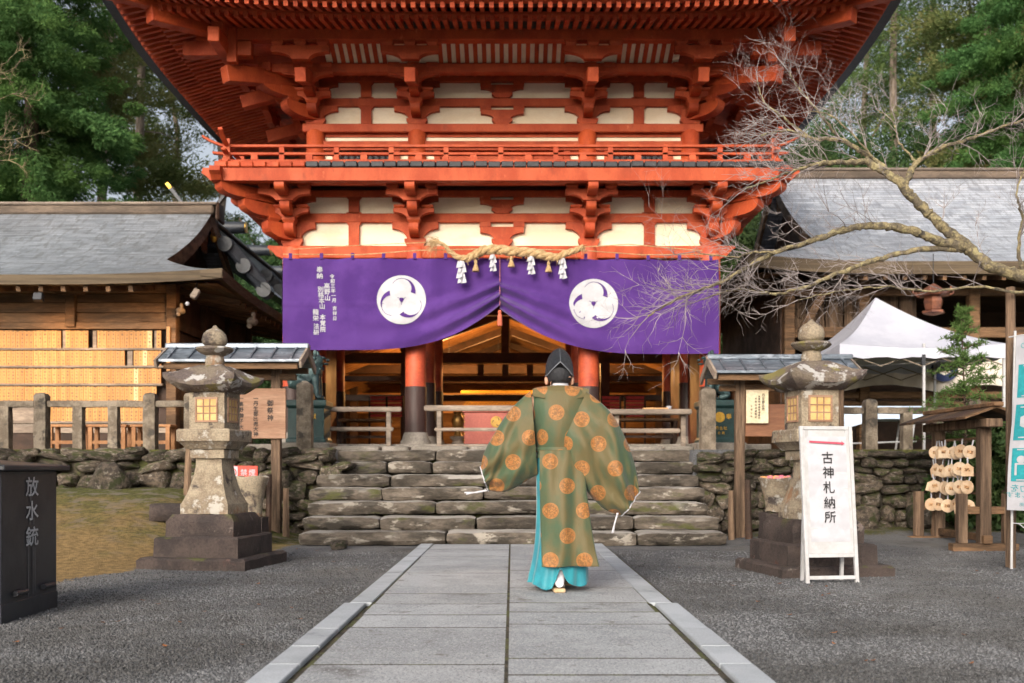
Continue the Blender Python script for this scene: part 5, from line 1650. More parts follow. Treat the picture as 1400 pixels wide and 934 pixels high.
# ------------------------------------------------------------------ roofed notice boards
M['tin'] = pm('blue_grey_sheet_metal', (.20, .235, .28, 1), (.13, .15, .18, 1), 3, .35, .05, 20, metal=.5, spots=(((.34, .38, .44, 1), 2.5, .55, .7),), stretch=(1, 3, 3))
def notice(px0, px1, posts, d, label, ytop):
    xa, xb = (px0 - 700) * d / FPX, (px1 - 700) * d / FPX
    Z = lambda y: CAM_H + (HOR - y) * d / FPX
    gz = ground_z((xa + xb) / 2, d)
    N = thing('notice_board', label, 'notice board', ((xa + xb) / 2, d, gz), world=True)
    for p_ in posts:
        x = (p_ - 700) * d / FPX
        MB().bb(x - .058, x + .058, d - .058, d + .058, ground_z(x, d) - .1, Z(ytop + 34)).build('post', M['wood_v'], N, bevel=.006)
    zr, ze = Z(ytop + 8), Z(ytop + 29)
    dp = .42
    for s in (-1, 1):
        mb = MB(); mb.add([(xa, d, zr), (xb, d, zr), (xb, d + s * dp, ze), (xa, d + s * dp, ze), (xa, d, zr + .03), (xb, d, zr + .03), (xb, d + s * dp, ze + .03), (xa, d + s * dp, ze + .03)], [(0, 1, 2, 3), (4, 5, 6, 7), (0, 1, 5, 4), (1, 2, 6, 5), (2, 3, 7, 6), (3, 0, 4, 7)])
        mb.build('roof_sheet', M['tin'], N)
        n = 7
        for k in range(n):
            x = xa + (xb - xa) * (k + .5) / n
            MB().beam((x, d + s * .04, zr + .035), (x, d + s * dp, ze + .037), .02, .02).build('roof_seam', M['tin'], N)
        MB().bb(xa + .06, xb - .06, d + s * (dp - .10) - .03, d + s * (dp - .10) + .03, ze - .085, ze - .01).build('eave_beam', M['wood'], N, bevel=.004)
    MB().bb(xa - .02, xb + .02, d - .07, d + .07, zr + .01, Z(ytop)).build('ridge', M['tin'], N, bevel=.01)
    for x in (xa, xb):
        for s in (-1, 1):
            MB().beam((x, d, zr - .01), (x, d + s * (dp + .05), ze - .035), .03, .10).build('barge_board', M['wood_grey'], N)
        MB().add([(x, d - .05, zr - .04), (x, d + .05, zr - .04), (x, d, zr + .02)], [(0, 1, 2)]).build('gable_plate', M['paper'], N)
    MB().bb(xa + .15, xb - .15, d - .05, d + .05, Z(ytop + 50), Z(ytop + 42)).build('cross_rail', M['wood'], N, bevel=.004)
    return N, Z
NL, ZL = notice(230, 421, (292, 378), 12.8, 'roofed timber notice board behind the left stone lantern', 470)
d = 12.8
bx = lambda x: (x - 700) * d / FPX
bd = MB().bb(bx(322), bx(393), d - .10, d - .062, ZL(600), ZL(532)).build('board', M['wood_board'], NL, bevel=.005)
tm = MB(); BF = lambda x, z: (x, d - .103, z)
def board_col(chars, pxx, y0, y1, size):
    n = len(chars)
    column_text(tm, chars, BF, bx(pxx), [ZL(y0 + (y1 - y0) * i / (n - 1)) for i in range(n)], size, .015)
board_col('御祭神', 372, 552, 572, .085)
board_col('一丹生都比売大神', 352.5, 545.5, 594, .066)
board_col('一高野御子大神', 332.5, 545.5, 592, .066)
tm.build('lettering', M['ink'], bd)
NR, ZR2 = notice(968, 1162, (1011, 1146), 12.8, 'roofed timber notice board behind the right stone lantern', 485)
bd = MB().bb(bx(1018), bx(1140), d - .03, d + .01, ZR2(597), ZR2(553)).build('board', pm('red_brown_board', (.20, .085, .04, 1), (.15, .06, .03, 1), 2, .6, .15, 26, stretch=(.3, 1, 2)), NR, bevel=.005)
pp = MB().bb(bx(1018), bx(1048), d - .09, d - .075, ZR2(579), ZR2(534)).build('notice_sheet', pm('yellowed_paper', (.70, .60, .42, 1), (.62, .52, .35, 1), 4, .8), NR)
tm = MB(); BF = lambda x, z: (x, d - .093, z)
for (pxx, chars, y0, y1, sz) in ((1041, '丹生都比売', 541, 560, .042), (1035.5, '高野明神参拝御案内', 543, 572, .030), (1031, '天野社由緒略記', 546, 571, .030), (1025, '令和三年', 556, 570, .028)):
    n = len(chars); column_text(tm, chars, BF, bx(pxx), [ZR2(y0 + (y1 - y0) * i / (n - 1)) for i in range(n)], sz, .01)
tm.build('lettering', M['ink'], pp)
# weathered stakes lashed round the notice posts
def stake(px_, d_, top, lean, mat, label):
    x = (px_ - 700) * d_ / FPX
    g = ground_z(x, d_)
    mb = MB(); mb.tube([(0, 0, -.1), (lean * .5, .01, .3), (lean, 0, top)], [.045, .042, .036], 7); carve(mb, px_, .01, 7)
    o = mb.build('stake', mat, None, True); o.location = (x, d_, g); tag(o, label, 'stake')
stake(366, 12.55, .72, .02, M['wood_dark'], 'dark rotted stake on the left of the left notice post')
stake(391, 12.6, .62, .0, M['wood_v'], 'weathered stake on the right of the left notice post')
stake(1000, 12.6, .62, .0, M['wood_v'], 'weathered stake on the left of the right notice post')
stake(1024, 12.5, .74, -.02, M['wood_dark'], 'dark rotted stake on the right of the right notice post')
stake(255, 12.6, .62, .03, M['wood_v'], 'leaning weathered stake behind the left stone lantern')

# ------------------------------------------------------------------ bronze lion dogs on green pedestals
def lion_dog(px_, d_, s, label):
    x = (px_ - 700) * d_ / FPX
    K = thing('lion_dog_statue', label, 'statue', (x, d_, PLAT), group='pair of bronze lion dogs before the gate')
    MB().sqlathe([(.36, 0), (.36, .11), (.345, .12)], ratio=.95).build('plinth', M['podium'], K, bevel=.01)
    pd = MB().sqlathe([(.29, .12), (.29, .17), (.265, .19), (.262, .62), (.29, .645), (.30, .66), (.30, .73), (.28, .74)], ratio=.95).build('pedestal', M['green_paint'], K, bevel=.006)
    cr = MB(); n = 24
    cr.add([(-.02, -.256, .49)] + [(-.02 + .075 * math.cos(2 * math.pi * k / n), -.256, .49 + .075 * math.sin(2 * math.pi * k / n)) for k in range(n)], [(0, 1 + k, 1 + (k + 1) % n) for k in range(n)])
    cr.build('crest', M['gold'], pd)
    tm = MB()
    for (ch, a, b, sz) in (('献' if s < 0 else '奉', .11, .50, .085), ('丹', -.06, .33, .055), ('生', .0, .33, .055), ('社', .06, .33, .055), ('会', -.03, .26, .045), ('員', .03, .26, .045)):
        glyph(tm, ch, sz, lambda u, w: (a + u, -.2565, b + w), .012)
    tm.build('lettering', M['gold'], pd)
    B = .742
    vv = [(-.17, 0, .16), (-.10, 0, .30), (.06, 0, .42), (.10, 0, .53), (.13, 0, .61), (.22, 0, .585),
          (.10, -.09, .36), (.12, -.095, .20), (.14, -.095, .045), (.21, -.095, .035), (.10, .09, .36), (.12, .095, .20), (.14, .095, .045), (.21, .095, .035),
          (.0, -.13, .20), (-.13, -.14, .06), (.02, -.15, .035), (.0, .13, .20), (-.13, .14, .06), (.02, .15, .035),
          (-.25, 0, .22), (-.27, 0, .36), (-.23, 0, .48), (-.19, 0, .54)]
    ee = [(0, 1), (1, 2), (2, 3), (3, 4), (4, 5), (2, 6), (6, 7), (7, 8), (8, 9), (2, 10), (10, 11), (11, 12), (12, 13), (0, 14), (14, 15), (15, 16), (0, 17), (17, 18), (18, 19), (0, 20), (20, 21), (21, 22), (22, 23)]
    rr = [.15, .14, .145, .115, .125, .075, .075, .055, .05, .04, .075, .055, .05, .04, .10, .065, .04, .10, .065, .04, .07, .09, .07, .03]
    vv = [(a * -s, b, c + B) for a, b, c in vv]
    body = put('lion_dog', skin_mesh('lion_dog', vv, ee, rr, M['bronze'], 2), K)
    mb = MB(); r2 = random.Random(4)
    for k in range(46):      # curled mane
        a = r2.uniform(0, 6.28); h = r2.uniform(-.12, .10); rad = .125
        cx_, cz = .06 + .35 * -h * .2, .56 + h
        if math.cos(a) > .55 and h > -.04: continue
        mb.ball(((cx_ + rad * math.cos(a) * .95) * -s, rad * math.sin(a), cz + B), r2.uniform(.026, .038), 8, 5)
    for k in range(10):
        q = k / 9; mb.ball(((-.27 + .03 * math.sin(q * 9)) * -s, .06 * math.sin(k * 2.3), .30 + q * .24 + B), .04, 8, 5)
    mb.build('mane', M['bronze'], K, True)
    mb = MB()
    for yy in (-.075, .075):
        mb.ball((.10 * -s, yy * 1.25, .70 + B), (.03, .022, .05), 8, 5); mb.ball((.215 * -s, yy * .55, .635 + B), .02, 8, 5)
    mb.ball((.275 * -s, 0, .60 + B), (.03, .045, .022), 8, 5); mb.ball((.25 * -s, 0, .545 + B), (.045, .055, .018), 8, 5)
    mb.build('face', M['bronze'], K, True)
lion_dog(423, 14.72, -1, 'green bronze lion dog on a pedestal left of the gate')
lion_dog(981, 14.72, 1, 'green bronze lion dog on a pedestal right of the gate')
for (px_, top, lab, txt) in ((417, 521, 'squared granite post with worn carving in front of the left lion dog', '奉獻'), (967, 529, 'squared granite post with red lichen in front of the right lion dog', None)):
    d_ = 13.85; x = (px_ - 700) * d_ / FPX; zt = CAM_H + (HOR - top) * d_ / FPX
    pg = thing('stone_post', lab, 'stone post', (x, d_, PLAT - .1))
    h = zt - PLAT + .1
    carve(finesq([(0, 0), (.10, 0), (.098, h - .07), (.088, h - .045), (.02, h), (0, h)], 4), px_, .004, 9).build('shaft', M['post_stone'], pg, True, sharp=35)

# ------------------------------------------------------------------ stone fences on the terrace edge
def fence(name, label, d_, tall, short, rails, xend, yr, yt, ybot=613):
    F = thing(name, label, 'fence', ((tall[0] - 700) * d_ / FPX, d_, PLAT), world=True)
    Z = lambda y: CAM_H + (HOR - y) * d_ / FPX
    for p_ in tall:
        x = (p_ - 700) * d_ / FPX
        carve(finesq([(0, PLAT - .1), (.082, PLAT - .1), (.080, Z(yt) - .05), (.06, Z(yt) - .015), (0, Z(yt))], 4), p_, .006, 6).xf(Matrix.Translation((x, d_, 0))).build('tall_post', M['post_stone'], F, True, sharp=40)
    for p_ in short:
        x = (p_ - 700) * d_ / FPX
        carve(finesq([(0, PLAT - .1), (.066, PLAT - .1), (.064, Z(yr) - .03), (0, Z(yr) - .03)], 4), p_, .005, 6).xf(Matrix.Translation((x, d_, 0))).build('short_post', M['post_stone'], F, True, sharp=40)
    for (a, b) in rails:
        xa, xb = (a - 700) * d_ / FPX, (b - 700) * d_ / FPX
        carve(rough_block(xb - xa, .13, .095, .09, .02, .004, int(a) % 50 + 3), 3, .004).xf(Matrix.Translation(((xa + xb) / 2, d_, Z(yr)))).build('rail', M['post_stone'], F, True, sharp=60)
fence('stone_fence', 'weathered stone post and rail fence before the plaque wall', 13.75, (-92, 57.5, 206, 262), (-45, 8, 108, 156), ((-200, 49), (66, 198), (214, 254)), 0, 552.5, 537)
fence('stone_fence', 'weathered stone post and rail fence on the right terrace, below the tent', 13.75, (1189, 1330, 1470), (1128, 1239, 1285, 1380, 1425), ((1060, 1180), (1198, 1322), (1338, 1462)), 0, 561.5, 545)

# ------------------------------------------------------------------ wooden railings across the gate front
def gate_rail(label, x0, x1, d_, posts, rails, wide=.07):
    G = thing('wooden_railing', label, 'railing', ((x0 + x1 - 1400) / 2 * d_ / FPX, d_, PLAT), world=True)
    Z = lambda y: CAM_H + (HOR - y) * d_ / FPX
    for (y0, y1, a, b, dep) in rails:
        MB().bb((a - 700) * d_ / FPX, (b - 700) * d_ / FPX, d_ - dep / 2, d_ + dep / 2, Z(y1), Z(y0)).build('rail', M['wood_grey'], G, bevel=.012, seg=2)
    for p_ in posts:
        x = (p_ - 700) * d_ / FPX
        MB().bb(x - .035, x + .035, d_ - .03, d_ + .03, PLAT, Z(rails[0][1]) - .001).build('post', M['wood_grey'], G, bevel=.005)
gate_rail('silvered timber railing left of the dark wrapped column', 441, 548, 15.2, (449, 531.5), ((556.5, 563, 441, 549, .10), (584, 589.5, 441, 538, .07)))
gate_rail('silvered timber railing in front of the red offering box', 581, 735, 15.2, (600.5, 718), ((554.5, 562, 580, 735, .10), (585, 589.5, 594, 735, .07), (608, 612.5, 600, 720, .07)))
gate_rail('silvered timber railing right of the priest with a small tray on top', 815, 943, 15.2, (843, 934), ((560, 567, 812, 944, .30), (586, 592, 843, 930, .06)))
tr = P(896, 558.5, 15.2)
tag(MB().box((0, 0, .012), (.38, .16, .024)).build('wooden_tray', M['wood_pale'], None, bevel=.004), 'thin pale wooden tray on the right railing', 'tray').location = (tr.x, 15.2, P(0, 560, 15.2).z)
cup = MB().lathe([(.02, 0), (.035, .01), (.045, .05), (.04, .05), (.03, .015), (0, .015)], 14).build('white_cup', M['paper'], None, True)
cup.location = (P(914, 0, 15.2).x, 15.15, P(0, 560, 15.2).z); tag(cup, 'small white cup on the right railing beside the tray', 'cup')

# ------------------------------------------------------------------ offering box
ox = P(679, 0, 16.9)
red_box = pm('dull_red_lacquer', (.33, .075, .050, 1), (.27, .06, .042, 1), 3, .5, .08, 30)
ofb = thing('offering_box', 'dull red offering box with a gilt swirl crest inside the gate', 'offering box', (ox.x, 16.9, FL))
MB().bb(-.54, .54, -.30, .30, .03, .56).build('body', red_box, ofb, bevel=.008)
MB().bb(-.57, .57, -.33, .33, .562, .62).build('top_frame', red_box, ofb, bevel=.008)
for k in range(9): MB().bb(-.50 + k * .112, -.44 + k * .112, -.28, .28, .621, .64).build('slat', red_box, ofb)
for x in (-.545, .545):
    for k in range(5): MB().ball((x * .98, -.302, .1 + k * .1), .012, 6, 4).build('stud', M['gold'], ofb)
cr = MB().lathe([(0, 0), (.09, 0), (.095, .01), (.08, .02), (0, .02)], 28).xf(Matrix.Translation((0, -.302, .40)) @ Matrix.Rotation(R(90), 4, 'X')).build('crest', pm('gilt_crest_paint', (.50, .30, .06, 1), (.42, .24, .045, 1), 9, .6), ofb, True, sharp=30)
mb = MB()
for q in range(3):
    rot = Matrix.Rotation(2 * math.pi * q / 3, 2); c = Vector((0, .46)); inn, out = [], []
    for i in range(11):
        q2 = i / 10; a = R(130 - 152 * q2); t_ = .03 + .20 * max(0, (q2 - .3) / .7) ** 1.3
        e = Vector((math.cos(a), math.sin(a))); inn.append(rot @ (c + e * .38)); out.append(rot @ (c + e * (.38 + t_)))
    mb.add([(p.x * .088, -.3235, .40 + p.y * .088) for p in inn + out], [(i, i + 1, 11 + i + 1, 11 + i) for i in range(10)])
mb.build('crest_swirl', M['wood_dark'], cr, True)

# things standing inside: red paper racks, brass vessel
rk = pm('red_paper_rack', (.45, .04, .04, 1), (.36, .03, .03, 1), 20, .7)
for (px_, w_, lab) in ((517, .36, 'red lattice rack inside the gate, leftmost'), (540, .34, 'red lattice rack inside the gate, beside the left column'), (835, .40, 'red lattice rack inside the gate, beside the right column'), (868, .42, 'red lattice rack inside the gate, rightmost')):
    p = P(px_, 0, 20.8)
    rkt = thing('paper_rack', lab, 'rack', (p.x, 20.8, FL), group='red racks inside the gate')
    for x in (-w_ / 2, w_ / 2): MB().bb(x - .02, x + .02, -.02, .02, 0, 1.12).build('post', M['wood_dark'], rkt)
    for k in range(6): MB().bb(-w_ / 2, w_ / 2, -.012, .012, .70 + k * .075, .755 + k * .075).build('strip', rk, rkt)
for (a, b, y_, lab) in ((465, 535, 19.2, 'dark low table in the left bay of the gate'), (830, 925, 19.0, 'dark low table in the right bay of the gate')):
    xa, xb = (a - 700) * y_ / FPX, (b - 700) * y_ / FPX
    tb2 = thing('low_table', lab, 'table', ((xa + xb) / 2, y_, FL))
    h_ = (xb - xa) / 2
    MB().bb(-h_, h_, -.25, .25, .52, .57).build('table_top', M['wood'], tb2, bevel=.006)
    for x in (-h_ + .06, h_ - .06):
        for y in (-.2, .2): MB().bb(x - .03, x + .03, y - .03, y + .03, 0, .52).build('leg', M['wood_dark'], tb2)
    MB().bb(-h_ + .06, h_ - .06, -.22, -.18, .2, .25).build('stretcher', M['wood_dark'], tb2)
bv = P(626, 0, 18.6)
vs_ = MB().lathe([(.0, 0), (.10, 0), (.07, .03), (.05, .12), (.10, .20), (.12, .30), (.09, .38), (.06, .42), (.10, .46), (.0, .46)], 18).build('brass_vessel', pm('old_brass', (.35, .20, .06, 1), (.25, .13, .04, 1), 6, .4, metal=.7), None, True)
vs_.location = (bv.x, 18.6, FL + .22); tag(vs_, 'old brass vessel on a stand left of the offering box', 'vessel')
sd = MB(); sd.lathe([(.16, 0), (.17, .03), (.13, .05), (.10, .14), (.15, .19), (.16, .22)], 12)
sdo = sd.build('stand', M['wood_grey'], None, True); sdo.location = (bv.x, 18.6, FL); tag(sdo, 'turned grey stand under the brass vessel', 'stand')

# ------------------------------------------------------------------ white A-frame sign
sg = thing('text_sign', 'white leaning sign with five large black characters and red arrow', 'sign', (P(1138, 795, 7.95).x, 7.95, 0), R(7))
lean = Matrix.Rotation(R(-6), 4, 'X')
W2, H2 = .222, 1.265
def sgp(x0, x1, y0, y1, z0, z1): return MB().bb(x0, x1, y0, y1, z0, z1).xf(lean)
for x in (-W2, W2 - .03): sgp(x, x + .03, -.015, .015, 0, H2).build('frame_post', M['white_metal'], sg, bevel=.003)
for z in (.03, .205, H2 - .03): sgp(-W2 + .031, W2 - .031, -.014, .014, z, z + .03).build('frame_rail', M['white_metal'], sg, bevel=.003)
for x in (-W2 + .02, W2 - .05):
    MB().beam((x * .9 + .015, .125, H2 * .97), (x * .9 + .015, .20, 0.0), .025, .025).build('rear_leg', M['white_metal'], sg)
sgp(-W2 + .031, W2 - .031, -.006, .006, .236, H2 - .032).build('panel', M['white_metal'], sg)
vs = []
for j in range(41):
    for i in range(21):
        x = -.165 + .33 * i / 20; z = .33 + .85 * j / 40
        y = -.010 - .004 * mnoise.noise(Vector((x * 4, z * 18, 2))) - .003 * math.sin(z * 55 + x * 3)
        vs.append(lean @ Vector((x, y, z)))
sheet = MB().add(vs, [(j * 21 + i, j * 21 + i + 1, (j + 1) * 21 + i + 1, (j + 1) * 21 + i) for j in range(40) for i in range(20)]).build('paper_sheet', M['paper'], sg, True, sharp=180)
tm = MB(); SF = lambda x, z: lean @ Vector((x, -.020, z))
column_text(tm, '古神札納所', SF, -.002, [1.008, .888, .768, .645, .528], .102, .006)
tm.build('lettering', M['ink'], sheet)
ar = MB()
ar.add([SF(-.150, 1.146), SF(.125, 1.132), SF(.125, 1.116), SF(-.150, 1.130)], [(0, 1, 2, 3)])
ar.add([SF(.122, 1.142), SF(.150, 1.123), SF(.122, 1.106)], [(0, 1, 2)])
ar.build('arrow', pm('red_ink', (.45, .07, .11, 1), None, 5, .7), sheet)

# ------------------------------------------------------------------ charcoal box for the water cannon
wb_ = thing('water_cannon_box', 'charcoal steel box with white characters on the gravel at far left', 'box', (-3.32, 6.2, 0), world=False)
BX = .32
MB().bb(-.32, BX, -.36, .36, .0, .905).build('body', M['black_steel'], wb_, bevel=.006)
MB().bb(-.325, BX + .005, -.365, .365, -.02, .115).build('plinth', M['black_steel'], wb_, bevel=.004)
lid = MB(); lid.prism([(-.38, .93), (BX + .06, .905), (BX + .06, .935), (-.38, 1.0)], lambda a, b: (a, -.43, b), lambda a, b: (a, .43, b)); lid.build('lid', M['black_steel'], wb_, bevel=.006)
hd = MB(); hd.tube([(.06, -.10, .965), (.06, -.10, 1.0), (.06, .06, 1.0), (.06, .06, .965)], .012, 8); hd.build('handle', M['black_steel'], wb_, True)
MB().box((-.05, -.28, .985), (.10, .03, .035), rz=.3).build('tag_plate', M['paper'], wb_)
for y in (-.16, .20): MB().tube([(BX + .02, y - .07, .165), (BX + .02, y + .07, .165)], .018, 10).build('hinge', M['black_steel'], wb_, True)
tm = MB(); TB = lambda x, z: (BX + .004, x, z)
column_text(tm, '放水銃', TB, .015, [.805, .655, .495], .128, .014, 1.32, (.0005, 0, 0))
tm.build('lettering', pm('pale_grey_stencil', (.50, .51, .53, 1), (.42, .43, .45, 1), 14, .6), wb_)
dr = MB()
for y, z0, z1 in ((-.03, .12, .44), (.03, .13, .43), (.055, .15, .42), (-.01, .57, .62), (.04, .57, .61), (.0, .71, .76)): dr.add([(BX + .0035, y - .006, z0), (BX + .0035, y + .006, z0), (BX + .0035, y + .009, z1), (BX + .0035, y - .009, z1)], [(0, 1, 2, 3)])
dr.build('paint_run', pm('faint_paint_run', (.085, .088, .096, 1), None, 5, .5), wb_)

# ------------------------------------------------------------------ rack of hanging wooden plaques
ek = thing('plaque_rack', 'small roofed timber rack hung with round votive plaques', 'rack', (5.14, 11.42, 0), world=True)
g0 = ground_z(5.1, 11.4)
for y in (10.85, 12.0):
    MB().bb(5.08, 5.20, y - .06, y + .06, 0, 1.43).build('main_post', M['wood_v'], ek, bevel=.006)
    MB().bb(4.78, 5.50, y - .065, y + .065, -.02, .10).build('foot_beam', M['wood'], ek, bevel=.008)
    for x in (4.90, 5.40):
        MB().bb(x - .05, x + .05, y - .045, y + .045, .101, .64).build('side_post', M['wood_v'], ek, bevel=.006)
    MB().bb(4.86, 5.44, y - .035, y + .035, .42, .50).build('side_rail', M['wood'], ek, bevel=.005)
    MB().bb(5.09, 5.19, y - .11 if y < 11 else y + .0, y + .0 if y < 11 else y + .11, .101, .19).build('wedge', M['wood'], ek, bevel=.006)
MB().bb(5.11, 5.17, 10.9, 11.95, .12, .20).build('ground_rail', M['wood'], ek, bevel=.006)
MB().bb(5.05, 5.23, 10.60, 12.25, 1.36, 1.45).build('head_beam', M['wood_v'], ek, bevel=.008)
for s in (-1, 1):
    for k in range(8):
        y0 = 10.55 + k * .225
        mb = MB(); mb.add([(5.14, y0, 1.56), (5.14, y0 + .215, 1.56), (5.14 + s * .34, y0 + .215, 1.44), (5.14 + s * .34, y0, 1.44), (5.14, y0, 1.585), (5.14, y0 + .215, 1.585), (5.14 + s * .34, y0 + .215, 1.465), (5.14 + s * .34, y0, 1.465)], [(0, 1, 2, 3), (4, 5, 6, 7), (0, 1, 5, 4), (1, 2, 6, 5), (2, 3, 7, 6), (3, 0, 4, 7)])
        mb.build('roof_plank', M['wood_dark'] if k % 3 else M['wood'], ek)
MB().bb(5.09, 5.19, 10.5, 12.35, 1.575, 1.62).build('roof_cap', M['wood'], ek, bevel=.006)
for k in range(4):
    MB().bb(5.09, 5.115, 10.92, 11.94, 1.23 - k * .20, 1.26 - k * .20).build('hanging_rail', M['wood'], ek)
ema_wood = pm('votive_plaque_wood', (.60, .46, .32, 1), (.50, .34, .21, 1), 6, .6, .1, 40, rnd=.3, fine=.1)
disc = MB().lathe([(0, -.006), (.062, -.006), (.065, 0), (.062, .006), (0, .006)], 18).xf(Matrix.Rotation(R(90), 4, 'Y')).mesh('plaque_disc', ema_wood, True)
pent = MB(); pent.prism([(-.055, -.06), (.055, -.06), (.055, .02), (0, .062), (-.055, .02)], lambda a, b: (-.006, a, b), lambda a, b: (.006, a, b)); pent = pent.mesh('plaque_board', ema_wood)
cordm = MB().box((0, 0, .085), (.005, .012, .06)).mesh('cord', M['white_print'])
markm = MB().box((-.0075, 0, .0), (.001, .05, .03)).mesh('mark', pm('burnt_mark', (.16, .07, .03, 1), (.50, .29, .14, 1), 60, .7))
ordn = ('first', 'second', 'third', 'fourth', 'fifth', 'sixth', 'seventh', 'eighth')
rown = ('top row', 'second row', 'third row', 'bottom row')
for r_ in range(4):
    for k in range(8):
        if r_ == 3 and k in (1, 5): continue
        y = 10.98 + k * .128 + rng.uniform(-.02, .02); z = 1.23 - r_ * .20 - .13 + rng.uniform(-.02, .015)
        isd = rng.random() < .55
        e = put('votive_plaque', disc if isd else pent, None, (5.06 - rng.uniform(0, .07), y, z), (rng.uniform(-.3, .3), 0, .75 + rng.uniform(-.5, .4)), (1.2, 1.2, 1.2))
        tag(e, ('round' if isd else 'pointed') + ' wooden votive plaque, ' + ordn[k] + ' from the near post in the ' + rown[r_], 'plaque', 'votive plaques on the rack')
        for me_, nm in ((cordm, 'cord'), (markm, 'ink_mark')):
            c_ = put(nm, me_, e)

# ------------------------------------------------------------------ banner on a white pole
bp_ = thing('banner_flag', 'narrow white and teal notice banner on a white pole at right', 'banner', (4.55, 9.07, 0))
MB().tube([(0, 0, 0), (.01, 0, 1.1), (.035, 0, 2.17)], .012, 10).build('pole', M['white_metal'], bp_, True)
bdir = Vector((.40, -.92, .0)).normalized()
MB().tube([Vector((.03, 0, 2.12)) - bdir * .06, Vector((.03, 0, 2.12)) + bdir * .44], .008, 8).build('cross_bar', M['white_metal'], bp_, True)
def flag_pt(u, v):
    p = Vector((.03, -.012, 2.115)) + bdir * (u * .43 + .01) + Vector((-.11, -.03, 0)) * (v ** 1.3) + Vector((0, 0, -1.575 * v))
    return p + Vector((1, .4, 0)) * (.018 * math.sin(v * 7 + u * 3) * v)
nrm = Vector((-bdir.y, bdir.x, 0)); nrm = nrm if nrm.y < 0 else -nrm
def flag_sheet(u0, u1, v0, v1, off, nu=8, nv=24):
    vs = [flag_pt(u0 + (u1 - u0) * i / nu, v0 + (v1 - v0) * j / nv) + nrm * off for j in range(nv + 1) for i in range(nu + 1)]
    return MB().add(vs, [(j * (nu + 1) + i, j * (nu + 1) + i + 1, (j + 1) * (nu + 1) + i + 1, (j + 1) * (nu + 1) + i) for j in range(nv) for i in range(nu)])
fcl = flag_sheet(0, 1, 0, 1, 0, 10, 40).build('cloth', M['paper'], bp_, True, sharp=180)
teal = pm('teal_print', (.025, .30, .34, 1), (.02, .26, .30, 1), 3, .7)
for k, (v0, v1) in enumerate(((.165, .355), (.395, .60), (.645, .835))):
    flag_sheet(.08, .94, v0, v1, .003, 8, 12).build('teal_panel', teal, fcl, True, sharp=180)
    def FP(x, y): return flag_pt(.5 + x, (v0 + v1) / 2 - y) + nrm * .006
    ic = MB()
    def blob(cx_, cy_, rx_, ry_, n=16): ic.add([FP(cx_, cy_)] + [FP(cx_ + rx_ * math.cos(6.283 * i / n), cy_ + ry_ * math.sin(6.283 * i / n)) for i in range(n)], [(0, 1 + i, 1 + (i + 1) % n) for i in range(n)])
    def bar_(x0, x1, y0, y1): ic.add([FP(x0, y0), FP(x1, y0), FP(x1, y1), FP(x0, y1)], [(0, 1, 2, 3)])
    bar_(-.30, .30, .083, .090); bar_(-.30, .30, -.090, -.083)
    if k == 0:
        bar_(-.18, .18, .015, .055); blob(0, .05, .22, .018); bar_(-.25, .30, -.01, -.003); bar_(-.16, -.08, -.06, -.01); bar_(.10, .18, -.065, -.01); blob(.14, -.03, .1, .015)
    elif k == 1:
        ic.add([FP(-.28, .03), FP(0, .055), FP(.28, .03), FP(.28, -.02), FP(0, -.055), FP(-.28, -.02)], [(0, 1, 2, 3, 4, 5)])
    else:
        for s in (-.2, .2): blob(s, .03, .10, .022); bar_(s - .14, s - .09, -.06, .005); bar_(s + .09, s + .14, -.06, .005); bar_(s - .14, s + .14, .0, .01)
    ic.build('icon', M['white_print'], fcl)
tm = MB()
for (txt, v, sz) in (('ご参拝の', .055, .15), ('皆様へ', .105, .15), ('ご協力を', .872, .17), ('お願いします', .912, .13), ('感染予防', .965, .08)):
    vs, fs = text_tris(txt, sz); tm.add([flag_pt(.5 - a * 1.35, v - b / 1.575 * .45) + nrm * .004 for a, b in vs], fs)
tm.build('lettering', teal, fcl)
tie = MB(); tie.tube([(.0, 0, .42), (.05, -.03, .415), (.14, -.02, .42), (.2, 0, .39)], .004, 5); tie.tube([(.05, -.02, .42), (.10, -.05, .37)], .004, 5); tie.build('tie_string', M['paper'], bp_)

# prop under the bare tree's limb
pr = MB(); pr.tube([(0, 0, -.1), (.01, 0, 1.3), (.0, 0, 2.60)], [.045, .045, .042], 10); carve(pr, 3, .006, 5)
po = pr.build('prop_pole', M['wood_v'], None, True); po.location = (4.63, 9.25, 0); tag(po, 'brown timber pole propping up the bare tree limb at right', 'pole')

# ------------------------------------------------------------------ flared stone pots, red warning sign
def pot(px_, py_top, py_bot, d_, r, label, flowers):
    x = (px_ - 700) * d_ / FPX; zt = CAM_H + (HOR - py_top) * d_ / FPX; zb = CAM_H + (HOR - py_bot) * d_ / FPX; h = zt - zb
    T = thing('stone_pot', label, 'pot', (x, d_, ground_z(x, d_) - .03))
    g = ground_z(x, d_) - .03
    mb = MB().lathe([(0, 0), (r * .62, 0), (r * .60, h * .1), (r * .66, h * .35), (r * .85, h * .75), (r, h * .98), (r * .95, h), (r * .8, h * .98), (r * .7, h * .85), (0, h * .85)], 18)
    carve(mb, px_, .018, 7); mb.xf(Matrix.Translation((0, 0, zb - g))); mb.build('bowl', M['lantern_stone'], T, True, sharp=60)
    if zb - g > .05: carve(finesq([(0, 0), (r * .8, 0), (r * .8, zb - g - .01), (0, zb - g - .01)], 5), 4, .012).build('foot', M['lantern_base_stone'], T, True, sharp=50)
    if flowers:
        mb = MB(); r2 = random.Random(2)
        for k in range(26):
            a, q = r2.uniform(0, 6.28), r2.uniform(0, r * .85); mb.ball((q * math.cos(a), q * math.sin(a), zt - g - .02 + r2.uniform(0, .03)), r2.uniform(.018, .03), 6, 4)
        mb.build('flowers', M['pink'], T, True)['kind'] = 'stuff'
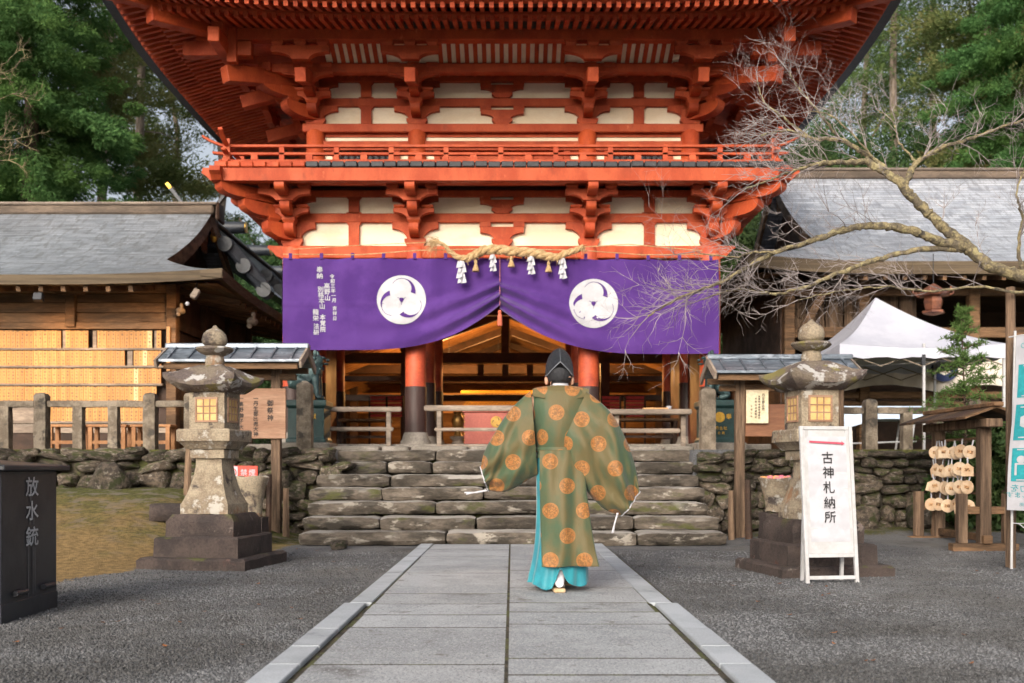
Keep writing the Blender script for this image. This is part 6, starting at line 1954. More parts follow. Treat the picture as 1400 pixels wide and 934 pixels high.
pot(345, 651, 706, 11.6, .19, 'tall flared stone pot behind the left stone lantern', False)
pot(1062, 653, 700, 11.0, .20, 'flared stone pot with pink flowers beside the right lantern', True)
rs_ = thing('warning_sign', 'small red warning sign with white circle behind the left lantern', 'sign', (P(331, 646, 12.1).x, 12.1, ground_z(-3.2, 12.1)))
zc_ = P(331, 646, 12.1).z - ground_z(-3.2, 12.1)
MB().bb(-.19, .19, -.012, .012, zc_ - .08, zc_ + .08).build('plate', M['red_board'], rs_, bevel=.003)
MB().bb(-.03, .03, .013, .05, -.05, zc_ + .02).build('post', M['wood_v'], rs_)
wp = MB().bb(-.185, -.05, -.016, -.0125, zc_ - .075, zc_ + .075).build('white_field', M['paper'], rs_)
mb = MB(); n = 24
for i in range(n):
    a, b = 6.283 * i / n, 6.283 * (i + 1) / n
    mb.add([(-.117 + r * math.cos(q), -.0175, zc_ + r * math.sin(q)) for (r, q) in ((.055, a), (.055, b), (.043, b), (.043, a))], [(0, 1, 2, 3)])
mb.add([(-.117 - .040, -.0177, zc_ + .032), (-.117 - .032, -.0177, zc_ + .040), (-.117 + .040, -.0177, zc_ - .032), (-.117 + .032, -.0177, zc_ - .040)], [(0, 1, 2, 3)])
mb.build('prohibition_ring', M['red_board'], wp)
tm = MB()
for ch, x in (('禁', .025), ('煙', .125)):
    glyph(tm, ch, .085, lambda a, b: (x + a, -.0145, zc_ + b), .012)
tm.build('lettering', M['paper'], rs_)
# ================================================================== THE PRIEST
def silk():
    m, t, b = base_mat('green_brown_silk_with_medallions')
    uv = t.new('ShaderNodeUVMap'); uv.uv_map = 'UVMap'
    sx = t.new('ShaderNodeSeparateXYZ'); t.link(uv.outputs[0], sx.inputs[0])
    CW, RH, RAD = .240, .176, .0565
    row = t.math('DIVIDE', sx.outputs['Y'], RH)
    rf = t.math('FLOOR', row)
    odd = t.math('MULTIPLY', t.math('FRACT', t.math('MULTIPLY', rf, .5)), 1.0)
    uu = t.math('ADD', t.math('DIVIDE', sx.outputs['X'], CW), odd)
    cx_ = t.math('MULTIPLY', t.math('SUBTRACT', t.math('FRACT', uu), .5), CW)
    cy_ = t.math('MULTIPLY', t.math('SUBTRACT', t.math('FRACT', row), .5), RH)
    dist = t.math('SQRT', t.math('ADD', t.math('MULTIPLY', cx_, cx_), t.math('MULTIPLY', cy_, cy_)))
    disc_ = t.math('LESS_THAN', dist, RAD)
    rim = t.math('MULTIPLY', t.math('GREATER_THAN', dist, RAD * .88), t.math('LESS_THAN', dist, RAD * .93))
    pv = t.mapping(uv.outputs[0], (1, 1, 1))
    w = t.noise(pv, 40, 2, .5, 1.2)
    lines = t.math('LESS_THAN', t.math('ABSOLUTE', t.math('SUBTRACT', w, .5)), .11)
    lines = t.math('MULTIPLY', lines, t.math('LESS_THAN', dist, RAD * .84))
    gold = t.mix(t.ramp(t.noise(pv, 30, 4, .6), .35, .65), (.31, .118, .028, 1), (.38, .165, .046, 1))
    gold = t.mix(t.math('MULTIPLY', t.math('MAXIMUM', lines, rim), .85), gold, (.15, .075, .025, 1))
    # shot silk: brown and green threads, which one shows follows the lie of the cloth
    ge = t.new('ShaderNodeNewGeometry'); ns = t.new('ShaderNodeSeparateXYZ'); t.link(ge.outputs['Normal'], ns.inputs[0])
    tc = t.new('ShaderNodeTexCoord')
    k = t.math('ADD', t.math('MULTIPLY', t.math('ABSOLUTE', ns.outputs['X']), .75), t.math('MULTIPLY', t.noise(tc.outputs['Object'], 4.5, 4, .6), .9))
    k = t.ramp(k, .50, 1.10)
    base = t.mix(k, (.110, .084, .032, 1), (.046, .088, .048, 1))
    base = t.mix(t.math('MULTIPLY', t.noise(t.mapping(uv.outputs[0], (3, 160, 1)), 3, 2, .5), .35), base, (.09, .085, .035, 1))
    t.link(t.mix(disc_, base, gold), b.inputs['Base Color'])
    b.inputs['Roughness'].default_value = .6
    b.inputs['Specular IOR Level'].default_value = .35
    b.inputs['Sheen Weight'].default_value = .12
    bp = t.new('ShaderNodeBump'); bp.inputs['Strength'].default_value = .55; bp.inputs['Distance'].default_value = .012
    cre = t.noise(t.mapping(tc.outputs['Object'], (7, 3, 3.2), rot=(0, .5, 0)), 1.3, 3, .5, .8)
    t.link(t.math('ADD', cre, t.math('MULTIPLY', t.noise(t.mapping(uv.outputs[0], (60, 300, 1)), 2, 3, .6), .10)), bp.inputs['Height']); t.link(bp.outputs[0], b.inputs['Normal'])
    return m
SILK = silk()
CYAN = pm('turquoise_silk_trousers', (.020, .245, .30, 1), (.015, .18, .235, 1), 5, .5, .08, 60, fine=.05, sheen=.3)
WHITE = pm('white_cotton', (.56, .55, .59, 1), (.49, .48, .52, 1), 8, .8, .1, 40, fine=.03)
HATM = pm('black_lacquered_gauze', (.012, .014, .020, 1), (.035, .038, .048, 1), 55, .42, .9, 130, fine=.3, spec=.5, band=(.40, .60))
HAIR = pm('black_hair', (.014, .014, .017, 1), (.024, .024, .028, 1), 12, .55, .5, 90, stretch=(1, 1, .3))

PX, PY, PZ = (765 - 700) * 7.3 / FPX, 7.3, .030
fx = lambda zx: (640 + zx / 2.594 - 765) / 186.4
fz = lambda zy: (815 - (470 + zy / 2.594)) / 186.4

bv = [(0, 0, .95), (0, .01, 1.15), (0, .0, 1.36), (0, .0, 1.46), (.0, .02, 1.53), (0, .03, 1.60), (0, .11, 1.56),
      (-.17, .0, 1.38), (-.30, .04, 1.18), (-.40, .17, 1.00), (-.43, .25, .95), (.18, .0, 1.38), (.32, .02, 1.17), (.42, .14, .98), (.45, .22, .93),
      (-.09, 0, .90), (-.06, -.02, .50), (-.02, -.12, .10), (-.02, .02, .03), (.10, 0, .90), (.09, .12, .50), (.07, .30, .10), (.07, .44, .03)]
be = [(0, 1), (1, 2), (2, 3), (3, 4), (4, 5), (5, 6), (2, 7), (7, 8), (8, 9), (9, 10), (2, 11), (11, 12), (12, 13), (13, 14), (0, 15), (15, 16), (16, 17), (17, 18), (0, 19), (19, 20), (20, 21), (21, 22)]
br = [(.13, .10), (.13, .10), (.14, .10), (.055, .055), (.082, .09), (.080, .092), .03, .06, .045, .035, .04, .06, .045, .035, .04, .085, .06, .042, .035, .085, .06, .042, .035]
person = put('person', skin_mesh('person', bv, be, br, M['skin'], 2), None, (PX, PY, PZ))
tag(person, 'person in a green and brown robe with orange medallions walking to the steps', 'person')
OFF[person] = Vector((0, 0, 0))
mb = MB()
for s in (-1, 1): mb.ball((s * .094, .02, 1.535), (.016, .028, .036), 10, 6)
mb.build('ears', M['skin'], person, True)

def lin(tab, t):
    t = max(0, min(1, t)) * (len(tab) - 1); i = min(int(t), len(tab) - 2); f = t - i
    return tuple(a + (b - a) * f for a, b in zip(tab[i], tab[i + 1]))
def smooth_tab(tab, t):
    n = len(tab) - 1; t = max(0, min(1, t)) * n; i = min(int(t), n - 1); f = t - i
    g = lambda k: tab[max(0, min(n, k))]
    out = []
    for a, b, c, d_ in zip(g(i - 1), g(i), g(i + 1), g(i + 2)):
        out.append(.5 * ((2 * b) + (-a + c) * f + (2 * a - 5 * b + 4 * c - d_) * f * f + (-a + 3 * b - 3 * c + d_) * f ** 3))
    return tuple(out)

def clothloft(tab, n, nz, fold=None, u0=0.0, v0=0.0, uvflip=1):
    """tab rows: (cx, cy, cz, half x, half y). ring angle 0 = back (-y)"""
    rings, uvs = [], []
    for j in range(nz + 1):
        cx_, cy_, cz, rx, ry = smooth_tab(tab, j / nz)
        ring = []; per = 0; prev = None; us = []
        for k in range(n + 1):
            a = 2 * math.pi * k / n - math.pi
            sq = 1.0
            x, y = rx * math.sin(a), -ry * math.cos(a)
            f = fold(a, j / nz) if fold else 0
            p = Vector((cx_ + x * (1 + f), cy_ + y * (1 + f), cz))
            if prev is not None: per += (p - prev).length
            us.append(per); prev = p
            ring.append(p)
        mid = per / 2
        rings.append(ring); uvs += [(u - mid + u0 + cx_, cz + v0) for u in us]
    mb = MB(); mb.loft(rings, closed=False, cap=False, uvs=uvs); return mb

# under-robe, waist band, trousers
tr_tab = [(0.0, .02, 1.03, .165, .13), (.005, .02, .85, .172, .15), (.012, .03, .6, .178, .18), (.010, .03, .35, .190, .205), (.002, .04, .17, .208, .235), (-.008, .04, .055, .222, .25)]
def pleat(a, t): return (.05 * math.sin(a * 7 + .6) + .035 * math.sin(a * 13 + 2 * t)) * (.25 + .75 * t) + .02 * math.sin(a * 3 + 4 * t)
tm_ = clothloft(tr_tab, 96, 40, pleat)
tm_.v = [(x, y, z + (.028 * math.sin(x * 26 + 1) * max(0, 1 - z * 6)) - (.02 if x < -.05 and z < .1 else 0) + (.105 * math.exp(-((x + .004) / .034) ** 2) * sm((.26 - z) / .22) if y < .05 else 0)) for x, y, z in tm_.v]
tmo = tm_.build('trousers', CYAN, person, True, sharp=180); so_ = tmo.modifiers.new('thickness', 'SOLIDIFY'); so_.thickness = .006
clothloft([(0, .01, 1.20, .165, .12), (0, .01, .98, .165, .125)], 40, 6).build('under_robe', pm('pale_pink_under_robe', (.55, .30, .36, 1), (.48, .26, .32, 1), 8, .7), person, True, sharp=180)

# robe: upper body
up = [(.0, .02, .965, .170, .150), (-.0, .02, 1.03, .165, .142), (.0, .01, 1.12, .185, .155), (.005, .01, 1.25, .205, .158), (.008, .005, 1.37, .212, .140), (.008, .0, 1.445, .208, .105), (.006, .0, 1.472, .195, .080), (.003, .0, 1.487, .12, .066), (0, .0, 1.492, .070, .060)]
def wr(a, t): return .035 * math.sin(a * 4 + t * 9) * (1 - t) ** 1.2 + .022 * math.sin(a * 9 - t * 14) * (1 - t) + .012 * math.sin(a * 2.2 + t * 22)
ro = clothloft(up, 72, 46, wr, 0.03, .03).build('robe_body', SILK, person, True, sharp=180)
clothloft([(0, .015, 1.005, .176, .156), (0, .015, 1.022, .180, .160), (0, .015, 1.04, .176, .156)], 48, 8).build('belt', SILK, person, True, sharp=180)
# back tail of the robe, swinging a little to the right
def tail_pt(s, t, front=False):
    l = lin([(-.150, 1.02), (-.152, .9), (-.150, .7), (-.146, .5), (-.140, .3), (-.137, .187)], t); r = lin([(.150, 1.02), (.172, .9), (.19, .7), (.215, .5), (.245, .3), (.270, .192)], t)
    x = l[0] + (r[0] - l[0]) * s; z = l[1] + (r[1] - l[1]) * s
    q = 2 * s - 1
    y = -.165 - .085 * t + .055 * q * q * (1 - .4 * t) + .026 * math.sin(s * 9 + t * 2.5) * t + .016 * math.sin(s * 5 - t * 7) + .008 * math.sin(s * 17 + t * 5) - .02 * math.sin(t * 3)
    if front: y = .20 + .10 * t - .05 * q * q
    return Vector((x, y, z))
for fr in (False, True):
    ns_, nt_ = 40, 60
    vs = [tail_pt(i / ns_, j / nt_, fr) for j in range(nt_ + 1) for i in range(ns_ + 1)]
    uv_ = [(p.x + .075, p.z + .03) for p in vs]
    o = MB().add(vs, [(j * (ns_ + 1) + i, j * (ns_ + 1) + i + 1, (j + 1) * (ns_ + 1) + i + 1, (j + 1) * (ns_ + 1) + i) for j in range(nt_) for i in range(ns_)], uv_).build('robe_tail', SILK, person, True, sharp=180)
    sl = o.modifiers.new('thickness', 'SOLIDIFY'); sl.thickness = .005

# sleeves: wide hanging bags
def sleeve(topz, botz, depth, cy, fold_seed, name, cuff_pts):
    T = [(fx(a), fz(b)) for a, b in topz]; Bt = [(fx(a), fz(b)) for a, b in botz]
    n, ns_ = 48, 44
    rings, uvs = [], []
    vlen = 0; pc = None
    for j in range(ns_ + 1):
        s = j / ns_
        t2, b2 = smooth_tab(T, s), smooth_tab(Bt, s)
        c = Vector(((t2[0] + b2[0]) / 2, 0, (t2[1] + b2[1]) / 2)); h = Vector(((t2[0] - b2[0]) / 2, 0, (t2[1] - b2[1]) / 2))
        w = lin(depth, s)[0]; yc = lin(cy, s)[0]
        ring = []; us = []; per = 0; prev = None
        for k in range(n + 1):
            a = 2 * math.pi * k / n
            ca, sa = math.cos(a), math.sin(a)
            shp = math.copysign(abs(sa) ** .8, sa)
            p = c + h * ca + Vector((0, yc - w * shp, 0))
            f = .030 * math.sin(ca * 4.0 + s * 7 + fold_seed) + .020 * math.sin(ca * 8 - s * 5 + fold_seed * 2) + .012 * math.sin((ca + s * 1.6) * 11)
            p.y -= f * abs(sa) * (1 if sa > 0 else -1) * (.4 + s)
            if prev is not None: per += (p - prev).length
            us.append(per); prev = p; ring.append(p)
        rings.append(ring)
        uvs += [(p.x + .12 * math.sin(fold_seed), p.z + .035 * fold_seed) for p in ring]
        pc = c
    mb = MB(); mb.loft(rings, closed=False, cap=False, uvs=uvs)
    o = mb.build(name, SILK, person, True, sharp=180)
    # cuff closes inwards and carries a white cord
    last = rings[-1]; cen = sum(last, Vector()) / len(last)
    inn = [p.lerp(cen, .25) + Vector((0, .03, .02)) for p in last]; inn2 = [p.lerp(cen, .9) + Vector((0, .05, .05)) for p in last]
    MB().loft([last, inn, inn2], closed=False, cap=False, uvs=[(p.x, p.z) for r_ in (last, inn, inn2) for p in r_]).build('cuff', SILK, o, True, sharp=180)
    cord = [p + (p - cen).normalized() * .004 + Vector((0, -.003, 0)) for p in last[::2]]
    MB().tube(cord, .0045, 6).build('cuff_cord', WHITE, o, True)
    for c_ in cuff_pts:
        MB().tube([Vector((fx(a), y, fz(b))) for a, b, y in c_], .0055, 6).build('cord_end', WHITE, o, True)
    return o
sleeve([(222, 190), (150, 256), (92, 342), (58, 405), (42, 462)], [(246, 490), (224, 500), (180, 528), (128, 550), (70, 546)], [(.105,), (.14,), (.145,), (.13,), (.085,)], [(.0,), (.01,), (.04,), (.08,), (.11,)], 1.0, 'left_sleeve', [[(62, 543, .08), (40, 548, .06), (-8, 558, .04)], [(66, 545, .08), (30, 552, .05), (-14, 552, .04)]])
sleeve([(418, 194), (496, 262), (548, 345), (588, 448), (606, 548)], [(318, 402), (358, 462), (418, 545), (482, 610), (544, 632)], [(.105,), (.135,), (.14,), (.125,), (.085,)], [(-.055,), (-.065,), (-.05,), (-.03,), (-.01,)], 2.3, 'right_sleeve', [[(525, 622, -.08), (518, 650, -.085), (506, 692, -.085)], [(528, 622, -.075), (516, 655, -.08), (511, 690, -.08)]])

# stiff yoke flaps where the sleeves are sewn to the body
for s, x0 in ((-1, fx(229)), (1, fx(426))):
    pts = [Vector((x0 * .55, -.055, fz(181))), Vector((x0, -.06, fz(186))), Vector((x0, -.085, fz(212))), Vector((x0 * .55, -.115, fz(222)))]
    MB().add(pts, [(0, 1, 2, 3)], [(p.x, p.z) for p in pts]).build('yoke', SILK, person)

# collar, hair, hat
clothloft([(0, .012, 1.480, .070, .062), (0, .015, 1.505, .066, .062), (0, .02, 1.525, .062, .060), (0, .02, 1.530, .058, .056)], 36, 8).build('collar', WHITE, person, True, sharp=180)
hr = [(0, .012, 1.512, .060, .066), (0, .010, 1.525, .080, .092), (0, .010, 1.555, .093, .105), (0, .012, 1.60, .096, .110), (0, .02, 1.65, .080, .095), (0, .03, 1.675, .03, .04)]
hb = clothloft(hr, 36, 20)
hb.v = [(x, y, z + (.05 * sm((y - .0) / .10) if z < 1.57 else 0)) for x, y, z in hb.v]
hb.build('hair', HAIR, person, True, sharp=180)
rings = []
for j in range(26):
    t = j / 25; ring = []
    for k in range(48):
        a = 2 * math.pi * k / 48 - math.pi
        back = max(0, math.cos(a))
        zb = 1.578 + .078 * max(0, 1 - abs(a) / 1.0) ** 1.0 - .012 * abs(math.sin(a))
        prof = max(0.0, (1 - t ** 2.5)) ** .58
        x = .104 * math.sin(a) * prof; y = -.118 * math.cos(a) * prof
        ridge = -.016 * max(0, 1 - abs(a) / .35) * (1 - t)
        z = zb + (1.775 - zb) * t
        ring.append((x, y + .012 + ridge + .03 * t, z))
    rings.append(ring)
hat = MB().loft(rings).build('tall_cap', HATM, person, True, sharp=50)
edge = [Vector(rings[0][k]) + Vector((0, -.003, 0)) for k in range(8, 41)]
MB().tube(edge, .0045, 6).build('cap_edge', pm('grey_cap_binding', (.16, .17, .19, 1), None, 9, .5), hat, True)
MB().tube([Vector(rings[j][24]) + Vector((0, -.003, 0)) for j in range(0, 24)], .0035, 6).build('cap_ridge', pm('dark_cap_binding', (.07, .075, .085, 1), None, 9, .5), hat, True)

# white split-toe socks and straw sandals
def foot(x, y, rz, lift_, name):
    m = Matrix.Translation((x, y, 0)) @ Matrix.Rotation(rz, 4, 'Z')
    rings = []
    for (yy, z0, z1, w) in ((-.085, .055, .075, .012), (-.082, .035, .10, .030), (-.06, .030, .15, .038), (-.03, .028, .19, .042), (.02, .028, .12, .040), (.08, .028, .075, .044), (.13, .028, .055, .042), (.155, .030, .045, .022)):
        rings.append([m @ Vector((w * math.cos(2 * math.pi * k / 16), yy, (z0 + z1) / 2 + (z1 - z0) / 2 * math.sin(2 * math.pi * k / 16))) for k in range(16)])
    sk = MB().loft(rings)
    sk.tube([m @ Vector((0, -.035, .13)), m @ Vector((0, -.03, .26)), m @ Vector((0, -.01, .40))], [.042, .045, .06], 14)
    sk.build('sock', WHITE, person, True, sharp=60)
    sl = [(-.040, -.10), (.040, -.10), (.046, -.03), (.045, .08), (.040, .15), (.02, .18), (-.02, .18), (-.040, .15), (-.045, .08), (-.046, -.03)]
    sd_ = MB(); sd_.prism(sl, lambda a, b: m @ Vector((a, b, 0)), lambda a, b: m @ Vector((a, b, .028)))
    so = sd_.build('sandal', pm('pale_straw_sandal', (.55, .40, .24, 1), (.48, .33, .18, 1), 9, .7, .2, 60), person, bevel=.006)
    st_ = MB(); st_.tube([m @ Vector((-.045, .02, .03)), m @ Vector((-.02, .07, .085)), m @ Vector((0, .12, .055)), m @ Vector((.02, .07, .085)), m @ Vector((.045, .02, .03))], .007, 6); st_.build('thong', WHITE, so, True)
foot(fx(318), -.10, R(4), 0, 'sock')
foot(fx(362), .33, R(-6), 0, 'sock')
# ================================================================== TREES
def leaf_mat(name, c1, c2, c3, tr=.42):
    m = bpy.data.materials.new(name); m.use_nodes = True; t = NT(m); t.n.clear()
    out = t.new('ShaderNodeOutputMaterial'); df = t.new('ShaderNodeBsdfDiffuse'); tl = t.new('ShaderNodeBsdfTranslucent'); mx = t.new('ShaderNodeMixShader'); mx.inputs[0].default_value = tr
    ge = t.new('ShaderNodeNewGeometry'); tc = t.new('ShaderNodeTexCoord'); oi = t.new('ShaderNodeObjectInfo')
    col = t.mix(ge.outputs['Random Per Island'], c1, c2)
    col = t.mix(t.ramp(t.noise(tc.outputs['Object'], .55, 4, .6), .42, .68), col, c3)
    hs = t.new('ShaderNodeHueSaturation'); t.link(col, hs.inputs['Color'])
    t.link(t.math('ADD', t.math('MULTIPLY', oi.outputs['Random'], .035), .482), hs.inputs['Hue']); t.link(t.math('ADD', t.math('MULTIPLY', oi.outputs['Random'], .35), .82), hs.inputs['Value'])
    t.link(hs.outputs[0], df.inputs[0]); t.link(hs.outputs[0], tl.inputs[0])
    t.link(df.outputs[0], mx.inputs[1]); t.link(tl.outputs[0], mx.inputs[2]); t.link(mx.outputs[0], out.inputs[0])
    return m
LEAF_A = leaf_mat('cypress_foliage', (.070, .145, .050, 1), (.125, .215, .075, 1), (.115, .190, .055, 1))
LEAF_B = leaf_mat('pine_foliage', (.125, .175, .062, 1), (.215, .255, .100, 1), (.235, .225, .090, 1))
LEAF_D = leaf_mat('cedar_foliage', (.085, .145, .055, 1), (.150, .220, .082, 1), (.165, .205, .072, 1))
LEAF_C = leaf_mat('dark_broadleaf_foliage', (.055, .105, .042, 1), (.110, .170, .062, 1), (.070, .120, .055, 1))

def leaf_cloud(r, centres, spread, count, size, droop=.3, aspect=2.8, out=None):
    """many small leaf or needle-spray faces round the given clump centres; out: the way each clump's sprays point"""
    n = len(centres) * count
    c = np.repeat(centres, count, axis=0)
    sp = np.repeat(spread, count)[:, None]
    d = r.normal(size=(n, 3)); d /= np.linalg.norm(d, axis=1)[:, None]
    p = c + d * sp * (r.random((n, 1)) ** .45) * np.array([1, 1, .55])
    a = r.normal(size=(n, 3)) * .8 + d * .9; a[:, 2] -= droop
    if out is not None: a += np.repeat(out, count, axis=0) * 1.6
    a /= np.linalg.norm(a, axis=1)[:, None]
    b = np.cross(a, r.normal(size=(n, 3))); b /= np.linalg.norm(b, axis=1)[:, None] + 1e-9
    s = size * (.6 + .8 * r.random((n, 1)))
    L, W = a * s, b * s / aspect
    return np.stack([p - W * .6, p + W * .6, p + L], 1).reshape(-1, 3)
def crown_mesh(name, seed, kind, H, base, rad, mat, leaves, size):
    r = np.random.default_rng(seed); cs, sp = [], []
    if kind == 'cone':       # dense cypress or cedar: tiers of drooping boughs
        z = base
        while z < H:
            f = (z - base) / (H - base); R_ = rad * (1 - f) ** .75 * (.75 + .5 * r.random()) + .25
            nb_ = int(5 + 7 * (1 - f))
            for k in range(nb_):
                a = r.random() * 6.283; Rk = R_ * (.65 + .5 * r.random())
                for q in np.linspace(.25, 1, max(2, int(Rk / .55))):
                    cs.append((Rk * q * math.cos(a), Rk * q * math.sin(a), z - .35 * Rk * q * q + r.normal() * .15)); sp.append(.30 + .30 * (1 - q) + .12 * r.random())
            z += .45 + .25 * r.random()
    elif kind == 'tier':     # layered pine: separate flat pads
        z = base
        while z < H:
            f = (z - base) / (H - base); R_ = rad * (1 - f * .65)
            for k in range(int(3 + 3 * r.random())):
                a = r.random() * 6.283; Rk = R_ * (.45 + .6 * r.random())
                for q in np.linspace(.45, 1, 3):
                    for _ in range(3): cs.append((Rk * q * math.cos(a) + r.normal() * .45, Rk * q * math.sin(a) + r.normal() * .45, z + .25 * q + r.normal() * .12)); sp.append(.45 + .25 * r.random())
            z += 1.0 + .8 * r.random()
    else:                    # rounded crown of clumps
        for k in range(int(90 * rad)):
            d = r.normal(size=3); d /= np.linalg.norm(d); q = r.random() ** .5
            cs.append((d[0] * rad * q, d[1] * rad * q, (H + base) / 2 + d[2] * (H - base) / 2 * q)); sp.append(.35 + .3 * r.random())
    cs = np.array(cs); sp = np.array(sp)
    ou = np.stack([cs[:, 0], cs[:, 1], np.full(len(cs), -.25 if kind == 'cone' else .5) * (np.hypot(cs[:, 0], cs[:, 1]) + .2)], 1); ou /= np.linalg.norm(ou, axis=1)[:, None]
    cnt = max(4, int(leaves / len(cs)))
    q = leaf_cloud(r, cs, sp, cnt, size, out=ou if kind != 'round' else None)
    return np_mesh(name, q, np.arange(len(q)).reshape(-1, 3), mat), cs

def trunk_mesh(name, seed, H, r0, mat, boughs=None, clear=0.0):
    rr = random.Random(seed); mb = MB()
    pts = [(rr.uniform(-.08, .08) * i, rr.uniform(-.08, .08) * i * .6, H * i / 9.0) for i in range(10)]
    mb.tube(pts, [r0 * (1.25 if i == 0 else 1) * (1 - .088 * i) for i in range(10)], 10)
    for k in range(26):
        z = rr.uniform(max(.25 * H, clear), H * .95); a = rr.uniform(0, 6.28); L = rr.uniform(.6, 2.2) * (1.1 - z / H)
        i = min(8, int(z / H * 9)); f = z / H * 9 - i; b = Vector(pts[i]).lerp(Vector(pts[i + 1]), f)
        mb.tube([b, b + Vector((math.cos(a), math.sin(a), .05)) * L * .6, b + Vector((math.cos(a), math.sin(a), -.12)) * L], [r0 * .16, r0 * .1, .012], 5, False)
    return mb.mesh(name, mat, True, sharp=180)

KINDS = {}
def kind(key, kd, H, base, rad, mat, leaves, size, r0, bark, seeds, clear=0):
    KINDS[key] = [(crown_mesh('crown', s, kd, H, base, rad, mat, leaves, size)[0], trunk_mesh('trunk', s, H, r0, bark, clear=clear)) for s in seeds]
kind('cypress', 'cone', 24, 2.0, 4.3, LEAF_A, 400000, .115, .30, M['bark'], (3,))
kind('pine', 'tier', 22, 8.0, 3.4, LEAF_B, 52000, .13, .20, M['bark_pale'], (5, 6), 7)
kind('cedar', 'cone', 30, 13.5, 2.8, LEAF_D, 30000, .13, .22, M['bark_pale'], (7, 8), 10)
kind('bushy', 'round', 9, .8, 3.2, LEAF_C, 62000, .12, .16, M['bark'], (9,))

used = {}
def tree(key, px_, d_, label, scale=1.0, rz=None, group=None):
    x = (px_ - 700) * d_ / FPX
    i = used.get(key, 0); used[key] = i + 1
    cr, tr = KINDS[key][i % len(KINDS[key])]
    nm = {'cypress': 'cypress_tree', 'pine': 'pine_tree', 'cedar': 'cedar_tree', 'bushy': 'broadleaf_tree'}[key]
    T = thing(nm, label, 'tree', (x, d_, ground_z(x, d_) - .2), rng.uniform(0, 6.28) if rz is None else rz, group)
    T.scale = (scale, scale, scale)
    put('crown', cr, T); put('trunk', tr, T)
    return T
tree('cypress', 34, 26.5, 'tall dense green cypress rising behind the plaque hall roof, nearest the left edge', .93)
tree('cypress', -70, 29, 'dense cypress at the very left edge of the view', 1.05)
tree('pine', 142, 33, 'layered pine between the tall cypress and the gate eave', 1.05)
tree('cedar', 186, 38, 'straight cedar whose bare trunk shows left of the gate eave', 1.0)
tree('pine', 236, 43, 'thin pine seen through the gap left of the gate', .95)
tree('cedar', 297, 40, 'cedar with a pale trunk just left of the balcony corner', .95)
tree('bushy', 335, 31, 'dark broadleaf tree between the plaque hall ridge and the gate', .85)
tree('bushy', 262, 34, 'dark broadleaf tree behind the crossed roof finials', .9)
tree('bushy', 185, 30, 'dark broadleaf tree behind the plaque hall ridge, left of the finials', .8)
tree('bushy', 375, 35, 'broadleaf tree beside the left end of the curtain', 1.0)
tree('bushy', 1040, 33, 'broadleaf tree in the gap between gate and right hall', 1.25)
tree('bushy', 1120, 36, 'rounded broadleaf tree behind the left end of the right hall ridge', 1.3)
tree('cedar', 1229, 40, 'cedar with a pale bare trunk right of the gate eave', 1.0)
tree('cedar', 1276, 46, 'second cedar with a pale trunk, further back on the right', 1.05)
tree('pine', 1348, 34, 'olive green pine behind the right hall roof, middle of the right group', 1.05)
tree('cypress', 1400, 33, 'dense conifer at the right edge of the view', .92)
tree('pine', 1372, 40, 'layered pine behind the conifer at the right edge', 1.1)
tree('bushy', 1190, 36, 'low broadleaf tree behind the bare tree twigs', 1.25)
tree('bushy', 1290, 36, 'low broadleaf tree above the right hall ridge', .85)
tree('bushy', 1370, 37, 'low broadleaf tree behind the right end of the hall ridge', .95)
tree('cedar', 1180, 50, 'far cedar glimpsed past the end of the gate eave', 1.0)
tree('cedar', 1470, 40, 'cedar just beyond the right edge of the view', 1.0)

# far wood on the slope, one mass
def far_wood():
    r = np.random.default_rng(21); cs = []
    for k in range(2600):
        x = r.uniform(-60, 60); y = r.uniform(52, 75)
        z = ground_z(x, y) + r.random() ** 1.6 * 4.5
        cs.append((x, y, z))
    q = leaf_cloud(r, np.array(cs), np.full(len(cs), 1.3), 26, .5)
    tag(put('far_wood', np_mesh('far_wood', q, np.arange(len(q)).reshape(-1, 3), LEAF_C)), 'dark green wood on the slope far behind the shrine', 'woodland', kind='stuff')
far_wood()

# conifer sapling and shrub by the plaque rack
def sapling(px_, d_, H, label, rad, mat, leaves, size, base):
    x = (px_ - 700) * d_ / FPX
    T = thing('conifer_sapling', label, 'sapling', (x, d_, ground_z(x, d_)))
    put('crown', crown_mesh('crown', int(px_), 'cone', H, base, rad, mat, leaves, size)[0], T)
    put('trunk', trunk_mesh('trunk', 5, H * .97, .022, M['bark']), T)
LEAF_S = leaf_mat('fresh_sapling_foliage', (.10, .19, .055, 1), (.16, .26, .085, 1), (.13, .22, .07, 1))
def thin_sapling():
    d_ = 12.6; x = (1318 - 700) * d_ / FPX; g = ground_z(x, d_)
    T = thing('conifer_sapling', 'slender pale green conifer sapling behind the plaque rack', 'sapling', (x, d_, g))
    r = np.random.default_rng(8); H = CAM_H + (HOR - 425) * d_ / FPX - g
    mb = MB(); mb.tube([(0, 0, 0), (.02, 0, H * .5), (-.04, 0, H)], [.022, .014, .004], 6)
    cs, sp = [], []
    z = H * .40
    while z < H:
        f = (z - H * .4) / (H * .6); L = (.62 * (1 - f) + .08) * (.7 + .5 * r.random())
        for k in range(4):
            a = r.random() * 6.283
            for q in np.linspace(.25, 1, 9): cs.append((L * q * math.cos(a) + r.normal() * .02, L * q * math.sin(a) + r.normal() * .02, z + .16 * q - .10 * q * q + r.normal() * .015)); sp.append(.018 + .028 * (1 - f))
            mb.tube([(0, 0, z), (L * .5 * math.cos(a), L * .5 * math.sin(a), z + .05), (L * math.cos(a), L * math.sin(a), z + .06)], [.007, .005, .002], 4, False)
        z += .085
    put('trunk', mb.mesh('trunk', M['bark'], True), T)
    q = leaf_cloud(r, np.array(cs), np.array(sp), 9, .055, -.3, 4.5)
    put('crown', np_mesh('crown', q, np.arange(len(q)).reshape(-1, 3), LEAF_S), T)
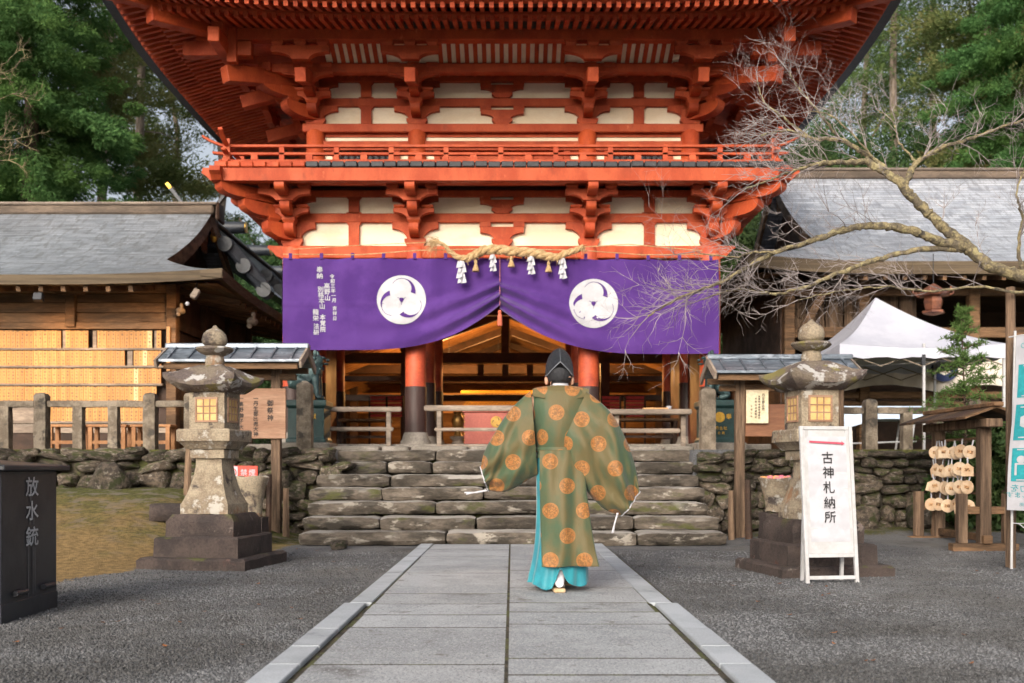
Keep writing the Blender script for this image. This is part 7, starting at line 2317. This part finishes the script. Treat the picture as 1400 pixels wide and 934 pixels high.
thin_sapling()
def shrub(px_, d_, w, h, label, leaves, size, mat=None):
    x = (px_ - 700) * d_ / FPX; g = ground_z(x, d_)
    T = thing('shrub', label, 'shrub', (x, d_, g)); r = np.random.default_rng(int(px_ + d_ * 3))
    cs = []
    for k in range(70):
        dd = r.normal(size=3); dd /= np.linalg.norm(dd); q = r.random() ** .4
        cs.append((dd[0] * w * q, dd[1] * w * .6 * q, h * .5 + dd[2] * h * .5 * q))
    qv = leaf_cloud(r, np.array(cs), np.full(len(cs), .16), leaves // 40, size, 0, 1.6)
    put('foliage', np_mesh('foliage', qv, np.arange(len(qv)).reshape(-1, 3), mat or LEAF_C), T)
    mb = MB()
    for k in range(7):
        a = r.random() * 6.28; mb.tube([(0, 0, 0), (w * .3 * math.cos(a), w * .2 * math.sin(a), h * .4), (w * .6 * math.cos(a), w * .4 * math.sin(a), h * .75)], [.018, .012, .005], 5, False)
    put('stems', mb.mesh('stems', M['bark'], True), T)
shrub(1368, 12.7, .60, 1.55, 'dark leafy shrub between the plaque rack and the right edge', 9000, .07)
shrub(1312, 12.95, .42, .95, 'low dark shrub behind the plaque rack', 4000, .06)
shrub(1420, 12.4, .6, 1.5, 'dark leafy shrub at the right edge behind the banner', 7000, .07)

# ------------------------------------------------------------------ bare tree reaching in from the right
M['lichen_bark'] = pm('lichened_cherry_bark', (.30, .245, .13, 1), (.14, .115, .080, 1), 14, .9, 1.0, 50, fine=.35, spots=(((.40, .345, .18, 1), 8, .58, .70), ((.07, .06, .05, 1), 6, .66, .78)))
M['twig'] = pm('grey_lilac_twig', (.31, .27, .265, 1), (.19, .16, .155, 1), 6, .8, fine=.1)
bt = thing('bare_tree', 'leafless cherry tree with lichened limbs reaching in from the right', 'tree', (6.6, 9.4, 0), world=True)
trunk = [(6.65, 9.4, -.1), (6.6, 9.4, .7), (6.45, 9.38, 1.5), (6.2, 9.35, 2.1), (5.7, 9.3, 2.45), (5.2, 9.25, 2.62)]
MB().tube(trunk, [.19, .16, .14, .11, .09, .074], 14).build('trunk', M['lichen_bark'], bt, True)
r3 = random.Random(77)
def limb(px_pts, d0, d1, r0, r1, part='limb'):
    n = len(px_pts); pts, rad = [], []
    for i in range((n - 1) * 8 + 1):
        t = i / ((n - 1) * 8); q = smooth_tab(px_pts, t); d_ = d0 + (d1 - d0) * t
        p = P(q[0], q[1], d_) + Vector((r3.uniform(-1, 1), r3.uniform(-1, 1), r3.uniform(-1, 1))) * .008
        pts.append(p); rad.append((r0 + (r1 - r0) * t ** .8) * r3.uniform(.88, 1.14))
    lm = MB().tube(pts, rad, 12)
    lm.v = [tuple(Vector(v) + mnoise.noise_vector(Vector(v) * 22) * min(.010, r0 * .22)) for v in lm.v]
    lm.build(part, M['lichen_bark'], bt, True)
    return pts, rad
limbs = []
limbs.append(limb([(1480, 378), (1440, 384), (1394, 377), (1352, 362), (1318, 334), (1290, 312), (1262, 285), (1240, 262), (1229, 248), (1206, 234), (1182, 220)], 9.25, 9.5, .070, .032))
limbs.append(limb([(1322, 338), (1285, 330), (1250, 317), (1210, 309), (1175, 310), (1140, 319), (1108, 330), (1060, 346), (1020, 366), (985, 386), (940, 402), (886, 432)], 9.35, 8.7, .050, .007))
limbs.append(limb([(1316, 341), (1262, 341), (1200, 355), (1150, 372), (1110, 389), (1060, 402), (1010, 396), (960, 410)], 9.35, 9.0, .034, .005))
limbs.append(limb([(1234, 256), (1243, 240), (1254, 222), (1285, 203), (1325, 190), (1365, 176), (1410, 160)], 9.45, 9.9, .036, .010))
limbs.append(limb([(1184, 221), (1150, 222), (1120, 224), (1090, 232), (1058, 244), (1020, 258)], 9.5, 9.2, .032, .006))
limbs.append(limb([(1228, 248), (1190, 216), (1150, 192), (1110, 190), (1075, 178), (1040, 186)], 9.5, 10.1, .032, .008))
limbs.append(limb([(1150, 192), (1128, 165), (1108, 140), (1090, 118), (1078, 98)], 9.8, 10.0, .016, .004))
limbs.append(limb([(1110, 190), (1070, 160), (1046, 140), (1035, 110)], 9.9, 10.2, .014, .004))
limbs.append(limb([(1060, 346), (1030, 345), (1000, 352), (950, 345)], 8.9, 8.7, .012, .003))
limbs.append(limb([(1400, 378), (1392, 340), (1398, 300), (1390, 262), (1402, 230)], 9.3, 9.1, .020, .006))
limbs.append(limb([(1440, 384), (1400, 400), (1340, 392), (1270, 398), (1210, 392), (1150, 398), (1090, 410)], 9.2, 8.9, .018, .004))
limbs.append(limb([(1254, 222), (1230, 196), (1222, 170), (1200, 150)], 9.6, 9.9, .014, .004))
limbs.append(limb([(1206, 234), (1180, 200), (1140, 160), (1105, 152)], 9.5, 9.7, .014, .004))
tw = MB()
def twig(p, d_, L, r, depth):
    pts = [p]; dd = Vector(d_); n = 4
    for i in range(n):
        dd = (dd + Vector((r3.gauss(0, .16), r3.gauss(0, .16), r3.gauss(.02, .13)))).normalized()
        pts.append(pts[-1] + dd * (L / n))
    tw.tube(pts, [r * (1 - .8 * i / n) for i in range(n + 1)], 4 if r > .004 else 3, False)
    if depth > 0:
        for k in range(r3.randint(3, 5)):
            i = r3.randint(1, n); s = r3.choice((-1, 1))
            side = dd.cross(Vector((0, 1, 0))) * s * r3.uniform(.5, 1.1) + Vector((0, r3.uniform(-.6, .6), 0))
            twig(pts[i], (dd + side).normalized(), L * r3.uniform(.38, .65), r * .6, depth - 1)
dens = [5, 24, 20, 14, 20, 16, 9, 8, 9, 8, 16, 7, 8]
for (pts, rad), dn in zip(limbs, dens):
    n = len(pts)
    for k in range(dn):
        t = r3.uniform(.25, 1.0); i = min(n - 2, int(t * (n - 1)))
        ax = (pts[i + 1] - pts[i]).normalized(); s = r3.choice((-1, 1, 1))
        side = ax.cross(Vector((0, 1, 0))).normalized() * -s
        if side.z < 0 and r3.random() < .5: side = -side
        dd = (ax * r3.uniform(.8, 1.5) + side * r3.uniform(.1, .8) + Vector((0, r3.uniform(-.7, .7), r3.uniform(-.2, .2)))).normalized()
        twig(pts[i], dd, r3.uniform(.28, .62), max(.0022, min(.0055, rad[i] * .45)), 2)
    twig(pts[-1], (pts[-1] - pts[-3]).normalized(), .4, .005, 2)
o = tw.build('twigs', M['twig'], bt); o['kind'] = 'stuff'
# a second bare tree shows only its twig ends at the left edge
b2 = thing('bare_tree', 'leafless twigs of a tree just beyond the left edge', 'tree', (-6.9, 12.3, .5), world=True)
MB().tube([(-6.9, 12.3, .5), (-6.85, 12.3, 2.5), (-6.7, 12.3, 4.6), (-6.9, 12.4, 6.4)], [.14, .11, .08, .04], 10).build('trunk', M['lichen_bark'], b2, True)
tw = MB()
for (a, b, L) in (((-30, 150), (.9, -.1, .3), .5), ((-40, 120), (.9, 0, .35), .6), ((-35, 190), (.95, 0, -.05), .55), ((-30, 225), (.9, .1, .1), .5), ((-40, 205), (.9, .1, .25), .5), ((-35, 100), (.8, .1, .1), .5)):
    p = P(a[0], a[1], 12.3); twig(Vector(p), Vector(b).normalized(), L, .012, 3)
    tw.tube([(-6.75, 12.3, p.z - .5), (-6.72, 12.3, p.z - .15), tuple(p)], [.03, .02, .012], 6, False)
o = tw.build('twigs', M['lichen_bark'], b2); o['kind'] = 'stuff'
